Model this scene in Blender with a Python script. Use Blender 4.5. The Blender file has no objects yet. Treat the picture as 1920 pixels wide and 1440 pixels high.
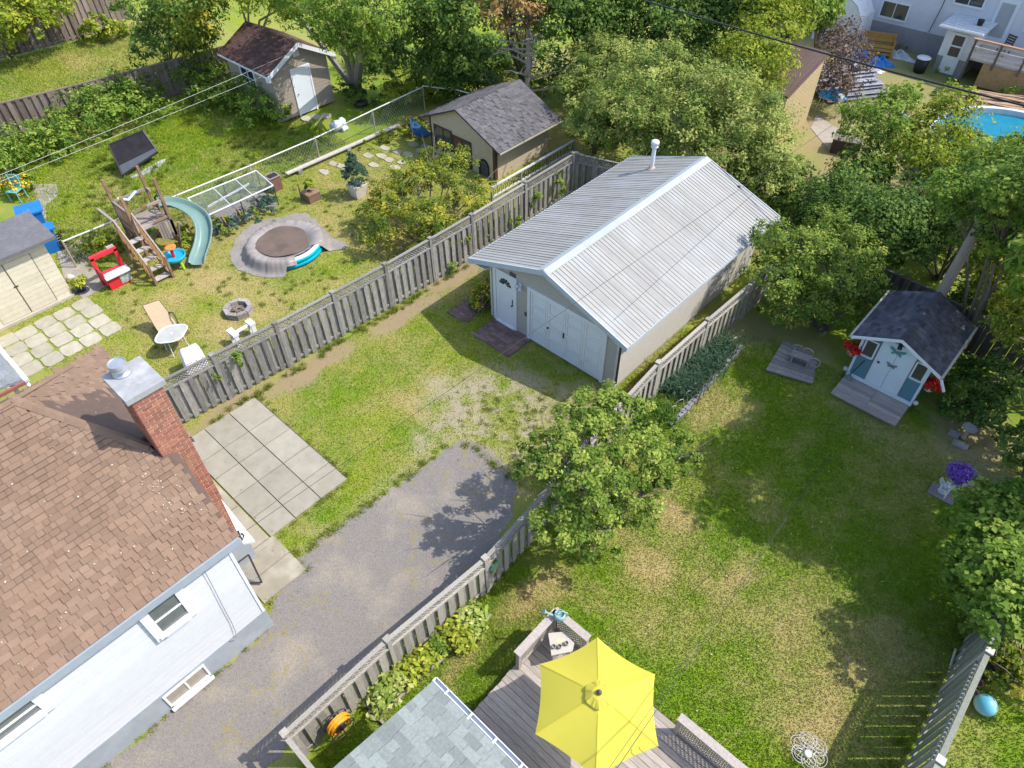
import bpy, math, random
import numpy as np
from mathutils import Vector, Matrix

# ------------------------------------------------------------------ camera, light, exposure
SC = bpy.context.scene
COL = SC.collection
FPX, PITCH, ROLL, YAW = 1310.0, .8055, -.0135, -.7535
CAMP = Vector((13.0, -12.93, 15.72))
_cp, _sp = math.cos(PITCH), math.sin(PITCH)
_d = Vector((math.sin(YAW)*_cp, math.cos(YAW)*_cp, -_sp))
_r = Vector((math.cos(YAW), -math.sin(YAW), 0))
_u = _r.cross(_d)
CR = _r*math.cos(ROLL)+_u*math.sin(ROLL)
CU = -_r*math.sin(ROLL)+_u*math.cos(ROLL)
CD = _d
cd = bpy.data.cameras.new('camera'); cam = bpy.data.objects.new('camera', cd); COL.objects.link(cam)
cd.sensor_width = 36; cd.lens = FPX/1920*36; cd.clip_end = 3000
cam.matrix_world = Matrix(((CR.x, CU.x, -CD.x, CAMP.x), (CR.y, CU.y, -CD.y, CAMP.y), (CR.z, CU.z, -CD.z, CAMP.z), (0, 0, 0, 1)))
SC.camera = cam
SUN = Vector((.58, .53, 1)).normalized()
world = bpy.data.worlds.new('World'); SC.world = world; world.use_nodes = True
wn = world.node_tree.nodes; wl = world.node_tree.links
sky = wn.new('ShaderNodeTexSky'); sky.sky_type = 'NISHITA'; sky.sun_disc = False
sky.sun_elevation = math.asin(SUN.z); sky.sun_rotation = math.atan2(SUN.x, SUN.y)
sky.air_density = 1.0; sky.dust_density = 1.5
wl.new(sky.outputs[0], wn['Background'].inputs[0]); wn['Background'].inputs[1].default_value = .15
sd = bpy.data.lights.new('sun', 'SUN'); sd.energy = 2.55; sd.angle = math.radians(.5); sd.color = (1, .95, .87)
so = bpy.data.objects.new('sun', sd); COL.objects.link(so); so.rotation_euler = (-SUN).to_track_quat('-Z', 'Y').to_euler(); so.location = (30, 30, 50)
SC.view_settings.view_transform = 'Standard'; SC.view_settings.look = 'None'
SC.view_settings.exposure = 1.16; SC.view_settings.gamma = 1; SC.view_settings.use_curve_mapping = False
SC.render.engine = 'CYCLES'
SC.cycles.max_bounces = 6; SC.cycles.transparent_max_bounces = 6
random.seed(7); RNG = np.random.default_rng(7)
PI = math.pi

def G(px, py, z=0.0):
    """ground plan: where the sight line of a surveyed image point meets the level z"""
    w = CD + CR*((px-960)/FPX) + CU*((720-py)/FPX)
    t = (z-CAMP.z)/w.z
    return CAMP + w*t

# ------------------------------------------------------------------ materials
MATS = {}
def mat(name, c1, c2=None, scale=6, rough=.8, bump=0.0, stretch=(1, 1, 1), rnd=None, rv=.25, metal=0, spec=.3, c3=None, s3=1.2, w3=.4, trans=0, alpha=None, emit=None, bscale=None, det=5):
    if name in MATS: return MATS[name]
    m = bpy.data.materials.new(name); m.use_nodes = True; MATS[name] = m
    nt = m.node_tree; N = nt.nodes; L = nt.links; b = N['Principled BSDF']
    b.inputs['Roughness'].default_value = rough; b.inputs['Metallic'].default_value = metal
    b.inputs['Specular IOR Level'].default_value = spec
    c2 = c2 or tuple(x*.8 for x in c1)
    geo = N.new('ShaderNodeNewGeometry'); mp = N.new('ShaderNodeMapping'); mp.inputs['Scale'].default_value = stretch
    L.new(geo.outputs['Position'], mp.inputs['Vector'])
    nz = N.new('ShaderNodeTexNoise'); nz.inputs['Scale'].default_value = scale; nz.inputs['Detail'].default_value = det; nz.inputs['Roughness'].default_value = .65
    L.new(mp.outputs[0], nz.inputs['Vector'])
    rp = N.new('ShaderNodeMapRange'); rp.inputs[1].default_value = .3; rp.inputs[2].default_value = .7
    L.new(nz.outputs[0], rp.inputs[0])
    mx = N.new('ShaderNodeMix'); mx.data_type = 'RGBA'; mx.inputs[6].default_value = (*c1, 1); mx.inputs[7].default_value = (*c2, 1)
    L.new(rp.outputs[0], mx.inputs[0]); out = mx.outputs[2]
    if c3:
        n3 = N.new('ShaderNodeTexNoise'); n3.inputs['Scale'].default_value = s3; n3.inputs['Detail'].default_value = 6
        L.new(geo.outputs['Position'], n3.inputs['Vector'])
        r3 = N.new('ShaderNodeMapRange'); r3.inputs[1].default_value = .5; r3.inputs[2].default_value = .68; r3.inputs[4].default_value = w3
        L.new(n3.outputs[0], r3.inputs[0])
        m3 = N.new('ShaderNodeMix'); m3.data_type = 'RGBA'; m3.inputs[7].default_value = (*c3, 1)
        L.new(r3.outputs[0], m3.inputs[0]); L.new(out, m3.inputs[6]); out = m3.outputs[2]
    if rnd:
        if rnd == 'obj': src = N.new('ShaderNodeObjectInfo').outputs['Random']
        elif rnd == 'isl': src = geo.outputs['Random Per Island']
        else:
            a_ = N.new('ShaderNodeMath'); a_.operation = 'ADD'; L.new(N.new('ShaderNodeObjectInfo').outputs['Random'], a_.inputs[0]); L.new(geo.outputs['Random Per Island'], a_.inputs[1])
            f_ = N.new('ShaderNodeMath'); f_.operation = 'FRACT'; L.new(a_.outputs[0], f_.inputs[0]); src = f_.outputs[0]
        mr = N.new('ShaderNodeMapRange'); mr.inputs[3].default_value = 1-rv; mr.inputs[4].default_value = 1+rv
        L.new(src, mr.inputs[0])
        vm = N.new('ShaderNodeVectorMath'); vm.operation = 'SCALE'; L.new(out, vm.inputs[0]); L.new(mr.outputs[0], vm.inputs['Scale']); out = vm.outputs[0]
    L.new(out, b.inputs['Base Color'])
    if bump:
        bp = N.new('ShaderNodeBump'); bp.inputs['Strength'].default_value = bump; bp.inputs['Distance'].default_value = .02
        if bscale:
            nb = N.new('ShaderNodeTexNoise'); nb.inputs['Scale'].default_value = bscale; nb.inputs['Detail'].default_value = 4; L.new(mp.outputs[0], nb.inputs['Vector']); L.new(nb.outputs[0], bp.inputs['Height'])
        else: L.new(nz.outputs[0], bp.inputs['Height'])
        L.new(bp.outputs[0], b.inputs['Normal'])
    if trans: b.inputs['Transmission Weight'].default_value = trans
    if alpha is not None: b.inputs['Alpha'].default_value = alpha
    return m

def leafmat(name, dark, mid, light, back=.35):
    m = bpy.data.materials.new(name); m.use_nodes = True; MATS[name] = m
    nt = m.node_tree; N = nt.nodes; L = nt.links; b = N['Principled BSDF']; b.inputs['Roughness'].default_value = .6; b.inputs['Specular IOR Level'].default_value = .12
    at = N.new('ShaderNodeAttribute'); at.attribute_name = 'tint'
    cr = N.new('ShaderNodeValToRGB'); e = cr.color_ramp.elements; e[0].position = .1; e[0].color = (*dark, 1); e[1].position = .95; e[1].color = (*light, 1)
    x = cr.color_ramp.elements.new(.55); x.color = (*mid, 1)
    L.new(at.outputs['Fac'], cr.inputs[0]); L.new(cr.outputs[0], b.inputs['Base Color'])
    t = N.new('ShaderNodeBsdfTranslucent'); L.new(cr.outputs[0], t.inputs[0])
    mx = N.new('ShaderNodeMixShader'); mx.inputs[0].default_value = back
    L.new(b.outputs[0], mx.inputs[1]); L.new(t.outputs[0], mx.inputs[2]); L.new(mx.outputs[0], N['Material Output'].inputs[0])
    return m

# ------------------------------------------------------------------ object helpers
ROOTM = {}
def tag(o, label=None, cat=None, group=None, kind=None):
    if label: o['label'] = label
    if cat: o['category'] = cat
    if group: o['group'] = group
    if kind: o['kind'] = kind
    return o
def thing(name, label, cat, loc=(0, 0, 0), rot=0.0, group=None):
    o = bpy.data.objects.new(name, None); COL.objects.link(o); o.empty_display_size = .2
    o.location = loc; o.rotation_euler = (0, 0, rot)
    ROOTM[o] = (Matrix.Translation(Vector(loc)) @ Matrix.Rotation(rot, 4, 'Z'))
    return tag(o, label, cat, group)
def rootm(p):
    while p is not None and p.parent is not None: p = p.parent
    return ROOTM.get(p, Matrix.Identity(4)) if p is not None else Matrix.Identity(4)

class MB:
    def __init__(s): s.v = []; s.f = []
    def add(s, vs, fs):
        b = len(s.v); s.v.extend([tuple(v) for v in vs]); s.f.extend([tuple(i+b for i in f) for f in fs]); return s
    def box(s, x0, x1, y0, y1, z0, z1):
        return s.add([(x0, y0, z0), (x1, y0, z0), (x1, y1, z0), (x0, y1, z0), (x0, y0, z1), (x1, y0, z1), (x1, y1, z1), (x0, y1, z1)],
                     [(0, 3, 2, 1), (4, 5, 6, 7), (0, 1, 5, 4), (1, 2, 6, 5), (2, 3, 7, 6), (3, 0, 4, 7)])
    def obox(s, o, u, v, w):
        """box from corner o along vectors u, v, w"""
        o, u, v, w = map(Vector, (o, u, v, w))
        if u.cross(v).dot(w) < 0: u, v = v, u
        return s.add([o, o+u, o+u+v, o+v, o+w, o+u+w, o+u+v+w, o+v+w], [(0, 3, 2, 1), (4, 5, 6, 7), (0, 1, 5, 4), (1, 2, 6, 5), (2, 3, 7, 6), (3, 0, 4, 7)])
    def wbox(s, F, u0, u1, z0, z1, d0, d1):
        """box on a wall frame F=(origin, along, outward)"""
        o, u, n = F; o = Vector(o); u = Vector(u); n = Vector(n)
        return s.obox(o+u*u0+n*d0+Vector((0, 0, z0)), u*(u1-u0), n*(d1-d0), Vector((0, 0, z1-z0)))
    def beam(s, p, q, w, h=None, up=(0, 0, 1)):
        p, q = Vector(p), Vector(q); h = h or w; d = (q-p)
        upv = Vector(up)
        if abs(d.normalized().dot(upv)) > .98: upv = Vector((1, 0, 0))
        a = d.cross(upv).normalized(); b = a.cross(d).normalized()
        return s.obox(p-a*w/2-b*h/2, a*w, d, b*h)
    def cyl(s, p, q, r, r2=None, n=10, caps=True):
        p, q = Vector(p), Vector(q); r2 = r if r2 is None else r2; d = (q-p).normalized()
        a = d.orthogonal().normalized(); b = d.cross(a); vs = []
        for k in range(n):
            t = 2*PI*k/n; e = a*math.cos(t)+b*math.sin(t); vs += [p+e*r, q+e*r2]
        fs = [(2*k, 2*((k+1) % n), 2*((k+1) % n)+1, 2*k+1) for k in range(n)]
        if caps: fs += [tuple(2*k for k in reversed(range(n))), tuple(2*k+1 for k in range(n))]
        return s.add(vs, fs)
    def tube(s, pts, r, n=6, closed=False):
        pts = [Vector(p) for p in pts]; m = len(pts); rs = r if isinstance(r, (list, tuple)) else [r]*m; vs = []
        a = None
        for i, p in enumerate(pts):
            d = (pts[(i+1) % m]-pts[i-1]) if closed else (pts[min(i+1, m-1)]-pts[max(i-1, 0)])
            if d.length < 1e-9: d = Vector((0, 0, 1))
            d.normalize()
            if a is None: a = d.orthogonal().normalized()
            a = (a-d*a.dot(d))
            a = a.normalized() if a.length > 1e-6 else d.orthogonal().normalized()
            b = d.cross(a)
            vs += [p+(a*math.cos(2*PI*k/n)+b*math.sin(2*PI*k/n))*rs[i] for k in range(n)]
        fs = []
        for i in range(m if closed else m-1):
            j = (i+1) % m
            fs += [(i*n+k, i*n+(k+1) % n, j*n+(k+1) % n, j*n+k) for k in range(n)]
        if not closed: fs += [tuple(reversed(range(n))), tuple((m-1)*n+k for k in range(n))]
        return s.add(vs, fs)
    def lathe(s, prof, c=(0, 0, 0), n=16, sx=1, sy=1, caps=True):
        c = Vector(c); vs = []; m = len(prof)
        for r, z in prof:
            vs += [c+Vector((r*sx*math.cos(2*PI*k/n), r*sy*math.sin(2*PI*k/n), z)) for k in range(n)]
        fs = [(i*n+k, i*n+(k+1) % n, (i+1)*n+(k+1) % n, (i+1)*n+k) for i in range(m-1) for k in range(n)]
        if caps: fs += [tuple(reversed(range(n))), tuple((m-1)*n+k for k in range(n))]
        return s.add(vs, fs)
    def poly(s, pts): return s.add(pts, [tuple(range(len(pts)))])
    def slab(s, pts, t, n=None):
        """thick plate: polygon pts pushed by t against its normal"""
        pts = [Vector(p) for p in pts]; k = len(pts)
        nn = Vector(n) if n else (pts[1]-pts[0]).cross(pts[2]-pts[0]).normalized()
        return s.add(pts+[p-nn*t for p in pts], [tuple(range(k)), tuple(range(2*k-1, k-1, -1))]+[(i, k+i, k+(i+1) % k, (i+1) % k) for i in range(k)])
    def mesh(s, name, m, smooth=False):
        me = bpy.data.meshes.new(name); me.from_pydata(s.v, [], s.f); me.materials.append(m)
        if smooth: me.polygons.foreach_set('use_smooth', [True]*len(me.polygons))
        me.update(); return me
    def obj(s, name, m, parent=None, world=True, smooth=False):
        M = rootm(parent)
        if world and parent is not None and M != Matrix.Identity(4):
            I = M.inverted(); s.v = [tuple(I @ Vector(v)) for v in s.v]
        o = bpy.data.objects.new(name, s.mesh(name, m, smooth)); COL.objects.link(o)
        if parent is not None: o.parent = parent
        return o
def inst(me, name, parent, M, world=True):
    o = bpy.data.objects.new(name, me); COL.objects.link(o)
    if parent is not None:
        o.parent = parent
        if world: M = rootm(parent).inverted() @ M
    o.matrix_basis = M
    return o
def copy_tree(o, parent=None):
    c = o.copy(); COL.objects.link(c); c.parent = parent
    if o in ROOTM: ROOTM[c] = ROOTM[o]
    for ch in o.children: copy_tree(ch, c)
    return c
def basis(o, u, v, w):
    o, u, v, w = map(Vector, (o, u, v, w))
    return Matrix(((u.x, v.x, w.x, o.x), (u.y, v.y, w.y, o.y), (u.z, v.z, w.z, o.z), (0, 0, 0, 1)))
V = Vector

# common materials
WOODG = mat('weathered_wood', (.305, .29, .268), (.15, .142, .13), 9, .85, .5, (3, 3, .5), 'both', .28)
WOODGX = mat('weathered_deck_wood', (.40, .35, .31), (.25, .215, .19), 7, .85, .5, (.6, 6, 6), 'both', .22)
WOODNEAR = mat('weathered_fence_wood', (.37, .34, .295), (.235, .22, .19), 9, .85, .5, (3, 3, .5), 'both', .22)
WOODB = mat('brown_fence_wood', (.235, .185, .15), (.13, .10, .085), 8, .85, .5, (3, 3, .5), 'both', .3)
WHITE = mat('white_paint', (.70, .71, .72), (.64, .65, .67), 3, .5, 0, rnd='both', rv=.03)
WHITEM = mat('white_metal', (.60, .62, .64), (.54, .56, .58), 3, .35)
BLACK = mat('black_plastic', (.02, .02, .022), (.03, .03, .03), 5, .5)
DARKM = mat('dark_metal', (.05, .05, .052), (.07, .065, .06), 8, .5, metal=.3)
GALV = mat('galvanised_steel', (.50, .51, .53), (.40, .41, .43), 10, .4, metal=.6)
GLASS = mat('window_glass', (.03, .04, .045), (.05, .06, .065), 1.2, .08, spec=.8)
CONC = mat('concrete', (.325, .30, .245), (.25, .23, .185), 2.2, .9, .15, rnd='obj', rv=.10, c3=(.27, .25, .19), s3=1.1, w3=.45)
# ------------------------------------------------------------------ ground
def vnoise(x, y, cell, seed):
    r = np.random.default_rng(seed); T = r.random((256, 256))
    u = x/cell+1000; v = y/cell+1000; i = np.floor(u).astype(int); j = np.floor(v).astype(int); fu = u-i; fv = v-j
    fu = fu*fu*(3-2*fu); fv = fv*fv*(3-2*fv)
    a = T[i % 256, j % 256]; b = T[(i+1) % 256, j % 256]; c = T[i % 256, (j+1) % 256]; d = T[(i+1) % 256, (j+1) % 256]
    return (a*(1-fu)+b*fu)*(1-fv)+(c*(1-fu)+d*fu)*fv
def fbm(x, y, cell, seed, n=4):
    s = 0; w = 0
    for k in range(n): s = s+vnoise(x, y, cell/2**k, seed+k)*.6**k; w += .6**k
    return s/w
def gb(x, y, px, py, rx, ry, amp, seed):
    g = G(px, py); dx = (x-g.x)/rx; dy = (y-g.y)/ry
    r = np.sqrt(dx*dx+dy*dy)+(fbm(x, y, .9, seed)-.5)*1.1
    return amp*sstep(1.25, .35, r)
def sstep(a, b, t): t = np.clip((t-a)/(b-a), 0, 1); return t*t*(3-2*t)
# worn and dried-out patches: image point of survey, radii in metres, strength
DRY = [(1350, 755, 1.1, 1.0, .8), (1305, 790, .6, .6, .7), (1420, 930, .75, .8, .75), (1365, 900, .4, .4, .4), (1545, 1195, 1.7, 1.2, .42), (1480, 1300, 1.4, 1.1, .48), (1510, 1385, 1.1, .7, .55),
       (1200, 1050, 1.1, .7, .6), (1010, 1110, .55, .9, .85), (960, 1130, .35, .8, .7), (1290, 1000, .9, .7, .5), (1400, 1060, .35, .9, .65), (1250, 960, .8, .5, .55), (1660, 1190, .8, .7, .55), (1560, 990, .7, .6, .3), (1330, 1100, .8, .4, .45), (1175, 1160, .5, .4, .35), (1100, 1120, .6, .5, .4),
       (870, 1230, .3, .7, .8), (830, 1290, .3, .5, .6), (760, 760, .9, .5, .5), (800, 720, 1.2, .5, .35), (640, 990, .6, .5, .4), (570, 985, .5, .3, .5), (690, 960, .9, .4, .4),
       (380, 520, 1.4, 1.0, .5), (500, 560, 2.0, .9, .5), (420, 620, 1.2, .9, .55), (250, 590, 1.2, .8, .4), (620, 540, .9, .9, .4), (650, 370, 1.5, 1.2, .45), (580, 420, 1., .9, .35), (300, 640, 1.2, .7, .5), (330, 560, 1, .7, .45), (570, 600, .8, 1.2, .4)]
BARE = [(430, 770, .6, 1.8, .95), (600, 680, .55, 2.4, 1), (760, 590, .55, 2.2, 1), (860, 510, .7, 2.4, 1), (960, 430, .7, 3.0, 1), (850, 540, .5, .8, .6), (1385, 800, .25, 2.4, .25), (1060, 740, .5, 1.2, .55), (1105, 760, .8, .7, .6),
        (1640, 770, 1.5, 1.5, .55), (1830, 850, 1.6, 1.8, .75), (1700, 830, 1.3, .8, .4), (1560, 250, 2.6, 3.0, .95), (1650, 175, 3.5, 3.0, .6), (1800, 240, 4, 3, .6), (1400, 620, 1.2, 1.2, .7), (1500, 630, 1.6, 1.0, .5), (1580, 330, 2.5, 3, .7), (1900, 180, 3, 2.5, .5), (1890, 1240, .9, 1.2, .7), (430, 440, .5, 1.4, .4), (100, 390, 1.0, 1.8, .3), (230, 500, 1, .8, .25), (790, 225, 1.2, 1.5, .6)]
SANDP = [(900, 765, 1.9, 1.7, .85), (960, 720, 1.5, 1.1, .7), (820, 810, .7, 1.2, .7), (990, 800, 1.4, 1.5, .85), (1060, 720, 1.2, .8, .5), (800, 870, .4, 1.2, .35), (1040, 780, .8, .8, .5), (945, 870, .9, .4, .4), (600, 1010, .35, .9, .3), (700, 930, .3, 1.5, .3)]
def ground_attrs(x, y):
    n1 = fbm(x, y, 2.6, 11); n2 = fbm(x, y, .8, 23); n3 = fbm(x, y, .28, 37, 2)
    base = np.full_like(x, .36)
    base = np.where((x > -13.5) & (x < -3.0), .44, base)
    base = np.where(x < -13.5, .22, base); base = np.where(x < -24.3, .38, base)
    base = np.where((x > 6.8) & (y < -1), .24, base); base = np.where((x > 6.8) & (y >= -1) & (y < 10), .20, base)
    base = np.where((x > 6.8) & (x < 9.6) & (y < -6.2), .12, base)
    base = np.where(x > 16.1, .3, base)
    dry = base+(n1-.5)*.65+(n2-.5)*.5+(n3-.5)*.35
    for k, (px, py, rx, ry, a) in enumerate(DRY): dry = dry+gb(x, y, px, py, rx*1.05, ry*1.05, a*.5, 100+k)
    bare = np.clip((n1-.72)*1.5, 0, .3)
    for k, (px, py, rx, ry, a) in enumerate(BARE): bare = np.maximum(bare, gb(x, y, px, py, rx, ry, a, 200+k))
    bare = np.where((y > 14) & (x > -6), np.maximum(bare, .35+.5*n1), bare)
    sand = np.zeros_like(x)
    for k, (px, py, rx, ry, a) in enumerate(SANDP): sand = np.maximum(sand, gb(x, y, px, py, rx, ry, a, 300+k))
    sand = sand*(.22+1.15*sstep(.34, .60, n3*.65+n2*.35))*.95
    return np.clip(dry, 0, 1), np.clip(bare, 0, 1), np.clip(sand, 0, 1)
def axis(a, b, lo, hi, st):
    mid = list(np.arange(a, b+1e-6, st)); out = []; s = st; v = b
    while v < hi: s *= 1.25; v += s; out.append(min(v, hi))
    pre = []; s = st; v = a
    while v > lo: s *= 1.25; v -= s; pre.append(max(v, lo))
    return np.array(pre[::-1]+mid+out)
gx = axis(-17, 18.5, -900, 900, .15); gy = axis(-15, 14, -900, 900, .15)
GX, GY = np.meshgrid(gx, gy, indexing='ij'); nx, ny = GX.shape
fx, fy = GX.ravel(), GY.ravel()
me = bpy.data.meshes.new('ground')
co = np.stack([fx, fy, np.zeros_like(fx)], -1)
idx = np.arange(nx*ny).reshape(nx, ny)
q = np.stack([idx[:-1, :-1], idx[1:, :-1], idx[1:, 1:], idx[:-1, 1:]], -1).reshape(-1, 4)
def np_mesh(me, co, faces):
    k = faces.shape[1]; n = len(faces)
    me.vertices.add(len(co)); me.vertices.foreach_set('co', co.astype(np.float32).ravel())
    me.loops.add(n*k); me.loops.foreach_set('vertex_index', faces.astype(np.int32).ravel())
    me.polygons.add(n); me.polygons.foreach_set('loop_start', (np.arange(n)*k).astype(np.int32)); me.polygons.foreach_set('loop_total', np.full(n, k, np.int32))
    me.update(calc_edges=True)
np_mesh(me, co, q)
for nm, arr in zip(('dry', 'bare', 'sand'), ground_attrs(fx, fy)):
    a = me.attributes.new(nm, 'FLOAT', 'POINT'); a.data.foreach_set('value', arr.astype(np.float32))

def ground_mat(name, blades=False):
    m = bpy.data.materials.new(name); m.use_nodes = True; nt = m.node_tree; N = nt.nodes; L = nt.links; b = N['Principled BSDF']
    b.inputs['Roughness'].default_value = .9; b.inputs['Specular IOR Level'].default_value = .15
    geo = N.new('ShaderNodeNewGeometry')
    def noise(s, d=4):
        n = N.new('ShaderNodeTexNoise'); n.inputs['Scale'].default_value = s; n.inputs['Detail'].default_value = d; n.inputs['Roughness'].default_value = .7; L.new(geo.outputs['Position'], n.inputs['Vector']); return n.outputs[0]
    def attr(n): a = N.new('ShaderNodeAttribute'); a.attribute_name = n; return a.outputs['Fac']
    def mix(f, a, c):
        x = N.new('ShaderNodeMix'); x.data_type = 'RGBA'; L.new(f, x.inputs[0])
        for s, i in ((a, 6), (c, 7)):
            if isinstance(s, tuple): x.inputs[i].default_value = (*s, 1)
            else: L.new(s, x.inputs[i])
        return x.outputs[2]
    def mr(s, a, c, lo=0., hi=1.):
        x = N.new('ShaderNodeMapRange'); L.new(s, x.inputs[0]); x.inputs[1].default_value = a; x.inputs[2].default_value = c; x.inputs[3].default_value = lo; x.inputs[4].default_value = hi; return x.outputs[0]
    def madd(a, k, c):
        x = N.new('ShaderNodeMath'); x.operation = 'MULTIPLY_ADD'; L.new(a, x.inputs[0]); x.inputs[1].default_value = k; L.new(c, x.inputs[2]); return x.outputs[0]
    fine = noise(38, 3); mid = noise(7, 5); big = noise(.35, 3)
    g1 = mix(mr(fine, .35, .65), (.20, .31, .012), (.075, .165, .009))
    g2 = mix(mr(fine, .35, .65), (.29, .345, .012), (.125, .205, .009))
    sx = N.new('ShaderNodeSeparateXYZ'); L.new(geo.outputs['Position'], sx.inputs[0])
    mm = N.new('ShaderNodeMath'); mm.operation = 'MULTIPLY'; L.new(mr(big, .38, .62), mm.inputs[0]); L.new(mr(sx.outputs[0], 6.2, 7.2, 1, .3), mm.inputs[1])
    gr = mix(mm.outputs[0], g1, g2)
    straw = mix(mr(fine, .3, .7), (.50, .40, .165), (.24, .19, .07))
    dirt = mix(mr(fine, .3, .7), (.36, .27, .175), (.22, .16, .10))
    sandc = mix(mr(fine, .3, .7), (.42, .37, .27), (.26, .22, .145))
    dj = madd(fine, .55, madd(mid, .5, attr('dry')))
    c = mix(mr(dj, .62, 1.35), gr, straw)
    bj = madd(fine, .4, madd(mid, .4, attr('bare'))); c = mix(mr(bj, .48, 1.5), c, dirt)
    sj = madd(fine, .5, madd(mid, .3, attr('sand'))); c = mix(mr(sj, .38, 1.45), c, sandc)
    if blades:
        rr = mr(geo.outputs['Random Per Island'], 0, 1, .75, 1.35)
        vm = N.new('ShaderNodeVectorMath'); vm.operation = 'SCALE'; L.new(c, vm.inputs[0]); L.new(rr, vm.inputs['Scale']); c = vm.outputs[0]
        t = N.new('ShaderNodeBsdfTranslucent'); L.new(c, t.inputs[0]); ms = N.new('ShaderNodeMixShader'); ms.inputs[0].default_value = .3
        L.new(b.outputs[0], ms.inputs[1]); L.new(t.outputs[0], ms.inputs[2]); L.new(ms.outputs[0], N['Material Output'].inputs[0])
    else:
        bp = N.new('ShaderNodeBump'); bp.inputs['Strength'].default_value = .7; bp.inputs['Distance'].default_value = .05; L.new(fine, bp.inputs['Height']); L.new(bp.outputs[0], b.inputs['Normal'])
    L.new(c, b.inputs['Base Color']); return m
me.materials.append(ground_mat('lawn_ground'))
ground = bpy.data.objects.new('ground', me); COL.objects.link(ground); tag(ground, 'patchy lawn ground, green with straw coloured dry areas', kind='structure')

# ---- driveway (cracked asphalt)
def asphalt():
    m = mat('asphalt', (.212, .192, .174), (.165, .150, .137), 30, .92, .4, c3=(.28, .24, .185), s3=.9, w3=.7)
    nt = m.node_tree; N = nt.nodes; L = nt.links; b = N['Principled BSDF']
    vor = N.new('ShaderNodeTexVoronoi'); vor.feature = 'DISTANCE_TO_EDGE'; vor.inputs['Scale'].default_value = 1.1
    geo = N.new('ShaderNodeNewGeometry'); nz = N.new('ShaderNodeTexNoise'); nz.inputs['Scale'].default_value = 2.2; nz.inputs['Detail'].default_value = 6; L.new(geo.outputs['Position'], nz.inputs['Vector'])
    ad = N.new('ShaderNodeVectorMath'); ad.operation = 'ADD'; L.new(geo.outputs['Position'], ad.inputs[0]); L.new(nz.outputs['Color'], ad.inputs[1]); L.new(ad.outputs[0], vor.inputs['Vector'])
    r = N.new('ShaderNodeMapRange'); r.inputs[1].default_value = .006; r.inputs[2].default_value = .03; r.inputs[3].default_value = .75; r.inputs[4].default_value = 0; L.new(vor.outputs[0], r.inputs[0])
    n2 = N.new('ShaderNodeTexNoise'); n2.inputs['Scale'].default_value = .5; L.new(geo.outputs['Position'], n2.inputs['Vector'])
    r2 = N.new('ShaderNodeMapRange'); r2.inputs[1].default_value = .44; r2.inputs[2].default_value = .54; L.new(n2.outputs[0], r2.inputs[0])
    mu = N.new('ShaderNodeMath'); mu.operation = 'MULTIPLY'; L.new(r.outputs[0], mu.inputs[0]); L.new(r2.outputs[0], mu.inputs[1])
    src = b.inputs['Base Color'].links[0].from_socket
    # pale aggregate specks
    vs = N.new('ShaderNodeTexVoronoi'); vs.inputs['Scale'].default_value = 45; L.new(geo.outputs['Position'], vs.inputs['Vector'])
    rs = N.new('ShaderNodeMapRange'); rs.inputs[1].default_value = 0; rs.inputs[2].default_value = 1; rs.inputs[3].default_value = .84; rs.inputs[4].default_value = 1.18
    sp = N.new('ShaderNodeSeparateColor'); L.new(vs.outputs['Color'], sp.inputs[0]); L.new(sp.outputs[0], rs.inputs[0])
    vm = N.new('ShaderNodeVectorMath'); vm.operation = 'SCALE'; L.new(src, vm.inputs[0]); L.new(rs.outputs[0], vm.inputs['Scale'])
    mx = N.new('ShaderNodeMix'); mx.data_type = 'RGBA'; L.new(mu.outputs[0], mx.inputs[0]); L.new(vm.outputs[0], mx.inputs[6]); mx.inputs[7].default_value = (.23, .19, .07, 1)
    L.new(mx.outputs[2], b.inputs['Base Color']); return m
ed = []
random.seed(3)
def rough_edge(pts, step=.16, amp=.085):
    out = []
    for i in range(len(pts)):
        a = V(pts[i]); b = V(pts[(i+1) % len(pts)]); n = max(1, int((b-a).length/step))
        for k in range(n):
            p = a.lerp(b, k/n); out.append(p+V((random.uniform(-amp, amp), random.uniform(-amp, amp), 0)))
    return out
MB().poly([p+V((0, 0, .006)) for p in rough_edge([(3.86, -30, 0), (6.35, -30, 0), (6.35, -12.6, 0), (6.4, -8, 0), (6.05, -5.6, 0), (5.4, -4.7, 0), (4.2, -4.25, 0), (3.1, -4.5, 0), (2.95, -6.5, 0), (2.75, -9.9, 0), (3.3, -11.1, 0), (3.86, -11.7, 0)])]).obj('driveway', asphalt())
tag(bpy.data.objects['driveway'], 'cracked grey asphalt driveway beside the white house', kind='structure')

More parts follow.
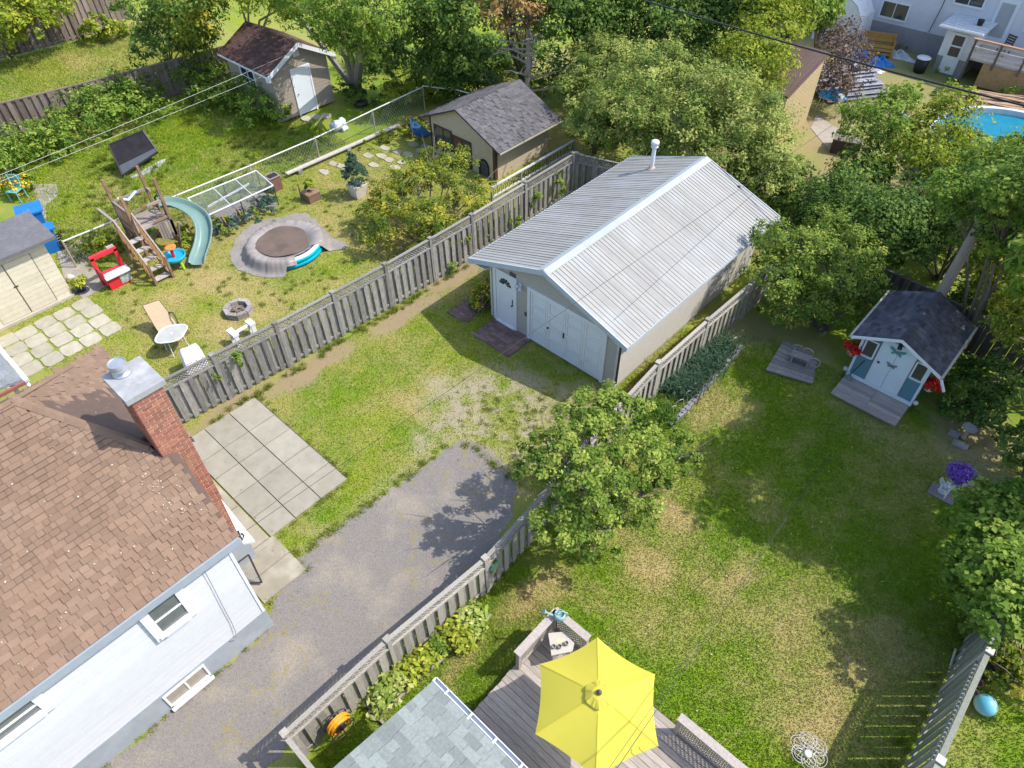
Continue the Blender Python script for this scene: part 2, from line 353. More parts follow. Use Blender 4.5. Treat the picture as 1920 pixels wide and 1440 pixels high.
# ---- patio of concrete slabs
patio = thing('patio', 'pale concrete slab patio behind the brick chimney', None, (0, -9, 0)); tag(patio, kind='structure')
if 'category' in patio: del patio['category']
MB().box(-2.78, 1.66, -10.12, -7.62, -.05, .012).obj('joint_bed', mat('joint_dirt', (.12, .105, .075), rough=1), patio)
xs = [-2.74, -2.0, -.95, -.02, .92, 1.72]; ys = [-10.15, -9.35, -8.45, -7.62]
xs = [-2.78, -1.72, -.92, .02, .95, 1.78]; ys = [-10.15, -9.38, -8.55, -7.66]
for i in range(5):
    for j in range(3):
        h = .05+random.uniform(-.004, .006)
        MB().box(xs[i]+.012, xs[i+1]-.012, ys[j]+.012, ys[j+1]-.012, 0, h).obj('slab', CONC, patio)
for x0, x1, y0, y1 in ((-2.78, -1.3, -11.2, -10.19), (-1.27, .3, -11.2, -10.19), (.33, 1.75, -11.3, -10.19), (1.78, 2.5, -11.3, -10.08), (2.52, 3.22, -11.3, -10.08)):
    MB().box(x0, x1, y0, y1, 0, .045).obj('slab', mat('old_concrete', (.33, .295, .225), (.25, .22, .165), 2, .95, .2, rnd='obj', rv=.08, c3=(.47, .43, .36), s3=1.6, w3=.5), patio)

# ---- brick pad by the garage side door
pad = thing('brick_pad', 'reddish brick paver pad below the garage side door', None, (1, -.7, 0)); tag(pad, kind='structure'); del_ = pad.pop('category', None) if hasattr(pad, 'pop') else None
PAV = mat('red_paver', (.215, .135, .115), (.15, .10, .09), 8, .9, .2, rnd='obj', rv=.25)
MB().box(.12, 1.72, -1.13, -.02, -.05, .03).obj('sand_bed', mat('sand_joint', (.2, .17, .13)), pad)
pm = MB().box(0, .20, 0, .135, 0, .05).mesh('paver', PAV)
for r in range(8):
    for c in range(8):
        x = .14+c*.205-(.1 if r % 2 else 0)*0; y = -1.12+r*.139
        if y < -1.0 and c < 1: continue
        inst(pm, 'brick', pad, Matrix.Translation((x, y, random.uniform(0, .006))))
pave = thing('brick_path', 'narrow brick path beside the garage side wall', None, (-1, 2, 0)); tag(pave, kind='structure')
pm2 = MB().box(0, .20, 0, .10, 0, .045).mesh('paver', PAV)
for r in range(30):
    for c in range(4): inst(pm2, 'brick', pave, Matrix.Translation((-1.35+c*.205+(.1 if r % 2 else 0), -.9+r*.104, random.uniform(-.01, .004))))

# ---- stone flag patio and stepping stones next door
FLAG = mat('pale_flagstone', (.40, .37, .29), (.31, .285, .215), 4, .9, .25, rnd='obj', rv=.12, c3=(.3, .28, .16), s3=2.5, w3=.4)
flag = thing('flagstone_patio', 'pale flagstones with grass joints before the cream shed', None, (-10.3, -10.6, 0)); tag(flag, kind='structure')
def rock(mb, cx, cy, rx, ry, h, n=9, jit=.18, z=0, sq=3.0):
    a0 = random.random(); pts = []
    for k in range(n):
        t = 2*PI*(k+a0*.4)/n; c, s_ = math.cos(t), math.sin(t); p = (abs(c)**sq+abs(s_)**sq)**(-1/sq)*(1+random.uniform(-jit, jit*.4))
        pts.append(V((cx+rx*c*p, cy+ry*s_*p, z+h)))
    return mb.slab(pts, h+.02, (0, 0, 1))
for i in range(4):
    for j in range(6):
        x = -11.2+i*.66+(.04 if j % 2 else -.03); y = -9.25-j*.64+(.05 if i % 2 else 0)
        rock(MB(), x+random.uniform(-.03, .03), y+random.uniform(-.03, .03), .315, .305, .03, 16, .06, sq=9).obj('flagstone', FLAG, flag)
stp = thing('stepping_stones', 'pale stepping stones leading to the dark roofed shed', None, (-10, 4.5, 0)); tag(stp, kind='structure')
for px, py in ((745, 285), (765, 290), (790, 283), (730, 300), (755, 305), (715, 293), (625, 308), (640, 312), (608, 323), (775, 270), (800, 275), (690, 292), (650, 318), (742, 315), (700, 310), (722, 278)):
    g = G(px, py); rock(MB(), g.x, g.y, .3, .2, .03, 8, .25).obj('stone', FLAG, stp)
# old concrete paths near the left edge
for nm, lab, pts in (('concrete_path', 'grey concrete path curving past the blue bins', [(60, 345), (105, 345), (110, 365), (85, 385), (88, 440), (60, 440), (70, 385)]), ('concrete_pad', 'worn concrete pad beside the cream shed', [(100, 450), (150, 450), (185, 505), (210, 530), (155, 560), (120, 520)]), ('dirt_pad', 'bare concrete slab beside the yellow steel shed', [(1530, 215), (1560, 235), (1590, 250), (1570, 290), (1545, 270), (1520, 240)])):
    o = MB().slab([G(*p, .02) for p in pts], .06, (0, 0, 1)).obj(nm, mat('path_concrete', (.34, .30, .255), (.26, .23, .195), 3, .95, .2)); tag(o, lab, kind='structure')
for o in (patio, pad, pave, flag, stp):
    if 'category' in o: del o['category']
# ------------------------------------------------------------------ building helpers
Z = V((0, 0, 1))
def siding(parent, F, u0, u1, z0, z1, course, m, span=None, lip=.016, nm='siding_board', gap=.012):
    o, u, n = map(V, F); z = z0
    while z < z1-.01:
        zt = min(z+course, z1)-gap
        if span:
            a0, b0 = span(z); a1, b1 = span(zt)
            a0, b0, a1, b1 = max(a0, u0), min(b0, u1), max(a1, u0), min(b1, u1)
        else: a0 = a1 = u0; b0 = b1 = u1
        if b0-a0 > .05:
            if b1 <= a1: a1 = b1 = (a1+b1)/2
            P = lambda uu, dd, zz: o+u*uu+n*dd+Z*zz
            vs = [P(a0, .001, z), P(b0, .001, z), P(b0, lip, z), P(a0, lip, z), P(a1, .001, zt), P(b1, .001, zt), P(b1, lip*.75, zt), P(a1, lip*.75, zt)]
            MB().add(vs, [(0, 1, 2, 3), (7, 6, 5, 4), (3, 2, 6, 7), (1, 0, 4, 5), (2, 1, 5, 6), (0, 3, 7, 4)]).obj(nm, m, parent)
        z = zt+gap
UNIT = {}
def unitbox(m):
    if m not in UNIT: UNIT[m] = MB().box(0, 1, 0, 1, -1, 0).mesh('shingle', m)
    return UNIT[m]
def shingles(parent, O, U, S, W, H, inside, m, exp=.145, tab=.30, limit=300, lift=.014, seed=1, dz=.0, teeth=False):
    O, U, S = V(O), V(U).normalized(), V(S).normalized(); Nn = U.cross(S).normalized()
    if Nn.z < 0: Nn = -Nn
    rr = random.Random(seed); items = []
    for r in range(int(H/exp)+1):
        x = -rr.random()*tab
        while x < W:
            w = tab*rr.uniform(.55, 1.35); a, b = max(x, 0), min(x+w-.006, W); v0 = r*exp; v1 = min(v0+exp, H)
            if b-a > .04 and v1-v0 > .03 and inside((a+b)/2, (v0+v1)/2):
                l = lift*rr.uniform(.7, 1.3) if not teeth else rr.choice((.011, .030))*rr.uniform(.9, 1.1); o = O+U*a+S*v0+Nn*(l+dz)
                items.append((o, U*(b-a), S*(v1-v0+.004)-Nn*(l-.003), Nn*.012))
            x += w
    items.sort(key=lambda t: (t[0]-CAMP).length)
    me = unitbox(m)
    for o, a, b, c in items[:limit]: inst(me, 'shingle', parent, basis(o, a, b, c))
    if len(items) > limit:
        mb = MB()
        for o, a, b, c in items[limit:]: mb.obox(o-c, a, b, c)
        tag(mb.obj('shingle_field', m, parent), kind='stuff')
def window(parent, F, u0, u1, z0, z1, casing=.1, d=.03, bars=(), nm='window', fm=None, glass=None, label=None, sash=True):
    fm = fm or WHITE; glass = glass or GLASS
    mb = MB()
    mb.wbox(F, u0-casing, u0, z0-casing, z1+casing, 0, d+.03).wbox(F, u1, u1+casing, z0-casing, z1+casing, 0, d+.03)
    mb.wbox(F, u0, u1, z1, z1+casing, 0, d+.028).wbox(F, u0, u1, z0-casing, z0, 0, d+.05)
    w = mb.obj(nm, fm, parent)
    if label: w['label'] = label
    MB().wbox(F, u0, u1, z0, z1, 0, d).obj('pane', glass, w)
    if sash:
        s = MB()
        for kind, t in bars:
            if kind == 'v': s.wbox(F, u0+(u1-u0)*t-.02, u0+(u1-u0)*t+.02, z0, z1, d+.001, d+.02)
            else: s.wbox(F, u0, u1, z0+(z1-z0)*t-.02, z0+(z1-z0)*t+.02, d+.002, d+.022)
        if bars: s.obj('glazing_bar', fm, w)
    return w

# ------------------------------------------------------------------ white house with brown hip roof
BRICK = mat('red_brick', (.33, .125, .085), (.25, .10, .07), 14, .85, .3, rnd='obj', rv=.22, c3=(.38, .21, .11), s3=1.3, w3=.6)
MORT = mat('mortar', (.56, .43, .35), (.48, .37, .30), 20, .95)
SH_BROWN = mat('brown_shingle', (.215, .142, .098), (.178, .117, .081), 30, .95, .3, rnd='both', rv=.13, c3=(.24, .17, .122), s3=.8, w3=.5)
HSID = mat('white_siding', (.60, .605, .62), (.56, .57, .59), 4, .6, rnd='obj', rv=.03)
FOUND = mat('grey_parging', (.33, .36, .385), (.27, .295, .32), 3, .9, .2, c3=(.40, .43, .46), s3=2, w3=.4)
house = thing('house', 'white sided house with brown shingle hip roof and red brick chimney', 'house', (.2, -20, 0))
MB().box(-3.2, 3.8, -32, -11.47, .75, 3.7).obj('wall', mat('grey_shade_backing', (.22, .235, .26)), house)  # wall core coloured dark so the board gaps read as shadow lines
MB().box(-3.2, 3.83, -32, -11.44, -.1, .75).obj('foundation', FOUND, house)
FH = ((3.8, -11.47, 0), (0, -1, 0), (1, 0, 0))
siding(house, FH, 0, 14, .74, 3.66, .195, HSID, lip=.010, gap=.016)
MB().wbox(FH, -.01, .05, .75, 3.6, 0, .03).obj('corner_trim', WHITE, house)
gs = mat('dusky_glass', (.10, .115, .11), (.16, .17, .16), 1.5, .12, spec=.7)
for cu, hw, zb in ((1.50, .27, 2.58), (4.45, .55, 2.98)):
    w = window(house, FH, cu-hw, cu+hw, zb, 3.42, .17, .055, (('h', .5),), glass=gs)
    MB().wbox(FH, cu-hw-.1, cu+hw+.1, zb-.10, zb-.03, .05, .13).obj('sill', WHITE, w)
FB = ((3.83, -11.47, 0), (0, -1, 0), (1, 0, 0))
w = window(house, FB, 1.63, 2.5, .2, .62, .045, .008, (('v', .5),), 'basement_window', glass=mat('sand_glass', (.35, .31, .25), rough=.2))
MB().wbox(FB, 1.57, 2.56, .06, .13, .055, .12).obj('window_well_sill', WHITE, w)
MB().tube([(3.87, -12.05, 3.5), (3.86, -12.08, 2.8), (3.86, -12.13, 2.0), (3.86, -12.16, 1.3), (3.87, -12.2, .9), (3.90, -12.26, .72), (3.89, -12.36, .8)], .008, 6).obj('service_cable', mat('grey_cable', (.25, .25, .26)), house)
# roof
EX, EZ, M_ = 3.95, 3.75, .45
AP = V((-.5, -12.8, 5.75)); LOWC = V((-3.35, -10.55, 3.78))
SA = V((-1, 0, M_)).normalized(); SB_dir = V((0, -1, .845)).normalized()
roof = MB()
H1 = V((1.62, -11.46, EZ+M_*(EX-1.62)))
A_pts = [V((EX, -32, EZ)), V((EX, -11.25, EZ)), V((2.0, -11.1, EZ+M_*(EX-2.0))), H1, AP, V((-.5, -32, EZ+M_*(EX+.5)))]
roof.slab([p-V((0, 0, .02)) for p in A_pts], .12, (0, 0, 1))
roof.slab([p-V((0, 0, .02)) for p in (AP, H1, V((1.15, -10.95, 4.2)), V((1.12, -10.55, 3.86)), LOWC)], .1, (0, 0, 1))
roof.slab([p-V((0, 0, .02)) for p in (AP, LOWC, V((-3.35, -32, 3.78)), V((-.5, -32, 5.75)))], .1, (0, 0, 1))
ro = roof.obj('roof', mat('roof_deck', (.12, .08, .065)), house)
def insA(u, v):
    y = -32+u; x = EX-v*math.cos(math.atan(M_))
    if y > -11.27: return False
    if x < -.45: return False
    if y > -12.8 and x < H1.x:
        t = (x-AP.x)/(H1.x-AP.x); return y < AP.y+(H1.y-AP.y)*t-.03
    if x < 2.02 and y > -11.48: return False
    return True
shingles(ro, (EX, -19.5, EZ), (0, 1, 0), SA, 8.3, 4.9, lambda u, v: insA(u+12.5, v), SH_BROWN, exp=.128, tab=.19, limit=300, seed=4, teeth=True)
def insB(u, v):
    y = -10.55-v*math.cos(math.atan(.845)); x = -3.35+u
    t = (y-LOWC.y)/(AP.y-LOWC.y)
    if x < LOWC.x+(AP.x-LOWC.x)*t-.04: return False
    if x > 1.0: return False
    th = (x-AP.x)/(H1.x-AP.x)
    if x > AP.x and y < AP.y+(H1.y-AP.y)*th+.03: return False
    return True
shingles(ro, (-3.35, -10.55, 3.86), (1, 0, 0), (0, -1, .845*.985), 4.9, 3.0, insB, mat('brown_shingle_b', (.22, .147, .102), (.182, .12, .084), 30, .95, .3, rnd='both', rv=.12), exp=.13, tab=.2, limit=170, seed=5, dz=.0, teeth=True)
capm = mat('hip_cap', (.22, .147, .102), (.182, .12, .084), 20, .95, .2, rnd='both', rv=.1)
for a, b in ((AP, H1), (LOWC, AP), (AP, V((-.5, -16, 5.75)))):
    d = (b-a); n = int(d.length/.2); sd_ = d.normalized().cross(Z).normalized()
    for k in range(n):
        p = a+d*(k/n); q_ = a+d*((k+1.1)/n)
        mb = MB(); e = V((0, 0, .045)); w_ = sd_*.10; dr = V((0, 0, -.045))
        mb.add([p-w_+dr+e, p+e+V((0, 0, .012)), p+w_+dr+e, q_-w_+dr+e, q_+e, q_+w_+dr+e], [(0, 1, 4, 3), (1, 2, 5, 4)]).obj('hip_shingle', capm, ro)
MB().box(3.9, 3.985, -32, -11.24, 3.55, 3.735).obj('fascia', mat('bluegrey_fascia', (.30, .34, .38), (.26, .30, .34), 4, .6), house)
MB().box(3.8, 3.9, -32, -11.47, 3.56, 3.60).obj('soffit', WHITE, house)
# chimney
chim = MB().box(1.16, 1.905, -11.37, -10.76, 0, 6.28).obj('chimney', MORT, house)
brm = MB().box(0, .188, 0, .012, 0, .05).mesh('brick', BRICK)
def bricks(parent, F, u0, u1, z0, z1, m=BRICK):
    o, u, n = map(V, F); r = 0; z = z0
    while z < z1-.05:
        x = u0-(.106 if r % 2 else 0)
        while x < u1-.02:
            a, b = max(x, u0), min(x+.192, u1)
            if b-a > .03:
                s = (b-a)/.192
                inst(brm, 'brick', parent, basis(o+u*a+Z*z, u*s, n*random.uniform(.9, 1.5), Z))
            x += .212
        z += .0715; r += 1
bricks(chim, ((1.905, -11.37, 0), (0, 1, 0), (1, 0, 0)), 0, .61, 1.0, 6.28)
bricks(chim, ((1.905, -11.37, 0), (-1, 0, 0), (0, -1, 0)), 0, .745, 4.7, 6.28)
MB().box(1.12, 2.0, -11.46, -10.7, -.1, .98).obj('foundation', FOUND, chim)
MB().box(1.0, 1.97, -11.45, -10.68, 6.28, 6.40).obj('cap', mat('chimney_cap_concrete', (.33, .335, .34), (.25, .255, .26), 5, .85, .3, c3=(.42, .43, .44), s3=4, w3=.6), chim)
c_ = G(229, 700, 6.4)
fl = MB().lathe([(.17, 0), (.17, .03), (.10, .05), (.10, .16)], (c_.x, c_.y, 6.4), 18).obj('flue', GALV, chim, smooth=True)
MB().lathe([(.15, 0), (.165, .002), (.165, .055), (.15, .058), (.15, .075), (.165, .078), (.165, .15), (.15, .152), (.15, .135), (0.01, .14)], (c_.x, c_.y, 6.53), 28).obj('flue_cap', mat('bright_steel', (.52, .54, .56), (.42, .44, .46), 6, .35, metal=.6), chim)
# small white soffit return and bracket at the roof corner
MB().slab([V((3.86, -11.2, 3.5)), V((3.98, -11.22, 3.52)), V((4.06, -11.02, 3.45)), V((2.9, -10.98, 3.75))], .06, (0, 0, 1)).obj('soffit_return', mat('cream_trim', (.74, .72, .66)), house)
MB().tube([G(446, 995, 3.7), G(450, 1005, 3.6), G(455, 1012, 3.55), G(457, 1004, 3.6), G(452, 1000, 3.62)], .02, 6).obj('line_bracket', BLACK, house)

# chain link gate leaning by the house corner
gate = thing('wire_gate', 'small chain link gate panel propped against the house corner', 'gate', G(480, 1080))
a, b, c2, d2 = G(466, 1040, .9), G(491, 1092, .15), G(463, 1093, .1), G(446, 1055, .85)
fr = MB()
for p, q_ in ((a, b), (b, c2), (d2, a)): fr.cyl(p, q_, .022, n=8)
fr.obj('frame', DARKM, gate)
mb = MB()
for k in range(1, 14):
    t = k/14; mb.cyl(a.lerp(b, t), d2.lerp(c2, t), .004, n=4, caps=False); mb.cyl(a.lerp(d2, t), b.lerp(c2, t), .004, n=4, caps=False)
tag(mb.obj('mesh', GALV, gate), kind='stuff')

# ------------------------------------------------------------------ garage
garage = thing('garage', 'beige sided garage with ribbed white metal gable roof', 'garage', (2.57, 4.1, 0))
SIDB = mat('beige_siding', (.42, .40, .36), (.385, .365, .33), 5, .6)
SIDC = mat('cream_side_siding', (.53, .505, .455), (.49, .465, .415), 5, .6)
GW, GL, HE, HR, XR = 5.15, 8.23, 2.23, 3.33, 2.45
KL = (HR-HE)/(XR+.73); KR = (HR-HE)/(5.585-XR)
MB().box(0, GW, 0, GL, -.1, .09).obj('foundation', mat('slab_conc', (.36, .34, .31)), garage)
zl, zr = HR-XR*KL-.06, HR-(GW-XR)*KR-.06
core = MB()
front = [V((0, 0, .09)), V((GW, 0, .09)), V((GW, 0, zr)), V((XR, 0, HR-.06)), V((0, 0, zl))]
back = [p+V((0, GL, 0)) for p in front]
core.add(front+back, [(4, 3, 2, 1, 0)[::-1], (5, 6, 7, 8, 9)[::-1], (0, 5, 6, 1), (1, 6, 7, 2), (4, 9, 5, 0)])
core.obj('wall', mat('brown_shade_backing', (.17, .155, .135)), garage)  # dark core colour in the board gaps stands in for lap shade
gsp = lambda z: ((0, GW) if z < min(zl, zr) else ((z-zl)/KL if z > zl else 0, GW-(z-zr)/KR if z > zr else GW))
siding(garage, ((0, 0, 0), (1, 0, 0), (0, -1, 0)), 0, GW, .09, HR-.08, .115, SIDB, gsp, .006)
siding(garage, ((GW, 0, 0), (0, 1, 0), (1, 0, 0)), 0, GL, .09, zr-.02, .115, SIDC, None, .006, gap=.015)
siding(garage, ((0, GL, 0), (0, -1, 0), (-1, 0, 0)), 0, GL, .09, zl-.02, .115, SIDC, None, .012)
for x, y, a in ((0, 0, -1), (GW, 0, 1)): MB().box(x-.03 if a < 0 else x-.04, x+.04 if a < 0 else x+.03, -.028, .05, .09, min(zl, zr)-.05).obj('corner_trim', mat('beige_trim', (.58, .56, .52)), garage)
MROOF = mat('white_metal_roof', (.325, .315, .295), (.285, .28, .265), 1.6, .5, rnd='both', rv=.05, c3=(.36, .37, .375), s3=.7, w3=.7, spec=.3)
def ribmesh(w, L, pitch=.152, h=.017):
    mb = MB(); prof = []
    n = int(round(w/pitch))
    for k in range(n):
        t = k*pitch; prof += [(t, h), (t+.016, h), (t+.02, 0), (t+pitch-.004, 0)]
    prof.append((w, h*.999))
    vs = []
    for s in (0, L): vs += [(s, t, z) for t, z in prof]
    m = len(prof); mb.add(vs, [(i, m+i, m+i+1, i+1) for i in range(m-1)])
    return mb
RF = MB(); groof = None
slopeR = V((5.585-XR, 0, HE-HR)); slopeL = V((-.73-XR, 0, HE-HR))
deckm = mat('roof_under', (.3, .28, .26))
groof = MB().slab([V((XR, -.25, HR-.02)), V((XR, 8.56, HR-.02)), V((5.56, 8.56, HE-.02)), V((5.56, -.25, HE-.02))], .05, (0, 0, 1)).slab([V((XR, -.25, HR-.02)), V((XR, 8.56, HR-.02)), V((-.71, 8.56, HE-.02)), V((-.71, -.25, HE-.02))], .05, (0, 0, 1)).obj('roof', deckm, garage)
pr = None
for sl in (slopeR, slopeL):
    L_ = sl.length; me_ = ribmesh(.7365, L_).mesh('roof_panel', MROOF); U_ = sl.normalized(); Vv = V((0, 1, 0)); N_ = U_.cross(Vv).normalized()
    if N_.z < 0: N_ = -N_
    for k in range(12): inst(me_, 'roof_panel', groof, basis(V((XR, -.27+k*.7375, HR+.004))+N_*.004, U_, Vv, N_))
rcap = mat('ridge_metal', (.30, .345, .39), (.35, .37, .39), 3, .4, rnd='both', rv=.08)
for k in range(5):
    y0 = -.29+k*1.78; y1 = min(y0+1.8, 8.6); mb = MB(); e = .004*(k % 2)
    mb.add([(XR-.2, y0, HR-.2*KL+.032+e), (XR, y0, HR+.05+e), (XR+.2, y0, HR-.2*KR+.032+e), (XR-.2, y1, HR-.2*KL+.032+e), (XR, y1, HR+.05+e), (XR+.2, y1, HR-.2*KR+.032+e)], [(0, 3, 4, 1), (1, 4, 5, 2)]).obj('ridge_cap', rcap, groof)
# rake trims, eaves
TRIM = mat('pale_blue_trim', (.43, .48, .53), (.38, .43, .48), 3, .5)
for y0, y1 in ((-.31, -.275), (8.585, 8.62)):
    mb = MB()
    for a, b in (((-.74, HE), (XR, HR)), ((XR, HR), (5.595, HE))):
        mb.add([(a[0], y0, a[1]-.15), (b[0], y0, b[1]-.15), (b[0], y0, b[1]+.03), (a[0], y0, a[1]+.03), (a[0], y1, a[1]-.15), (b[0], y1, b[1]-.15), (b[0], y1, b[1]+.03), (a[0], y1, a[1]+.03)], [(0, 1, 2, 3), (7, 6, 5, 4), (3, 2, 6, 7), (0, 4, 5, 1), (1, 5, 6, 2), (0, 3, 7, 4)])
    mb.obj('rake_trim', TRIM, groof)
MB().box(-.76, -.725, -.3, 8.6, HE-.13, HE+.0).obj('eave_trim', TRIM, groof); MB().box(5.58, 5.60, -.3, 8.6, HE-.1, HE+.0).obj('eave_trim', TRIM, groof)
MB().box(-.72, 0, -.25, 8.55, HE-.12, HE-.10).obj('soffit', WHITE, groof); MB().box(GW+.01, 5.57, -.25, 8.55, HE-.12, HE-.10).obj('soffit', WHITE, groof)
# side door
FG = ((0, 0, 0), (1, 0, 0), (0, -1, 0))
DOORW = mat('door_white', (.66, .70, .73), (.62, .66, .69), 3, .45)
dr = MB().wbox(FG, .25, 1.05, .1, 2.12, 0, .03).obj('side_door', DOORW, garage)
MB().wbox(FG, .13, .24, .03, 2.23, 0, .05).wbox(FG, 1.06, 1.15, .03, 2.23, 0, .05).wbox(FG, .24, 1.06, 2.13, 2.23, 0, .05).wbox(FG, .24, 1.06, .03, .1, 0, .09).obj('door_frame', WHITE, dr)
fanc = V((.66, -.033, 1.72))
for k in range(6):
    a0, a1 = PI*(k+.1)/6, PI*(k+.9)/6; r0, r1 = .07, .25
    pts = [fanc+V((math.cos(a)*r, 0, math.sin(a)*r)) for a, r in ((a0, r0), (a0, r1), ((a0+a1)/2, r1+.01), (a1, r1), (a1, r0))]
    MB().slab([p-V((0, .006, 0)) for p in pts], .006, (0, -1, 0)).obj('fanlight_pane', BLACK, dr)
MB().cyl((.97, -.03, 1.05), (.97, -.09, 1.05), .03).box(.955, .985, -.045, -.03, 1.1, 1.28).obj('handle', BLACK, dr)
# four leaf garage door
gd = MB().wbox(FG, 1.74, 4.62, .06, 2.08, -.02, .008).obj('garage_door', DOORW, garage)
MB().wbox(FG, 1.62, 1.735, .03, 2.19, 0, .05).wbox(FG, 4.625, 4.735, .03, 2.19, 0, .05).wbox(FG, 1.735, 4.625, 2.085, 2.19, 0, .05).obj('door_frame', WHITE, gd)
for k in range(4):
    x0 = 1.75+k*.717; x1 = x0+.705
    lf = MB().wbox(FG, x0, x0+.07, .07, 2.07, .009, .03).wbox(FG, x1-.07, x1, .07, 2.07, .009, .03)
    for z in (.07, .55, 1.03, 1.51, 1.985): lf.wbox(FG, x0+.07, x1-.07, z, z+.085, .009, .03)
    lf = lf.obj('door_leaf', WHITE, gd)
    for z in (.155, .635, 1.115, 1.595): MB().wbox(FG, x0+.09, x1-.09, z+.02, z+.37, .009, .020).obj('panel', DOORW, gd)
MB().wbox(FG, 3.12, 3.15, .95, 1.15, .03, .07).cyl((2.5, -.03, 1.0), (2.5, -.08, 1.0), .03).obj('handle', BLACK, gd)
pl = MB().wbox(FG, .86, 1.1, 2.2, 2.36, .012, .035).obj('house_sign', mat('dark_sign', (.06, .055, .05), (.12, .11, .1), 20, .5), garage)
MB().wbox(FG, 1.5, 1.58, .95, 1.08, .012, .05).obj('outlet_box', mat('grey_box', (.12, .12, .12)), garage)
fl2 = MB().cyl((1.32, -.012, 2.1), (1.32, -.05, 2.1), .06).obj('floodlight', WHITEM, garage)
MB().cyl((1.27, -.07, 2.06), (1.22, -.2, 1.98), .045, .065).cyl((1.37, -.07, 2.06), (1.43, -.2, 1.98), .045, .065).obj('lamp_head', WHITEM, fl2)
# stove vent on the roof
vz = HR-(XR-.95)*KL
vt = MB().cyl((.95, 7.45, vz-.1), (.95, 7.45, vz+.95), .075, n=14).obj('vent_pipe', WHITEM, garage, smooth=False)
MB().lathe([(.13, 0), (.14, .02), (.1, .05), (.1, .1), (.15, .12), (.15, .2), (.12, .24), (.02, .26)], (.95, 7.45, vz+.85), 16).obj('vent_cap', WHITEM, vt, smooth=True)
MB().lathe([(.17, -.02), (.16, .03), (.09, .12)], (.95, 7.45, vz-.02), 12).obj('flashing', mat('rust_flash', (.5, .4, .34), (.42, .3, .25), 8, .8), vt)
vx = G(1385, 351, 2.8); MB().lathe([(.06, -.05), (.06, .01), (.02, .02)], (vx.x, vx.y, HR-(vx.x-XR)*KR+.02), 12).obj('plumbing_vent', BLACK, garage)
MB().cyl((5.57, -.2, HE-.1), (5.22, -.02, HE-.3), .035).cyl((5.2, .02, HE-.3), (5.2, .02, .3), .035).obj('downspout', DARKM, garage)

# ------------------------------------------------------------------ blue garden shed
bshed = thing('garden_shed', 'small blue garden shed with white double doors and dark shingle roof', 'shed', (11.2, 6.5, 0))
BLUE = mat('slate_blue_siding', (.105, .215, .265), (.09, .19, .235), 4, .6, rnd='both', rv=.06)
LBLU = mat('pale_blue_door', (.62, .69, .74), (.58, .65, .70), 3, .5)
X0, X1, Y0, Y1 = 10.2, 12.17, 5.3, 7.6; SW = 1.83; SPK = 2.3; XM = 11.19
fr_ = [V((X0, Y0, .12)), V((X1, Y0, .12)), V((X1, Y0, SW)), V((XM, Y0, SPK-.06)), V((X0, Y0, SW))]
mb = MB(); bk = [p+V((0, Y1-Y0, 0)) for p in fr_]
mb.add(fr_+bk, [(0, 1, 2, 3, 4), (9, 8, 7, 6, 5), (1, 6, 7, 2), (0, 4, 9, 5), (0, 5, 6, 1)]).obj('wall', BLUE, bshed)
FS = ((X0, Y0, 0), (1, 0, 0), (0, -1, 0)); SWD = X1-X0
MB().wbox(FS, -.02, .05, .12, SW-.02, 0, .03).wbox(FS, SWD-.05, SWD+.02, .12, SW-.02, 0, .03).wbox(FS, .05, SWD-.05, .12, .25, 0, .028).obj('corner_trim', LBLU, bshed)
siding(bshed, ((X1, Y0, 0), (0, 1, 0), (1, 0, 0)), 0, Y1-Y0, .12, SW-.05, .15, BLUE, None, .014)
siding(bshed, ((X0, Y1, 0), (0, -1, 0), (-1, 0, 0)), 0, Y1-Y0, .12, SW-.05, .15, BLUE, None, .014)
for a, b, lab in ((.56, 1.02, 0), (1.03, 1.49, 1)):
    tp = 1.98
    d_ = MB().wbox(FS, a, b, .26, tp, 0, .03).obj('door', LBLU, bshed)
    MB().wbox(FS, a+.005 if not lab else b-.05, a+.05 if not lab else b-.005, .27, tp-.02, .031, .043).obj('door_trim', WHITE, d_)
    if lab == 0: MB().cyl(V((X0+.66, Y0-.03, 1.12)), V((X0+.66, Y0-.08, 1.12)), .03).obj('knob', BLACK, d_)
MB().wbox(FS, .53, .56, .26, 2.0, 0, .035).obj('door_frame', WHITE, bshed); MB().wbox(FS, 1.49, 1.52, .26, 2.0, 0, .035).obj('door_frame', WHITE, bshed)
gsh = mat('shed_screen', (.10, .09, .06), (.07, .065, .05), 12, .3)
for a, b in ((.14, .43), (1.60, 1.88)): window(bshed, FS, a, b, 1.12, 1.68, .045, .012, (), glass=gsh)
SH_SHED = mat('dark_shed_shingle', (.085, .082, .10), (.055, .055, .068), 25, .95, .3, rnd='both', rv=.35, c3=(.15, .14, .14), s3=2, w3=.5)
EVZ, RZ, EL, ER, YF, YB = 1.77, 2.36, 9.93, 12.48, 5.03, 7.85
ks = (RZ-EVZ)/(XM-EL)
rb = MB().slab([V((EL, YF, EVZ)), V((XM, YF, RZ)), V((XM, YB, RZ)), V((EL, YB, EVZ))], .07, (0, 0, 1)).slab([V((ER, YF, EVZ)), V((XM, YF, RZ)), V((XM, YB, RZ)), V((ER, YB, EVZ))], .07, (0, 0, 1)).obj('roof', mat('shed_deck', (.08, .075, .08)), bshed)
sl_ = math.hypot(XM-EL, RZ-EVZ)
shingles(rb, (EL, YF, EVZ), (0, 1, 0), (XM-EL, 0, RZ-EVZ), YB-YF, sl_, lambda u, v: True, SH_SHED, exp=.13, tab=.24, limit=150, seed=8)
shingles(rb, (ER, YF, EVZ), (0, 1, 0), (XM-ER, 0, RZ-EVZ), YB-YF, sl_, lambda u, v: True, SH_SHED, exp=.13, tab=.24, limit=150, seed=9)
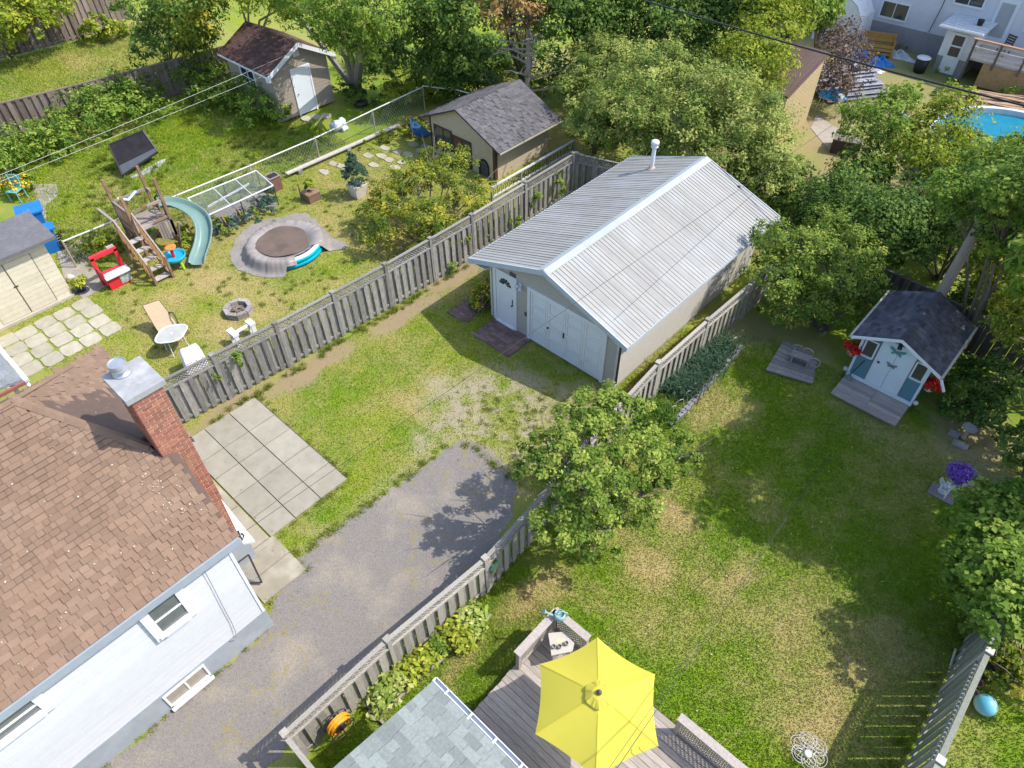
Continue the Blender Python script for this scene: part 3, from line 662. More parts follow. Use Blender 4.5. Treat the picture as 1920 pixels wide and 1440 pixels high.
for k in range(14): MB().add([(XM-.1, YF+k*.2, RZ-.02), (XM, YF+k*.2, RZ+.035), (XM+.1, YF+k*.2, RZ-.02), (XM-.1, YF+k*.2+.22, RZ-.03), (XM, YF+k*.2+.22, RZ+.025), (XM+.1, YF+k*.2+.22, RZ-.03)], [(0, 3, 4, 1), (1, 4, 5, 2)]).obj('ridge_shingle', SH_SHED, rb)
mb = MB()
for a, b in (((EL, EVZ), (XM, RZ)), ((XM, RZ), (ER, EVZ))):
    mb.add([(a[0], YF-.035, a[1]-.09), (b[0], YF-.035, b[1]-.09), (b[0], YF-.035, b[1]+.0), (a[0], YF-.035, a[1]+.0), (a[0], YF, a[1]-.09), (b[0], YF, b[1]-.09), (b[0], YF, b[1]+.0), (a[0], YF, a[1]+.0)], [(0, 1, 2, 3), (7, 6, 5, 4), (3, 2, 6, 7), (0, 4, 5, 1)])
mb.obj('rake_trim', WHITE, rb)
for x in (EL-.07, ER): MB().box(x, x+.07, YF-.03, YB, EVZ-.08, EVZ-.005).obj('gutter', mat('grubby_gutter', (.5, .47, .40), (.40, .37, .30), 9, .6), rb)
MB().cyl((ER+.03, YF, EVZ-.08), (ER+.25, YF-.1, EVZ-.35), .04).obj('downspout', WHITEM, rb)
flp = MB().box(XM-.06, XM+.06, Y0-.1, Y0-.035, 1.99, 2.1).cyl((XM, Y0-.1, 2.05), (XM+.02, Y0-.22, 1.98), .05, .07).tube([(XM-.02, Y0-.1, 2.1), (XM-.15, Y0-.14, 2.16), (XM-.22, Y0-.14, 2.12)], .012).tube([(XM+.02, Y0-.1, 2.1), (XM+.15, Y0-.14, 2.14), (XM+.22, Y0-.14, 2.08)], .012).obj('floodlight', DARKM, bshed)
# front step platform of planks
step = thing('shed_step', 'wide wooden platform step in front of the blue shed', 'step', (11.2, 4.75, 0))
MB().box(10.22, 12.12, 4.3, 5.24, 0, .1).obj('frame', WOODGX, step)
for k in range(7):
    MB().box(10.19, 11.19, 4.21+k*.148, 4.21+k*.148+.14, .1, .135).obj('plank', WOODGX, step); MB().box(11.2, 12.16, 4.21+k*.148, 4.21+k*.148+.14, .1, .136).obj('plank', WOODGX, step)
# ------------------------------------------------------------------ tan shed next door but one
tsh = thing('shed', 'tan sided shed with brown shingle roof, white door and small window', 'shed', (-19.5, 5.1, 0))
TAN = mat('tan_siding', (.34, .285, .235), (.30, .25, .205), 5, .65)
tx0, tx1, ty0, ty1 = -21.4, -17.57, 3.53, 6.7; tw, tp_ = 2.55, 3.42; tm = 5.12
f_ = [V((tx1, ty0, .1)), V((tx1, ty1, .1)), V((tx1, ty1, tw)), V((tx1, tm, tp_-.08)), V((tx1, ty0, tw))]; b_ = [p+V((tx0-tx1, 0, 0)) for p in f_]
MB().add(f_+b_, [(0, 1, 2, 3, 4), (9, 8, 7, 6, 5), (0, 4, 9, 5), (1, 6, 7, 2), (0, 5, 6, 1)]).obj('wall', TAN, tsh)
kt = (tp_-.08-tw)/(tm-ty0)
siding(tsh, ((tx1, ty0, 0), (0, 1, 0), (1, 0, 0)), 0, ty1-ty0, .12, tp_-.12, .16, TAN, lambda z: (0, ty1-ty0) if z < tw else ((z-tw)/kt, ty1-ty0-(z-tw)/kt), .014)
siding(tsh, ((tx0, ty0, 0), (1, 0, 0), (0, -1, 0)), 0, tx1-tx0, .12, tw-.05, .16, TAN, None, .014)
FT = ((tx1, ty0, 0), (0, 1, 0), (1, 0, 0)); FT2 = ((tx0, ty0, 0), (1, 0, 0), (0, -1, 0))
d_ = MB().wbox(FT, 1.12, 2.03, .1, 2.2, 0, .04).obj('door', DOORW, tsh); MB().wbox(FT, 1.02, 1.11, .05, 2.3, 0, .06).wbox(FT, 2.04, 2.13, .05, 2.3, 0, .06).wbox(FT, 1.11, 2.04, 2.21, 2.3, 0, .06).obj('door_frame', WHITE, d_); MB().cyl(V((tx1+.04, ty0+1.2, 1.1)), V((tx1+.1, ty0+1.2, 1.1)), .03).obj('knob', GALV, d_)
window(tsh, FT2, 1.2, 2.3, 1.3, 2.1, .09, .03, (('v', .5), ('h', .5)), glass=mat('dark_blue_glass', (.02, .03, .06), rough=.1))
MB().wbox(FT, 1.38, 1.72, 2.78, 3.14, .01, .04).wbox(FT, 1.42, 1.68, 2.84, 2.87, .04, .05).wbox(FT, 1.42, 1.68, 2.92, 2.95, .04, .05).wbox(FT, 1.42, 1.68, 3.0, 3.03, .04, .05).obj('gable_vent', WHITEM, tsh)
SH_T = mat('dark_brown_shingle', (.115, .062, .052), (.08, .046, .042), 20, .95, .3, rnd='both', rv=.25)
te, tev = .3, 2.42; tf = tx1+.28
rt = MB().slab([V((tf, ty0-te, tev)), V((tf, tm, tp_)), V((tx0-.2, tm, tp_)), V((tx0-.2, ty0-te, tev))], .06, (0, 0, 1)).slab([V((tf, ty1+te, tev)), V((tf, tm, tp_)), V((tx0-.2, tm, tp_)), V((tx0-.2, ty1+te, tev))], .06, (0, 0, 1)).obj('roof', SH_T, tsh)
sl_ = math.hypot(tm-ty0+te, tp_-tev)
shingles(rt, (tx0-.2, ty0-te, tev), (1, 0, 0), (0, tm-ty0+te, tp_-tev), tf-tx0+.2, sl_, lambda u, v: True, SH_T, exp=.15, tab=.3, limit=220, seed=12)
shingles(rt, (tx0-.2, ty1+te, tev), (1, 0, 0), (0, tm-ty1-te, tp_-tev), tf-tx0+.2, sl_, lambda u, v: True, SH_T, exp=.15, tab=.3, limit=60, seed=13)
mb = MB()
for a, b in (((ty0-te-.02, tev), (tm, tp_)), ((tm, tp_), (ty1+te+.02, tev))):
    vs = [(tf+dx, y, z+dz) for dx in (.003, .04) for (y, z), dz in ((a, -.17), (b, -.17), (b, .03), (a, .03))]
    mb.add(vs, [(3, 2, 1, 0), (4, 5, 6, 7), (3, 7, 6, 2), (0, 1, 5, 4), (1, 2, 6, 5), (0, 4, 7, 3)])
mb.box(tf-.15, tf+.05, ty0-te-.06, ty0-te+.1, tev-.25, tev-.05).box(tf-.15, tf+.05, ty1+te-.1, ty1+te+.06, tev-.25, tev-.05).obj('rake_trim', WHITE, rt)
MB().box(tx0-.2, tf, ty0-te-.03, ty0-te, tev-.1, tev-.01).obj('fascia', WHITE, rt)
st = thing('door_step', 'pale flat step stones at the tan shed door', 'step', (-17.1, 5.1, 0))
for k in range(3): rock(MB(), -17.1+.25*k, 4.6+.42*k, .3, .24, .08).obj('stone', FLAG, st)

# ------------------------------------------------------------------ dark roofed garden house
dsh = thing('garden_house', 'plank sided garden house with dark grey shingle roof and arched window', 'shed', (-8.1, 8.4, 0))
TANP = mat('pale_plank_siding', (.50, .415, .29), (.42, .345, .24), 7, .75)
dx0, dx1, dy0, dy1, dm = -10.1, -6.14, 6.6, 10.1, -8.1
hw = lambda x: 2.65-abs(x-dm)*.44-.07
f_ = [V((dx0, dy0, -.3)), V((dx1, dy0, -.3)), V((dx1, dy0, hw(dx1))), V((dm, dy0, hw(dm))), V((dx0, dy0, hw(dx0)))]; b_ = [p+V((0, dy1-dy0, 0)) for p in f_]
MB().add(f_+b_, [(0, 1, 2, 3, 4), (9, 8, 7, 6, 5), (1, 6, 7, 2), (0, 4, 9, 5), (0, 5, 6, 1)]).obj('wall', TANP, dsh)
siding(dsh, ((dx0, dy0, 0), (1, 0, 0), (0, -1, 0)), 0, dx1-dx0, -.2, 2.5, .14, TANP, lambda z: (0, dx1-dx0) if z < hw(dx0) else ((z-hw(dx0))/.44, dx1-dx0-(z-hw(dx1))/.44), .01)
siding(dsh, ((dx1, dy0, 0), (0, 1, 0), (1, 0, 0)), 0, dy1-dy0, -.2, hw(dx1)-.02, .14, TANP, None, .01)
BRN = mat('dark_brown_trim', (.085, .048, .035), (.06, .036, .028), 6, .6)
FD = ((dx0, dy0, 0), (1, 0, 0), (0, -1, 0))
MB().wbox(FD, 3.86, 3.99, -.2, hw(dx1)-.02, -.13, .03).obj('corner_trim', BRN, dsh); MB().wbox(FD, -.03, .06, -.2, hw(dx0)-.02, -.05, .03).obj('corner_trim', BRN, dsh)
window(dsh, FD, .32, 1.3, .5, 1.32, .08, .02, (('v', .5),), fm=BRN)
d_ = MB().wbox(FD, 1.5, 2.5, -.3, 1.2, .011, .04).obj('door', mat('red_brown_door', (.13, .062, .042), (.09, .045, .032), 8, .6), dsh); MB().wbox(FD, 1.97, 2.03, -.3, 1.2, .041, .06).obj('door_bar', BRN, d_); MB().wbox(FD, 1.42, 1.5, -.3, 1.28, .011, .06).wbox(FD, 2.5, 2.58, -.3, 1.28, .011, .06).wbox(FD, 1.49, 2.51, 1.2, 1.28, .012, .061).obj('door_frame', BRN, d_)
mb = MB(); cx_, cz_ = 3.32, .42
arc = [(cx_-.27, -.15)]+[(cx_-.27*math.cos(PI*k/10), cz_+.33*math.sin(PI*k/10)) for k in range(11)]+[(cx_+.27, -.15)]
mb.tube([V((dx0+a, dy0-.03, b)) for a, b in arc], .04, 6)
aw = mb.obj('arched_window', mat('green_black_frame', (.02, .03, .03)), dsh)
MB().slab([V((dx0+a, dy0-.016, b)) for a, b in arc], .01, (0, -1, 0)).obj('pane', mat('leaded_glass', (.16, .14, .15), (.08, .08, .09), 14, .2), aw)
m2 = MB()
for t in (-.12, 0, .12): m2.box(dx0+cx_+t-.006, dx0+cx_+t+.006, dy0-.024, dy0-.017, -.14, cz_+.25)
for t in (.0, .15, .3, .45): m2.box(dx0+cx_-.25, dx0+cx_+.25, dy0-.025, dy0-.018, t-.006, t+.006)
m2.obj('glazing_bar', BLACK, aw)
SH_D = mat('charcoal_shingle', (.115, .11, .115), (.085, .082, .087), 20, .95, .3, rnd='both', rv=.2, c3=(.15, .145, .15), s3=1.2, w3=.4)
ro_ = [(-10.6, 1.55), (-8.1, 2.65), (-5.6, 1.55)]
rd = MB().slab([V((-10.6, 6.3, 1.55)), V((-8.1, 6.3, 2.65)), V((-8.1, 10.35, 2.65)), V((-10.6, 10.35, 1.55))], .07, (0, 0, 1)).slab([V((-5.6, 6.3, 1.55)), V((-8.1, 6.3, 2.65)), V((-8.1, 10.35, 2.65)), V((-5.6, 10.35, 1.55))], .07, (0, 0, 1)).obj('roof', mat('charcoal_deck', (.05, .048, .05)), dsh)
sl_ = math.hypot(2.5, 1.1)
shingles(rd, (-5.6, 6.3, 1.55), (0, 1, 0), (-2.5, 0, 1.1), 4.05, sl_, lambda u, v: True, SH_D, exp=.15, tab=.32, limit=200, seed=14)
shingles(rd, (-10.6, 6.3, 1.55), (0, 1, 0), (2.5, 0, 1.1), 4.05, sl_, lambda u, v: True, SH_D, exp=.15, tab=.32, limit=100, seed=15)
MB().box(-5.62, -5.58, 6.35, 10.3, 1.46, 1.53).obj('eave_board', mat('bare_wood_edge', (.48, .42, .32)), rd)

# ------------------------------------------------------------------ cream shed at the left edge
csh = thing('shed', 'cream plank sided shed with double doors and flat grey roof', 'shed', (-13, -10.8, 0))
CREAM = mat('cream_planks', (.60, .545, .43), (.52, .47, .36), 5, .75, .1, (1, 1, 1), 'obj', .06)
cx0, cx1, cy0, cy1 = -13.6, -12.0, -13.6, -9.22
MB().box(cx0, cx1, cy0, cy1, 0, 2.4).obj('wall', CREAM, csh)
FC = ((cx1, cy0, 0), (0, 1, 0), (1, 0, 0)); W_ = cy1-cy0
siding(csh, FC, 0, W_, .06, 2.36, .185, CREAM, None, .014)
FC2 = ((cx1, cy1, 0), (-1, 0, 0), (0, 1, 0)); siding(csh, FC2, 0, cx1-cx0, .06, 2.36, .185, CREAM, None, .014)
for a, b in ((2.05, 2.98), (3.0, 3.86)):
    d_ = MB().wbox(FC, a, b, .12, 2.1, .005, .02).obj('door', CREAM, csh)
    for k in range(11): MB().wbox(FC, a+.01, b-.01, .12+k*.18, .12+k*.18+.172, .021, .032).obj('plank', CREAM, d_)
    MB().wbox(FC, b-.012, b+.008, .12, 2.1, .016, .036).obj('door_gap', mat('gap_dark', (.10, .08, .06)), d_)
MB().wbox(FC, 2.93, 3.07, 1.2, 1.24, .03, .05).obj('hasp', DARKM, csh)
MB().wbox(FC, -.02, W_+.03, -.02, .1, 0, .12).obj('sill', mat('sill_conc', (.45, .41, .34)), csh)
RGREY = mat('grey_roll_roof', (.145, .14, .15), (.11, .108, .115), 8, .9, .2, c3=(.18, .175, .185), s3=3, w3=.5)
MB().slab([V((-11.68, -13.7, 2.46)), V((-11.68, -8.83, 2.46)), V((-13.75, -8.83, 2.56)), V((-13.75, -13.7, 2.56))], .1, (0, 0, 1)).obj('roof', RGREY, csh)

# ------------------------------------------------------------------ porch roof of the neighbouring house (left edge)
nb = thing('porch', 'corner of a grey shingle porch roof with white gutter and post', 'porch', (-6, -13.3, 0))
SH_G = mat('blue_grey_shingle', (.24, .255, .265), (.165, .18, .19), 16, .95, .3, rnd='both', rv=.16)
rp = MB().slab([V((-9.5, -12.3, 2.5)), V((-5.45, -12.3, 2.5)), V((-5.45, -13.6, 2.72)), V((-9.5, -13.6, 2.72))], .05, (0, 0, 1)).obj('roof', SH_G, nb)
shingles(rp, (-9.5, -12.3, 2.51), (1, 0, 0), (0, -1.3, .22), 4.05, 1.3, lambda u, v: True, SH_G, exp=.15, tab=.3, limit=110, seed=16)
MB().box(-9.5, -5.4, -12.28, -12.17, 2.42, 2.5).obj('gutter', WHITEM, nb); MB().box(-5.45, -5.38, -13.6, -12.3, 2.38, 2.47).obj('fascia', mat('red_fascia', (.30, .11, .09)), nb)
MB().cyl((-5.5, -12.24, 2.42), (-5.45, -12.26, 2.25), .05).box(-5.62, -5.5, -12.62, -12.5, 0, 2.42).obj('post', WHITE, nb)

# ------------------------------------------------------------------ grey shingle house at the bottom edge
lh = thing('house', 'low house corner with pale grey shingle roof and white gutter', 'house', (10, -12.5, 0))
SH_L = mat('pale_grey_shingle', (.225, .25, .24), (.165, .187, .18), 18, .95, .35, rnd='both', rv=.2)
MB().box(8.7, 16, -19, -10.65, 0, 2.3).obj('wall', HSID, lh)
sg = .24
rl = MB().slab([V((8.38, -10.3, 2.38)), V((16, -10.3, 2.38)), V((16, -16.5, 2.38+6.2*sg)), V((8.38, -16.5, 2.38+6.2*sg))], .1, (0, 0, 1)).obj('roof', SH_L, lh)
shingles(rl, (8.38, -10.3, 2.385), (1, 0, 0), (0, -1, sg), 3.4, 2.6, lambda u, v: True, SH_L, exp=.175, tab=.34, limit=300, seed=17)
gt = MB(); gt.box(8.36, 16, -10.29, -10.28, 2.28, 2.40).box(8.36, 16, -10.2, -10.185, 2.28, 2.39).box(8.36, 16, -10.28, -10.2, 2.28, 2.295).box(8.36, 8.38, -10.29, -10.185, 2.28, 2.39)
for k in range(6): gt.box(8.7+k*.62, 8.74+k*.62, -10.36, -10.19, 2.39, 2.402)
gt.obj('gutter', WHITEM, lh)

# ------------------------------------------------------------------ wooden deck with lattice rails
deck = thing('deck', 'grey weathered wooden deck with lattice railings beside the lawn', 'deck', (11, -9, 0))
MB().box(8.8, 15, -10.28, -7.16, 0, .29).obj('frame', mat('deck_frame', (.10, .085, .075)), deck)
k = 0; y = -7.1
while y > -10.28:
    MB().box(8.75+random.uniform(-.012, .012), 15, max(y-.138, -10.28), y, .3, .338).obj('plank', WOODGX, deck); y -= .147; k += 1
def lattice(mb, F, u0, u1, z0, z1, d, sp=.085, w=.034, t=.008):
    o, u, n = map(V, F); h = z1-z0; L = u1-u0
    for sgn, dd in ((1, 0), (-1, t)):
        s = -h
        while s < L:
            a, b = max(s, 0), min(s+h, L)
            if b-a > .02:
                za, zb = (a-s), (b-s)
                if sgn < 0: za, zb = h-za, h-zb
                p = o+u*(u0+a)+Z*(z0+za)+n*(d+dd); q_ = o+u*(u0+b)+Z*(z0+zb)+n*(d+dd)
                dr = (q_-p).normalized(); sd2 = dr.cross(n).normalized()*w/2
                mb.obox(p-sd2, sd2*2, (q_-p), n*t)
            s += sp*1.4142
    return mb
RAILW = mat('rail_wood', (.40, .355, .32), (.29, .255, .23), 6, .8, .3, (3, 3, 1), 'both', .12)
def railing(par, F, L, zt=1.12, zb=.36):
    o, u, n = map(V, F)
    r = MB().wbox(F, -.06, L+.06, zt-.04, zt, -.09, .09).obj('top_rail', RAILW, par)
    MB().wbox(F, 0, L, zt-.16, zt-.045, -.02, .02).obj('rail', RAILW, par); MB().wbox(F, 0, L, zb, zb+.1, -.02, .02).obj('rail', RAILW, par)
    tag(lattice(MB(), F, .02, L-.02, zb+.09, zt-.15, -.006, .07, .028).obj('lattice', RAILW, par), kind='stuff')
    for t in (0, L): MB().wbox(F, t-.045, t+.045, .3, zt-.04, -.045, .045).obj('post', RAILW, par)
railing(deck, ((8.84, -8.4, 0), (0, 1, 0), (-1, 0, 0)), 1.2)
railing(deck, ((8.84, -7.16, 0), (1, 0, 0), (0, 1, 0)), .85)
railing(deck, ((12.12, -7.2, 0), (1, 0, 0), (0, 1, 0)), 2.6)

# ------------------------------------------------------------------ fences
def fence(name, label, pts, h, m, pitch=.27, bw=.14, lat=.33, bay=2.6, two=True, cap=True, z0=.06, postm=None, side=1, group=None, ztop=None):
    t = thing(name, label, 'fence', (pts[0][0], pts[0][1], 0), 0, group)
    hb = h-lat; pk = MB().box(-bw/2, bw/2, -.009, .009, z0, hb).mesh('picket', m); posts = set()
    for (ax, ay), (bx, by) in zip(pts[:-1], pts[1:]):
        a, b = V((ax, ay, 0)), V((bx, by, 0)); L = (b-a).length; u = (b-a)/L; n = V((u.y, -u.x, 0))*side
        nb_ = max(1, round(L/bay)); F = (a, u, n)
        for k in range(nb_):
            u0, u1 = L*k/nb_, L*(k+1)/nb_
            MB().wbox(F, u0+.045, u1-.045, hb-.05, hb+.0, -.045, .045).obj('rail', m, t)
            MB().wbox(F, u0+.045, u1-.045, .14, .23, -.02, .02).obj('rail', m, t)
            if lat:
                MB().wbox(F, u0+.045, u1-.045, h-.035, h, -.05, .05).obj('top_rail', m, t)
                tag(lattice(MB(), F, u0+.045, u1-.045, hb, h-.035, -.008, .075, .03).obj('lattice', m, t), kind='stuff')
            for uu in (u0, u1):
                p = a+u*uu; key = (round(p.x, 1), round(p.y, 1))
                if key not in posts:
                    posts.add(key); po = MB().wbox((p, u, n), -.05, .05, 0, h+(.02 if cap else 0), -.05, .05).obj('post', postm or m, t)
                    if cap: MB().wbox((p, u, n), -.075, .075, h+.021, h+.055, -.075, .075).obj('post_cap', postm or m, po)
        s = bw*.6; i = 0
        while s < L:
            d = .032 if (i % 2 == 0 or not two) else -.032
            p = a+u*s+n*(d+random.uniform(-.004, .004))
            tl = random.uniform(-.012, .012)
            inst(pk, 'picket', t, basis(p+Z*random.uniform(-.02, .01), (u+Z*tl).normalized(), n, (Z-u*tl).normalized()))
            s += pitch/(2 if two else 1); i += 1
    return t
fence('lattice_fence', 'long grey board fence with lattice top behind the concrete patio', [(-3.5, -10.2), (-3.15, -6.15), (-2.95, -2.0), (-2.9, 2.0), (-2.98, 7.9)], 1.85, WOODG, pitch=.29, bw=.15, side=1)
fence('lattice_fence', 'grey lattice topped fence along the driveway with hostas at its foot', [(6.72, -12.7), (6.76, -10.18), (6.95, -7.45), (6.75, -4.9), (6.45, -2.4), (6.25, .45)], 1.55, WOODNEAR, pitch=.31, bw=.15, side=1, lat=.31)
fence('lattice_fence', 'slatted grey fence close along the right wall of the garage', [(6.25, .55), (6.28, 3.1), (6.36, 5.7), (6.4, 8.3)], 1.5, WOODNEAR, pitch=.29, bw=.14, side=1, lat=.3)
fence('lattice_fence', 'short lattice topped fence corner at the back of the garage', [(-2.95, 8.05), (-.2, 8.9)], 1.8, WOODG, side=1)
fence('lattice_fence', 'greenish grey board fence at lower right with white topped posts', [(15.93, -7.8), (15.93, -5.14), (15.92, -2.5), (15.9, .15)], 2.15, mat('green_grey_fence', (.27, .28, .22), (.19, .20, .16), 8, .85, .4, (3, 3, .5), 'both', .18), pitch=.28, bw=.15, side=-1, lat=.42, postm=mat('pale_post', (.52, .50, .44), (.44, .42, .37), 5, .8, rnd='both', rv=.06))
fence('board_fence', 'dark board fence behind the blue garden shed under trees', [(7.9, 9.3), (10.9, 9.1), (13.4, 8.6), (16.2, 8.0)], 1.55, mat('dark_fence', (.15, .125, .11), (.10, .085, .078), 7, .9, .4, (3, 3, .5), 'both', .25), pitch=.3, bw=.15, lat=0, cap=False)
fence('board_fence', 'long brown board fence dividing the weedy yard from the far lawn', [(-26.4, -8.5), (-25.3, -3.6), (-24.6, .4), (-24.0, 4.9), (-23.7, 7.5)], 1.75, WOODB, pitch=.34, bw=.19, lat=0, bay=2.4, cap=False)
fence('board_fence', 'tall brown board fence at the far end of the upper lawn', [(-37.4, -9), (-36.4, -2.2), (-36.2, 1.8), (-37.0, 5.5)], 2.0, WOODB, pitch=.36, bw=.2, lat=0, bay=2.5, cap=False)
bl = thing('fence_end', 'short fence return at the near end of the driveway fence', 'fence', (6.75, -12.72, 0))
FE = ((6.82, -12.72, 0), (1, 0, 0), (0, 1, 0)); MB().wbox(FE, 0, 1.3, 1.47, 1.52, -.05, .05).obj('top_rail', WOODNEAR, bl); MB().wbox(FE, 0, 1.3, 1.15, 1.2, -.03, .03).obj('rail', WOODNEAR, bl); MB().wbox(FE, 0, 1.3, .14, .22, -.03, .03).obj('rail', WOODNEAR, bl)
for k in range(7): MB().wbox(FE, .03+k*.185, .17+k*.185, .06, 1.17, .03, .048).obj('picket', WOODNEAR, bl)
MB().wbox(FE, 1.3, 1.4, 0, 1.55, -.05, .05).obj('post', WOODNEAR, bl)
# white ornate ladder like fence top rail beside the dark roofed garden house
ofn = thing('ornate_railing', 'low white rail with black scroll balusters behind the garden house', 'railing', (-4.6, 7.5, 0))
FO = ((-4.7, 4.9, 0), (0, 1, 0), (1, 0, 0)); MB().wbox(FO, 0, 5.2, .95, 1.0, -.05, .05).obj('top_rail', mat('greyed_white', (.55, .53, .5)), ofn); MB().wbox(FO, 0, 5.2, .5, .55, -.05, .05).obj('bottom_rail', mat('greyed_white2', (.5, .48, .45)), ofn)
bal = MB().tube([(0, 0, .55), (0, .03, .65), (0, -.03, .8), (0, 0, .95)], .014, 5).tube([(0, .08, .6), (0, .13, .7), (0, .08, .82)], .012, 5).mesh('baluster', BLACK)
for k in range(22): inst(bal, 'baluster', ofn, Matrix.Translation((-4.7, 5.0+k*.235, 0)))
for k in (0, 1.75, 3.5, 5.2): MB().wbox(FO, k-.04, k+.04, 0, .95, -.04, .04).obj('post', WOODG, ofn)

# chain link fence across the neighbour's yard
cl = thing('chain_link_fence', 'chain link fence with bright top rail crossing the neighbouring yard', 'fence', (-13.2, 0, 0))
cpts = [(-13.55, -8.4), (-13.35, -4.0), (-13.2, -.8), (-13.15, 2.5), (-13.35, 5.9), (-13.5, 9.2)]
mb = MB(); mb.tube([(x, y, 1.15) for x, y in cpts], .03, 8); mb.obj('top_rail', mat('bright_rail', (.62, .62, .60), (.5, .5, .49), 6, .4), cl)
for x, y in cpts: MB().cyl((x, y, 0), (x, y, 1.2), .032).obj('post', mat('rusty_post', (.30, .24, .17), (.38, .34, .28), 6, .6), cl)
mb = MB()
for (ax, ay), (bx, by) in zip(cpts[:-1], cpts[1:]):
    a, b = V((ax, ay, 0)), V((bx, by, 0)); L = (b-a).length; n = int(L/.16)
    for k in range(n):
        for sg2 in (1, -1):
            p = a.lerp(b, k/n); q_ = a.lerp(b, min(1, max(0, (k+sg2*5)/n))); mb.beam(p+Z*.05, q_+Z*1.13, .005, .005)
tag(mb.obj('mesh', GALV, cl), kind='stuff')
c3_ = MB().tube([(-13.5, 9.2, 1.2), (-11.9, 10.0, 1.2), (-10.6, 10.4, 1.1)], .03, 6).obj('top_rail', MATS['bright_rail'], cl)
pb = thing('plank', 'long weathered grey plank raised beside the chain link fence', 'plank', (-13, 4, 0))
MB().beam((-13.1, .7, .2), (-12.95, 7.0, .2), .2, .06).obj('board', mat('pale_plank', (.50, .47, .42), (.40, .37, .33), 5, .85, rnd='both', rv=.1), pb)
for y in (1.2, 3.9, 6.5): MB().box(-13.12, -12.92, y, y+.2, 0, .17).obj('block', WOODG, pb)

# ------------------------------------------------------------------ upper right yard: white house, porch, sheds
wh = thing('house', 'white stucco house with grey foundation and dark windows in the back yard corner', 'house', (5, 33, 0))
STUC = mat('white_stucco', (.60, .60, .65), (.55, .55, .60), 3, .8)
MB().box(-6, 20, 32.4, 40, 1.15, 6.5).obj('wall', STUC, wh); MB().box(-6, 20, 32.38, 40, -.1, 1.15).obj('foundation', mat('grey_found', (.30, .29, .29), (.24, .235, .235), 3, .9), wh)
FW = ((0, 32.4, 0), (1, 0, 0), (0, -1, 0))
window(wh, FW, -.55, .85, 1.45, 2.2, .09, .02, (('v', .5),)); window(wh, FW, 2.95, 4.3, 2.85, 3.6, .09, .02, (('v', .5),))
d_ = MB().wbox(FW, 5.0, 5.95, 1.4, 3.5, .0, .05).obj('door', DOORW, wh); MB().wbox(FW, 5.15, 5.8, 1.7, 3.3, .05, .07).obj('pane', mat('pale_glass', (.30, .33, .36), (.4, .4, .4), 2, .15), d_)
window(wh, FW, 6.6, 8.2, 2.3, 3.4, .09, .02, (('v', .5),))
MB().tube([(2.5, 32.33, 4.5), (2.45, 32.33, 2.5), (2.3, 32.3, 1.2)], .02).tube([(4.75, 32.33, 5.5), (4.7, 32.33, 3.4)], .03).obj('service_cable', BLACK, wh)
por = thing('porch', 'white boxed back door porch with screen door and ribbed roof', 'porch', (4.2, 31, 0))
MB().box(3.6, 5.1, 30.4, 32.37, .9, 2.25).obj('wall', WHITE, por); MB().box(3.62, 5.08, 30.42, 32.37, 0, .9).obj('foundation', MATS['grey_found'], por)
FP = ((3.6, 30.4, 0), (1, 0, 0), (0, -1, 0))
d_ = MB().wbox(FP, .32, 1.1, .12, 2.12, .0, .05).obj('door', WHITE, por); MB().wbox(FP, .45, .97, 1.0, 1.45, .05, .056).wbox(FP, .45, .97, 1.53, 2.0, .05, .056).obj('screen', mat('brown_screen', (.12, .09, .075)), d_)
MB().box(3.2, 5.35, 30.05, 32.37, 2.28, 2.36).obj('roof', WHITEM, por)
for k in range(7): MB().box(3.22, 5.33, 30.1+k*.32, 30.14+k*.32, 2.362, 2.40).obj('roof_rib', WHITEM, por)
pp = thing('potted_plant', 'bright green potted plant standing on the porch roof', 'plant', (4.75, 31.3, 2.36)); MB().lathe([(.13, 0), (.17, .25)], (4.75, 31.3, 2.4), 10).obj('pot', BLACK, pp)
dk = thing('deck', 'raised back deck with white and red rails and plywood skirt', 'deck', (8, 31, 0))
MB().box(5.15, 12, 29.9, 32.36, 1.2, 1.3).obj('floor', mat('bare_deck', (.55, .50, .45)), dk)
MB().box(5.95, 12, 29.85, 29.88, .1, 1.19).obj('skirt_panel', mat('plywood', (.50, .30, .14), (.42, .25, .11), 4, .7, c3=(.28, .16, .08), s3=6, w3=.5), dk)
for x in (5.2, 6.4, 7.6, 8.8, 10): MB().box(x-.05, x+.05, 29.78, 29.88, 0 if x < 5.5 else 1.0, 2.2).obj('post', WOODB, dk)
for z in (1.45, 1.75, 2.05): MB().box(5.1, 12, 29.82, 29.86, z, z+.13).obj('rail', mat('white_rail', (.62, .55, .5), (.5, .38, .33), 2, .7, rnd='obj', rv=.1), dk)
MB().box(5.05, 12, 29.76, 29.92, 2.2, 2.24).obj('top_rail', mat('cedar_rail', (.42, .25, .16)), dk)
def chair(name, label, loc, rot, m, s=1.0, cat='chair'):
    t = thing(name, label, cat, loc, rot)
    MB().box(-.22*s, .22*s, -.22*s, .22*s, .42*s, .45*s).obj('seat', m, t, False)
    b = MB()
    for k in range(4): b.box(-.22*s, .22*s, .22*s+.02*k*s, .24*s+.02*k*s, (.5+.11*k)*s, (.58+.11*k)*s)
    b.obj('backrest', m, t, False)
    for x in (-.2, .2):
        for y in (-.2, .2): MB().box((x-.018)*s, (x+.018)*s, (y-.018)*s, (y+.018)*s, 0, (.42 if y < 0 else .95)*s).obj('leg', m, t, False)
    return t
chair('folding_chair', 'dark slatted chair on the raised back deck', (6.3, 31.3, 1.3), -.4, mat('dark_slat', (.10, .07, .06)))
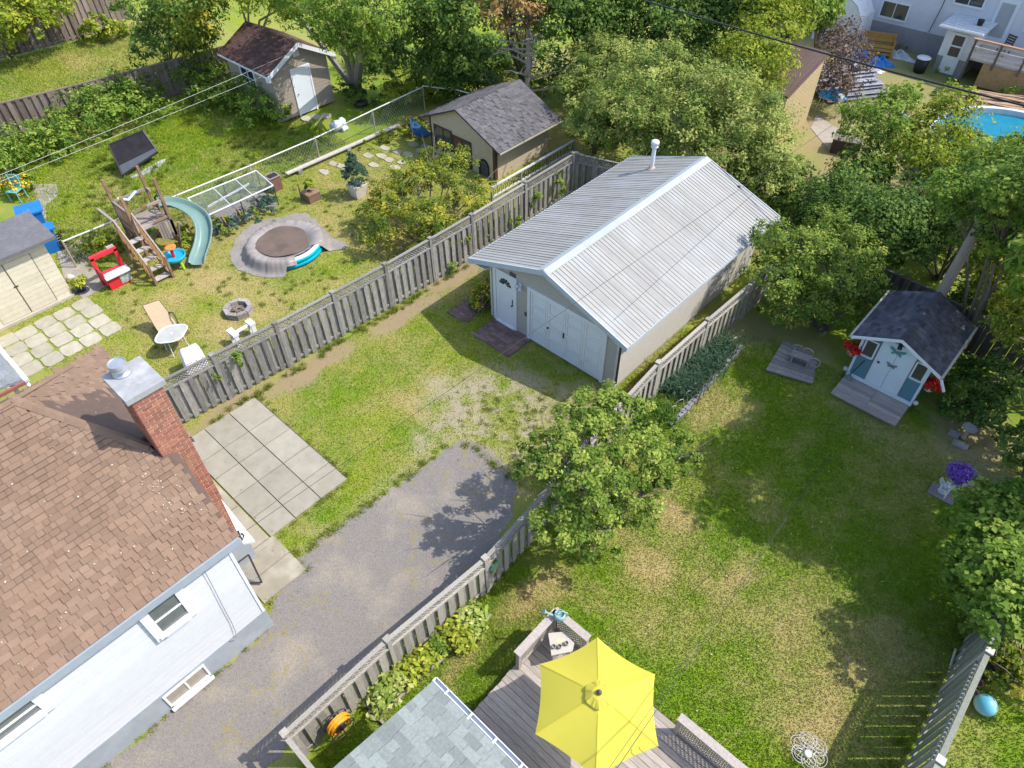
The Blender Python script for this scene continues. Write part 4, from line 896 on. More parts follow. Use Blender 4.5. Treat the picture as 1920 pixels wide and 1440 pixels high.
# corrugated steel shed
ys = thing('steel_shed', 'yellow ribbed steel shed with brown corrugated roof among the trees', 'shed', (-.4, 19, 0))
YEL = mat('yellow_steel', (.74, .60, .37), (.68, .55, .33), 3, .5)
mb = MB(); W0, W1, ya, yb = -2.2, 1.33, 17.3, 20.45
mb.add([(W0, ya, 0), (W1, ya, 0), (W1, yb, 0), (W0, yb, 0), (W0, ya, 2.42), (W1, ya, 2.42), (W1, yb, 3.22), (W0, yb, 3.22)], [(0, 3, 2, 1), (0, 1, 5, 4), (1, 2, 6, 5), (2, 3, 7, 6), (3, 0, 4, 7)]).obj('wall', YEL, ys)
rbm = MB().box(0, .025, -.02, .02, 0, 1).mesh('wall_rib', YEL)
for k in range(21):
    y = ya+.05+k*.15; inst(rbm, 'wall_rib', ys, Matrix.Translation((W1, y, 0)) @ Matrix.Diagonal((1, 1, 2.42+(y-ya)*.254-.03, 1)))
for k in range(23): inst(rbm, 'wall_rib', ys, basis((W0+.05+k*.155, ya, 0), (0, -1, 0), (1, 0, 0), (0, 0, 2.4)))
BRR = mat('brown_steel_roof', (.13, .085, .075), (.10, .068, .06), 3, .5); L_ = math.hypot(yb-ya+.35, .85); U_ = V((0, -(yb-ya+.35), -.85)).normalized(); N_ = V((1, 0, 0)).cross(U_).normalized(); N_ = N_ if N_.z > 0 else -N_
rm = ribmesh(.76, L_, .19, .035).mesh('roof_panel', BRR)
ry = MB().slab([V((W0-.2, yb+.1, 3.26)), V((W1+.15, yb+.1, 3.26)), V((W1+.15, ya-.2, 2.38)), V((W0-.2, ya-.2, 2.38))], .05, (0, 0, 1)).obj('roof', BRR, ys)
for k in range(5): inst(rm, 'roof_panel', ry, basis(V((W0-.2+k*.762, yb+.1, 3.28)), U_, V((1, 0, 0)), N_))
# white storage tent
tn = thing('storage_tent', 'white fabric storage tent beside the white house', 'tent', (-2, 31, 0))
pts2 = [(-3.4, 0), (-3.3, 1.6), (-2.9, 2.2), (-2.1, 2.65), (-1.3, 2.2), (-.9, 1.6), (-.8, 0)]
TENT = mat('white_tarp', (.74, .75, .76), (.64, .65, .67), 2.5, .5, .3)
mb = MB(); ys_ = [30.6+.45*k for k in range(9)]
vs = [(x+.04*math.sin(k*2.1+i), y, z*(1+.02*math.sin(3*k+i))) for k, y in enumerate(ys_) for i, (x, z) in enumerate(pts2)]; m7 = 7
fs = [(k*m7+i, k*m7+i+1, (k+1)*m7+i+1, (k+1)*m7+i) for k in range(8) for i in range(6)]+[tuple(range(7))]
mb.add(vs, fs).obj('cover', TENT, tn)
for y in (30.6, 32.4, 34.2): MB().tube([(x, y-.03, z) for x, z in pts2], .025).obj('pole', GALV, tn)
# ------------------------------------------------------------------ plants helper (numpy leaf clouds)
LEAFC = {}
def leafcloud(name, blobs, n, size, m, parent=None, seed=1, lay=.55, clump=.28, shell=.62, per=34, dens=None, flat=0.0, zmin=.03, world=True, long=1.7, gap=.0, tint=0.):
    """blobs: (x, y, z, rx, rz). Leaves hang in clumps spread through the crown volume."""
    r = np.random.default_rng(seed); B = np.array(blobs, float); w = B[:, 3]**2; w /= w.sum()
    nc = max(4, n//per); bi = r.choice(len(B), nc, p=w)
    d = r.normal(size=(nc, 3)); d /= np.linalg.norm(d, axis=1)[:, None]; d[:, 2] = np.where(r.random(nc) < .7, np.abs(d[:, 2]), d[:, 2])
    rad = shell+(1.04-shell)*r.random(nc)**.6
    rad *= .8+.4*vnoise(d[:, 0]*1.7+bi*3.1, d[:, 1]*1.7+d[:, 2]*2.3, .55, seed+5)
    c = B[bi, :3]+d*rad[:, None]*np.stack([B[bi, 3], B[bi, 3], B[bi, 4]], -1)
    ct = r.random(nc)*.5+.25*np.clip(d[:, 2], -1, 1)*0+r.normal(0, .1, nc); cs = clump*(.6+.8*r.random(nc))*np.clip(B[bi, 3], .4, 1.4)
    k = r.integers(0, nc, n); g = r.normal(size=(n, 3)); g /= np.linalg.norm(g, axis=1)[:, None]; g *= (r.random(n)**.45)[:, None]
    p = c[k]+g*cs[k][:, None]*np.array([1, 1, .75])
    nrm = d[k]*.5+g*.5+np.array([0, 0, lay])+r.normal(0, .42, (n, 3)); nrm /= np.linalg.norm(nrm, axis=1)[:, None]
    ax = r.normal(size=(n, 3))+d[k]*.6-np.array([0, 0, .35]); ax -= nrm*np.sum(ax*nrm, 1)[:, None]; ax /= np.linalg.norm(ax, axis=1)[:, None]+1e-9
    sd_ = np.cross(nrm, ax); s = size*(.45+1.05*r.random(n)**1.3); keep = p[:, 2] > zmin
    p, nrm, ax, sd_, s = p[keep], nrm[keep], ax[keep], sd_[keep], s[keep]; ti = ct[k][keep]+.28+.30*(r.random(len(p))-.5)+.25*(r.random(len(p)) > .94)+tint
    s = s[:, None]; a = p-ax*s*.5; b = p+sd_*s*.5/long+nrm*s*.07-ax*s*.05; c2 = p+ax*s*.5-nrm*s*.10; e = p-sd_*s*.5/long+nrm*s*.07-ax*s*.05
    co = np.stack([a, b, c2, e], 1).reshape(-1, 3)
    if world and parent is not None: I = np.array(rootm(parent).inverted()); co = co @ I[:3, :3].T+I[:3, 3]
    i4 = np.arange(len(p))*4; fc = np.concatenate([np.stack([i4, i4+1, i4+2], -1), np.stack([i4, i4+2, i4+3], -1)])
    me = bpy.data.meshes.new(name); np_mesh(me, co, fc)
    at = me.attributes.new('tint', 'FLOAT', 'POINT'); at.data.foreach_set('value', np.repeat(np.clip(ti, 0, 1), 4).astype(np.float32)); me.materials.append(m)
    o = bpy.data.objects.new(name, me); COL.objects.link(o)
    if parent is not None: o.parent = parent
    return o
SILV = leafmat('silvery_green_leaf', (.065, .115, .022), (.20, .28, .058), (.50, .52, .15), .42)
LILAC = leafmat('lilac_leaf', (.055, .11, .016), (.17, .265, .04), (.44, .49, .10), .42)
YELG = leafmat('yellow_green_leaf', (.10, .16, .017), (.26, .33, .035), (.48, .48, .06), .42)
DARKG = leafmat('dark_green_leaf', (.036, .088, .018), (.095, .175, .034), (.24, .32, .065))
MIDG = leafmat('mid_green_leaf', (.065, .13, .02), (.175, .285, .038), (.40, .47, .09), .42)
GOLD = leafmat('yellowing_leaf', (.07, .125, .02), (.21, .275, .036), (.55, .47, .06), .42)
PURP = leafmat('purple_leaf', (.06, .038, .03), (.13, .088, .066), (.26, .20, .15), .2)
BLUEG = leafmat('blue_green_needle', (.03, .075, .05), (.06, .125, .085), (.12, .19, .12))
LIME = leafmat('lime_leaf', (.14, .20, .022), (.32, .37, .04), (.55, .52, .08))
HOSG = leafmat('hosta_leaf', (.13, .22, .035), (.32, .40, .08), (.60, .58, .26))
REDF = leafmat('red_petal', (.30, .008, .008), (.62, .02, .015), (.75, .05, .03), .2)
PURF = leafmat('purple_petal', (.10, .045, .26), (.20, .09, .46), (.34, .18, .6), .2)
YELF = leafmat('yellow_petal', (.5, .24, .01), (.7, .40, .01), (.8, .52, .03), .2)
RUST = leafmat('rust_leaf', (.12, .07, .03), (.24, .14, .05), (.36, .24, .09), .2)
GRASSL = leafmat('blade_green', (.03, .085, .025), (.06, .14, .04), (.13, .22, .06))
BARK = mat('bark', (.17, .14, .115), (.10, .085, .07), 10, .95, .6, (2, 2, .4))
BARKG = mat('grey_bark', (.30, .27, .24), (.20, .18, .16), 8, .95, .6, (2, 2, .4))
def limbs(base, tips, r0=.09, m=BARK, parent=None, name='trunk', seed=3, fork=.4, stems=1):
    rr = random.Random(seed); mb = MB(); base = V(base)
    for i, t in enumerate(tips):
        t = V(t); b = base+V((rr.uniform(-.15, .15), rr.uniform(-.15, .15), 0))*(stems > 1)
        mid = b.lerp(t, fork)+V((rr.uniform(-.15, .15), rr.uniform(-.15, .15), .25))*(t-b).length*.25
        pts = [b+V((0, 0, -.05)), b.lerp(mid, .5)+V((rr.uniform(-.04, .04), rr.uniform(-.04, .04), 0)), mid, mid.lerp(t, .5)+V((rr.uniform(-.1, .1), rr.uniform(-.1, .1), .08)), t]
        mb.tube(pts, [r0, r0*.8, r0*.6, r0*.38, r0*.12], 6)
        for k in range(6):
            q_ = t+V((rr.uniform(-.8, .8), rr.uniform(-.8, .8), rr.uniform(-.2, .65)))*1.05; mb.tube([pts[3], pts[3].lerp(q_, .6)+V((0, 0, .06)), q_], [r0*.34, r0*.22, r0*.08], 4)
    return mb.obj(name, m, parent)
def shrub(label, base, blobs, n, size, m, cat='bush', name='bush', seed=1, r0=.05, bark=BARK, group=None, **kw):
    t = thing(name, label, cat, (base[0], base[1], 0), 0, group)
    leafcloud('crown' if cat == 'tree' else 'foliage', blobs, n, size, m, t, seed, **kw)
    limbs((base[0], base[1], 0), [(b[0], b[1], b[2]+.1) for b in blobs], r0, bark, t, 'trunk' if cat == 'tree' else 'stem', seed, stems=2 if cat == 'bush' else 1)
    return t
def PB(*L):
    """blobs given as surveyed point (px, py, height) and radii"""
    out = []
    for px, py, z, rx, *rz in L: g = G(px, py, z); out.append((g.x, g.y, z, rx, rz[0] if rz else rx*.85))
    return out
def flowerhead(name, c, r, n, size, m, parent, seed, rz=None): return leafcloud(name, [(c[0], c[1], c[2], r, rz or r*.6)], n, size, m, parent, seed, lay=.8, shell=.5, clump=.3, per=8, zmin=-9, long=1.1)

# ------------------------------------------------------------------ umbrella, deck furniture
um = thing('patio_umbrella', 'open bright yellow hexagonal patio umbrella over the wooden deck', 'umbrella', (10.85, -8.5, .34))
YELU = mat('yellow_canvas', (.58, .515, .07), (.54, .48, .062), 2.4, .8, .12)
nt = YELU.node_tree; tr_ = nt.nodes.new('ShaderNodeBsdfTranslucent'); tr_.inputs[0].default_value = (.60, .53, .05, 1); ms_ = nt.nodes.new('ShaderNodeMixShader'); ms_.inputs[0].default_value = .22
nt.links.new(nt.nodes['Principled BSDF'].outputs[0], ms_.inputs[1]); nt.links.new(tr_.outputs[0], ms_.inputs[2]); nt.links.new(ms_.outputs[0], nt.nodes['Material Output'].inputs[0])
CU_ = V((10.87, -8.47, 0)); RU, ZR, ZA = 1.275, 2.2, 2.66
rimd = [(G(*p, ZR)-CU_) for p in ((1120, 1204), (1236, 1280), (1238, 1427), (1116, 1500), (990, 1392), (1005, 1249))]
a0 = math.atan2(rimd[0].y, rimd[0].x)
mb = MB(); vs = []; fs = []; NR, NS = 8, 8
for s in range(6):
    A0, A1 = a0-s*PI/3, a0-(s+1)*PI/3; base_ = len(vs)
    for i in range(NR+1):
        t = i/NR
        for j in range(NS+1):
            f = j/NS; sag = 4*f*(1-f)
            p = V((math.cos(A0), math.sin(A0), 0)).lerp(V((math.cos(A1), math.sin(A1), 0)), f)*RU*t*(1-.05*sag*t)
            z = ZA-(ZA-ZR)*t**1.06-.035*sag*t*t
            vs.append(CU_+p+Z*z)
    for i in range(NR):
        for j in range(NS): fs.append((base_+i*(NS+1)+j, base_+(i+1)*(NS+1)+j, base_+(i+1)*(NS+1)+j+1, base_+i*(NS+1)+j+1))
canopy = MB().add(vs, fs).obj('canopy', YELU, um, smooth=False)
for p in canopy.data.polygons: p.use_smooth = True
vs = [CU_+Z*(ZA+.07)]; fs = []
for k in range(36):
    a = 2*PI*k/36; w = abs(math.sin(3*(a-a0)))
    vs += [CU_+V((math.cos(a)*.12, math.sin(a)*.12, ZA+.045)), CU_+V((math.cos(a)*(.27-.03*w), math.sin(a)*(.27-.03*w), ZA-.025-.022*w+.012*math.sin(k*2.3)))]
for k in range(36):
    k2 = (k+1) % 36; fs += [(0, 1+2*k, 1+2*k2), (1+2*k, 2+2*k, 2+2*k2, 1+2*k2)]
cv = MB().add(vs, fs).obj('vent_flap', YELU, um)
MB().lathe([(.05, 0), (.055, .03), (.035, .06), (.03, .09), (.01, .11)], (CU_.x, CU_.y, ZA+.06), 12).obj('finial', mat('bronze_knob', (.12, .09, .08), (.09, .07, .06), 5, .35), um, smooth=True)
MB().cyl(CU_+Z*.34, CU_+Z*ZA, .022).obj('pole', DARKM, um); MB().lathe([(.25, .34), (.25, .39), (.05, .45), (.04, .6)], (CU_.x, CU_.y, 0), 16).obj('base', DARKM, um)
ribs = MB()
for k in range(6):
    a = a0-k*PI/3; ribs.cyl(CU_+Z*(ZA-.03), CU_+V((math.cos(a)*RU*.98, math.sin(a)*RU*.98, ZR-.015)), .008, n=5)
tag(ribs.obj('rib', DARKM, um), kind='stuff')
for s in range(6):
    a = a0-s*PI/3; mbs = MB(); t_ = V((-math.sin(a), math.cos(a), 0))*.009; prev = None
    for i in range(2, 9):
        t = i/8; p = CU_+V((math.cos(a)*RU*t, math.sin(a)*RU*t, ZA-(ZA-ZR)*t**1.06+.006))
        if prev is not None: mbs.add([prev-t_, prev+t_, p+t_, p-t_], [(0, 1, 2, 3)])
        prev = p
    mbs.obj('seam', mat('yellow_seam', (.50, .43, .035), (.46, .40, .03), 9, .8), um)
tp = G(1198, 1400, 2.36); MB().tube([tp, tp+V((.04, -.03, .015)), tp+V((.11, -.02, .0)), tp+V((.16, .0, -.03))], .008, 5).obj('tie_strap', mat('yellow_strap', (.35, .31, .02)), um)

bq = thing('side_table', 'cream side table holding small pots in the deck corner', 'table', (9.3, -7.58, .34))
c4 = [G(1028, 1187, .9), G(1060, 1184, .9), G(1077, 1206, .9), G(1073, 1221, .9), G(1034, 1229, .9)]
CRM = mat('cream_enamel', (.46, .43, .385), (.40, .37, .33), 6, .5, c3=(.45, .40, .34), s3=6, w3=.4)
MB().slab(c4, .05, (0, 0, 1)).obj('tabletop', CRM, bq)
for p in (c4[0], c4[1], c4[3], c4[4]):
    q_ = p.lerp(sum(c4, V())/5, .18); MB().cyl((q_.x, q_.y, .34), (q_.x, q_.y, .85), .018).obj('leg', CRM, bq)
cm_ = sum(c4, V())/5; MB().slab([cm_+V((a, b, .004)) for a, b in ((-.16, -.02), (-.02, .12), (.08, .02), (-.06, -.12))], .004, (0, 0, 1)).obj('floral_mat', mat('floral', (.62, .56, .38), (.42, .38, .25), 24, .7), bq)
for i, (px, py) in enumerate(((1038, 1213), (1049, 1213), (1062, 1207))):
    g = G(px, py, .93); tag(MB().lathe([(.03, 0), (.045, .02), (.05, .07), (.04, .075), (.035, .03)], (g.x, g.y, .905), 10).obj('small_pot', mat('grey_pot', (.16, .15, .15), (.3, .28, .27), 9, .6), None), ('leftmost', 'middle', 'rightmost')[i]+' of three small grey pots on the cream side table', 'pot', 'pots on the side table')
wc = thing('watering_can', 'pale teal watering can standing on the corner of the deck rail', 'watering can', (8.97, -7.24, 1.12))
TEAL = mat('teal_plastic', (.27, .42, .42), (.24, .38, .38), 4, .4)
cx_, cy_, cz_ = 8.98, -7.22, 1.12
MB().lathe([(.10, 0), (.125, .02), (.125, .14), (.10, .18), (.09, .17), (.10, .12)], (cx_, cy_, cz_), 18).obj('body', TEAL, wc, smooth=True)
dv = (G(1025, 1150, 1.3)-V((cx_, cy_, 1.3))); dv.z = 0; dv.normalize(); bb = V((cx_, cy_, cz_))
MB().tube([bb+dv*.10+Z*.06, bb+dv*.22+Z*.15, bb+dv*.32+Z*.25], [.03, .02, .016], 8).obj('spout', TEAL, wc); MB().cyl(bb+dv*.31+Z*.24, bb+dv*.36+Z*.28, .03, .06, 12).obj('rose', TEAL, wc)
MB().tube([bb+dv*.07+Z*.17, bb+dv*.02+Z*.27, bb-dv*.08+Z*.27, bb-dv*.17+Z*.18, bb-dv*.17+Z*.08, bb-dv*.115+Z*.05], .014, 8).obj('handle', TEAL, wc)

# hose reel on the fence
hr = thing('hose_reel', 'orange garden hose coiled on a black wall reel at the fence', 'hose', G(632, 1352))
hc = G(630, 1352, .75); ORG = mat('orange_hose', (.80, .36, .02), (.72, .29, .015), 5, .45)
mb = MB()
for k in range(13):
    off = (k % 5-2)*.035; R_ = .13+.028*(k//2)*.8+random.uniform(-.01, .01)
    mb.tube([hc+V((.10+off, math.cos(t)*R_, math.sin(t)*R_*.95)) for t in [2*PI*j/18 for j in range(18)]], .016, 6, True)
mb.obj('hose', ORG, hr)
MB().lathe([(.10, -.12), (.10, .12)], (0, 0, 0), 10).obj('drum', BLACK, hr, False); bpy.data.objects['drum'].matrix_basis = rootm(hr).inverted() @ Matrix.Translation(hc+V((.1, 0, 0))) @ Matrix.Rotation(PI/2, 4, 'Y')
fr2 = MB()
for dx in (-.03, .24): fr2.tube([hc+V((dx, math.cos(t)*.27, math.sin(t)*.27)) for t in [2*PI*j/20 for j in range(20)]], .012, 6, True).beam(hc+V((dx, -.26, 0)), hc+V((dx, .26, 0)), .02).beam(hc+V((dx, 0, -.26)), hc+V((dx, 0, .26)), .02)
fr2.obj('frame', BLACK, hr)
# bird ornament on the fence
po = thing('bird_ornament', 'green and orange metal bird ornament hung on the driveway fence', 'ornament', G(915, 1075, .9))
pc = V((7.06, -7.25, .98))
MB().slab([pc+V((.0, a, b)) for a, b in ((-.18, .12), (-.05, .20), (.10, .16), (.2, .26), (.16, .08), (.05, -.02), (-.02, -.22), (-.12, -.2), (-.1, .0))], .012, (1, 0, 0)).obj('body', mat('teal_enamel', (.03, .24, .22), (.35, .16, .04), 16, .4, c3=(.10, .32, .06), s3=18, w3=1), po)
MB().slab([pc+V((.02, a, b)) for a, b in ((-.2, .16), (.18, .30), (.12, .22), (-.12, .08))], .01, (1, 0, 0)).obj('wing', mat('deep_teal', (.01, .16, .2), (.02, .2, .12), 12, .4), po)

# ------------------------------------------------------------------ things at the blue shed
for i, (px, py, zc) in enumerate(((1600, 655, 1.15), (1745, 722, 1.0))):
    g = G(px, py, zc)
    b = thing('flower_basket', ('red flowering basket hanging at the left corner of the blue shed', 'red flowering basket hanging at the right corner of the blue shed')[i], 'flower basket', (g.x, g.y, 0), 0, 'hanging baskets on the blue shed')
    MB().lathe([(.05, -.22), (.12, -.18), (.16, -.04), (.165, -.02), (.14, -.03)], (g.x, g.y, zc), 14).obj('basket', mat('white_pot', (.62, .60, .6), (.5, .48, .48), 5, .5), b, smooth=True)
    flowerhead('flowers', (g.x, g.y, zc+.05), .22, 420, .07, REDF, b, 31+i, .17); flowerhead('foliage', (g.x, g.y, zc), .20, 160, .06, DARKG, b, 41+i, .13)
    if i: flowerhead('trailing_flowers', (g.x+.25, g.y+.02, zc-.05), .1, 60, .06, REDF, b, 55, .08)
    hk = V((10.02 if not i else 12.36, 5.06, 1.74)); MB().tube([V((g.x, g.y, zc-.03)), V((g.x, g.y, zc+.35)).lerp(hk, .5), hk], .006, 4).obj('hanger', BLACK, b)
def butterfly(name, label, c, s, m, wings):
    t = thing(name, label, 'ornament', c)
    for sx in (-1, 1):
        for pts in wings: MB().slab([V(c)+V((sx*a*s, -.012-.05*a, b*s)) for a, b in pts], .006, (0, -1, 0)).obj('wing', m, t)
    MB().cyl(V(c)+V((0, -.015, -.12*s)), V(c)+V((0, -.015, .1*s)), .012*s+.004, n=6).obj('body', DARKM, t)
    return t
W1 = [(.03, .02), (.12, .12), (.30, .22), (.38, .18), (.30, .06), (.16, -.01)]; W2 = [(.03, 0), (.16, -.02), (.24, -.09), (.2, -.2), (.13, -.14), (.06, -.1)]
butterfly('butterfly_ornament', 'teal metal butterfly mounted high on the white shed doors', (11.19, Y0-.045, 1.72), .62, mat('teal_metal', (.10, .30, .29), (.07, .22, .22), 10, .4), [W1, W2])
butterfly('butterfly_ornament', 'grey metal butterfly ornament mounted at mid height on the shed doors', (11.22, Y0-.045, 1.2), .42, mat('grey_metal_orn', (.10, .12, .14), (.2, .23, .25), 12, .4), [W1, W2])
for i, (x, lab) in enumerate(((10.12, 'clear globe solar light at the left foot of the blue shed'), (12.27, 'clear globe solar light at the right foot of the blue shed'))):
    t = thing('solar_light', lab, 'light', (x, 5.22, 0), 0, 'solar lights at the shed'); MB().lathe([(.02, .3), (.06, .33), (.075, .38), (.06, .43), (.02, .45)], (x, 5.22, 0), 12).obj('globe', mat('globe_glass', (.55, .58, .6), (.3, .32, .34), 9, .1, spec=.8), t, smooth=True); MB().cyl((x, 5.22, 0), (x, 5.22, .3), .012).obj('stake', DARKM, t)
bm = thing('broom', 'dark broom leaning on the left panel of the blue shed', 'broom', (10.32, 5.1, .13)); MB().cyl((10.32, 5.12, .3), (10.5, 5.26, .95), .014).obj('handle', BLACK, bm); MB().add([(10.18, 5.08, .14), (10.44, 5.06, .14), (10.46, 5.14, .14), (10.2, 5.17, .14), (10.29, 5.1, .32), (10.35, 5.1, .32), (10.35, 5.14, .32), (10.29, 5.14, .32)], [(0, 3, 2, 1), (4, 5, 6, 7), (0, 1, 5, 4), (1, 2, 6, 5), (2, 3, 7, 6), (3, 0, 4, 7)]).obj('bristles', mat('grey_bristle', (.13, .15, .17), (.2, .22, .24), 30, .9), bm)
# pallet platform with little cart
pd = thing('pallet_platform', 'low weathered plank platform beside the shrub and blue shed', 'platform', G(1480, 680))
pA, pB_, pC, pD = G(1436, 693, .1), G(1524, 719, .1), G(1532, 672, .1), G(1470, 636, .1)
for k in range(8):
    t0, t1 = k/8, (k+.92)/8; MB().slab([pA.lerp(pD, t0), pB_.lerp(pC, t0), pB_.lerp(pC, t1), pA.lerp(pD, t1)], .04, (0, 0, 1)).obj('plank', WOODG, pd)
MB().slab([pA+V((.05, .05, -.05)), pB_+V((-.05, .05, -.05)), pC+V((-.05, -.05, -.05)), pD+V((.05, -.05, -.05))], .06, (0, 0, 1)).obj('frame', WOODG, pd)
ct = thing('garden_cart', 'small grey wooden ornamental cart on the plank platform', 'cart', G(1500, 672, .1))
cc = G(1503, 668, .4); cu_ = (G(1525, 680, .4)-G(1480, 664, .4)); cu_.z = 0; cu_.normalize(); cn_ = V((-cu_.y, cu_.x, 0)); GW_ = mat('cart_wood', (.30, .27, .27), (.22, .2, .2), 9, .8, rnd='both', rv=.15)
for k in (-1, 0, 1): MB().obox(cc-cu_*.32+cn_*(k*.1-.045), cu_*.62, cn_*.09, Z*.03).obj('board', GW_, ct)
for a in (-.27, .22): MB().obox(cc+cu_*a-cn_*.13-Z*.28, cu_*.06, cn_*.26, Z*.28).obj('leg', GW_, ct)
for a, s_ in ((-.2, 1), (.12, 1), (.4, -1)):
    wc_ = cc+cu_*a+cn_*.26*s_ if s_ > 0 else cc+cu_*.42-cn_*.08
    mb = MB().tube([wc_+(cu_*math.cos(t)+Z*math.sin(t))*.17 for t in [2*PI*j/14 for j in range(14)]], .022, 6, True)
    for j in range(3): mb.beam(wc_-(cu_*math.cos(j*PI/3)+Z*math.sin(j*PI/3))*.16, wc_+(cu_*math.cos(j*PI/3)+Z*math.sin(j*PI/3))*.16, .02)
    mb.obj('wheel', GW_, ct)
# bird bath
bx = G(1805, 822); bbt = thing('bird_bath', 'small pedestal bird bath with paving blocks near the dark shrub', 'bird bath', bx); SND = mat('sandstone', (.36, .27, .18), (.28, .2, .13), 8, .85)
MB().lathe([(.09, 0), (.06, .12), (.05, .3), (.07, .42)], bx, 12).obj('pedestal', SND, bbt, smooth=True); MB().lathe([(.03, .42), (.2, .47), (.21, .50), (.15, .475), (.02, .46)], bx, 16).obj('bowl', mat('grey_stone', (.34, .33, .31), (.26, .25, .24), 8, .8), bbt, smooth=True)
for i, (px, py) in enumerate(((1788, 815), (1795, 834), (1803, 838))):
    g = G(px, py); tag(MB().box(g.x-.14, g.x+.14, g.y-.1, g.y+.1, 0, .07).obj('paving_block', mat('grey_block', (.31, .30, .30), (.24, .23, .23), 9, .9, rnd='obj', rv=.15)), ('pale paving block left of the bird bath', 'paving block in front of the bird bath', 'lowest paving block at the foot of the bird bath')[i], 'block', 'blocks round the bird bath').location.z = .012*i
# purple flower stand and statue
pg = G(1802, 893, .85); ps = thing('flower_stand', 'tall white tripod planter overflowing with purple flowers', 'flower planter', (pg.x, pg.y, 0))
MB().lathe([(.05, .55), (.22, .66), (.28, .80), (.29, .82), (.25, .80)], (pg.x, pg.y, 0), 18).obj('bowl', MATS['white_pot'], ps, smooth=True)
for k in range(3): a = 2*PI*k/3+.4; MB().cyl((pg.x+.1*math.cos(a), pg.y+.1*math.sin(a), .62), (pg.x+.22*math.cos(a), pg.y+.22*math.sin(a), 0), .014).obj('leg', WHITEM, ps)
flowerhead('flowers', (pg.x, pg.y, .93), .34, 1500, .055, PURF, ps, 61, .2); flowerhead('foliage', (pg.x, pg.y, .85), .3, 260, .06, DARKG, ps, 62, .12)
ag = G(1765, 925); an = thing('angel_statue', 'small kneeling white angel statue on a flat stone', 'statue', ag); STAT = mat('statue_white', (.62, .62, .64), (.5, .5, .53), 8, .7)
MB().lathe([(.12, .05), (.13, .1), (.10, .2), (.075, .3), (.085, .36), (.04, .42)], ag, 12, 1, .8).obj('body', STAT, an, smooth=True); MB().lathe([(.0, .40), (.05, .43), (.06, .48), (.045, .53), (.0, .55)], ag, 12).obj('head', STAT, an, smooth=True)
for s_ in (-1, 1): MB().slab([ag+V((s_*.04, .06, .34)), ag+V((s_*.2, .12, .44)), ag+V((s_*.22, .13, .3)), ag+V((s_*.12, .1, .16))], .03, (0, 1, 0)).obj('wing', STAT, an)
MB().tube([ag+V((-.09, -.02, .34)), ag+V((-.1, -.12, .24)), ag+V((0, -.14, .28))], .03, 6).tube([ag+V((.09, -.02, .34)), ag+V((.1, -.12, .24)), ag+V((0, -.14, .28))], .03, 6).obj('arms', STAT, an)
tag(MB().box(ag.x-.3, ag.x+.35, ag.y-.25, ag.y+.2, 0, .05).obj('stone_slab', mat('dull_slab', (.22, .2, .2), (.16, .15, .15), 8, .9)), 'dark flat stone under the angel statue', 'stone')
# iron trellis with round light on the lawn
tg = G(1512, 1412); tr2 = thing('wire_flower_trellis', 'white wire flower shaped trellis lying on the dry lawn', 'trellis', tg); mb = MB()
for k in range(6):
    a = 2*PI*k/6; c = tg+V((math.cos(a)*.21, math.sin(a)*.21, .16))
    mb.tube([c+V((math.cos(t)*.17, math.sin(t)*.17, .04*math.sin(t+k))) for t in [2*PI*j/16 for j in range(16)]], .006, 5, True); mb.tube([c+V((math.cos(t)*.11, math.sin(t)*.11, .02)) for t in [2*PI*j/14 for j in range(14)]], .005, 5, True)
for k in range(-3, 4): mb.tube([tg+V((-.3, k*.075, .14)), tg+V((0, k*.08, .2)), tg+V((.3, k*.075, .14))], .006, 5)
for k in (-1, 0, 1): mb.tube([tg+V((k*.12, -.26, .14)), tg+V((k*.12, .26, .14))], .006, 5)
for a, b in ((-.25, -.2), (.25, -.2), (.25, .2), (-.25, .2)): mb.cyl(tg+V((a, b, 0)), tg+V((a, b, .16)), .007, n=5)
mb.obj('wire', mat('white_wire', (.60, .57, .55), (.5, .47, .45), 9, .5), tr2); lg = G(1514, 1414, .2); MB().lathe([(.02, -.03), (.075, 0), (.08, .03), (.05, .05), (.01, .055)], (lg.x, lg.y, .2), 14).obj('cap', WHITE, tr2, smooth=True)
# right neighbour's ball and pots
bg = G(1848, 1322, .22); bl_ = MB()
for i in range(13):
    pass
bl_.lathe([(.225*math.sin(PI*i/12), -.225*math.cos(PI*i/12)) for i in range(13)], (0, 0, 0), 24)
o = bl_.obj('play_ball', mat('ball_blue', (.04, .36, .50), (.46, .56, .58), 1.8, .3, det=0), None, smooth=True); o.location = (bg.x, bg.y, .225); tag(o, 'blue and white inflatable play ball behind the lower right fence', 'ball')
for i, (px, py, r_, c_, lab) in enumerate(((1838, 1262, .2, BLACK, 'black plant pot behind the fence above the play ball'), (1828, 1283, .12, mat('terracotta', (.40, .20, .13), (.32, .16, .10), 6, .8), 'terracotta pot behind the lower right fence'), (1822, 1302, .1, mat('pink_toy', (.5, .25, .3), (.3, .3, .4), 14, .5), 'pinkish toy pot between fence and play ball'))):
    g = G(px, py); t = thing('pot', lab, 'pot', g, 0, 'pots behind the right fence'); MB().lathe([(r_*.7, 0), (r_, r_*1.3), (r_*.9, r_*1.3), (r_*.8, r_*1.0)], g, 14).obj('body', c_, t, smooth=True); MB().lathe([(r_*.8, 0), (0.01, .01)], (g.x, g.y, r_*1.05), 14).obj('soil', MATS['joint_dirt'], t)
tag(MB().cyl((15.86, -1.9, .05), (15.8, -1.35, .06), .03, n=6).obj('stake', mat('pale_stake', (.5, .46, .38))), 'pale wooden stake at the foot of the lower right fence', 'stake')
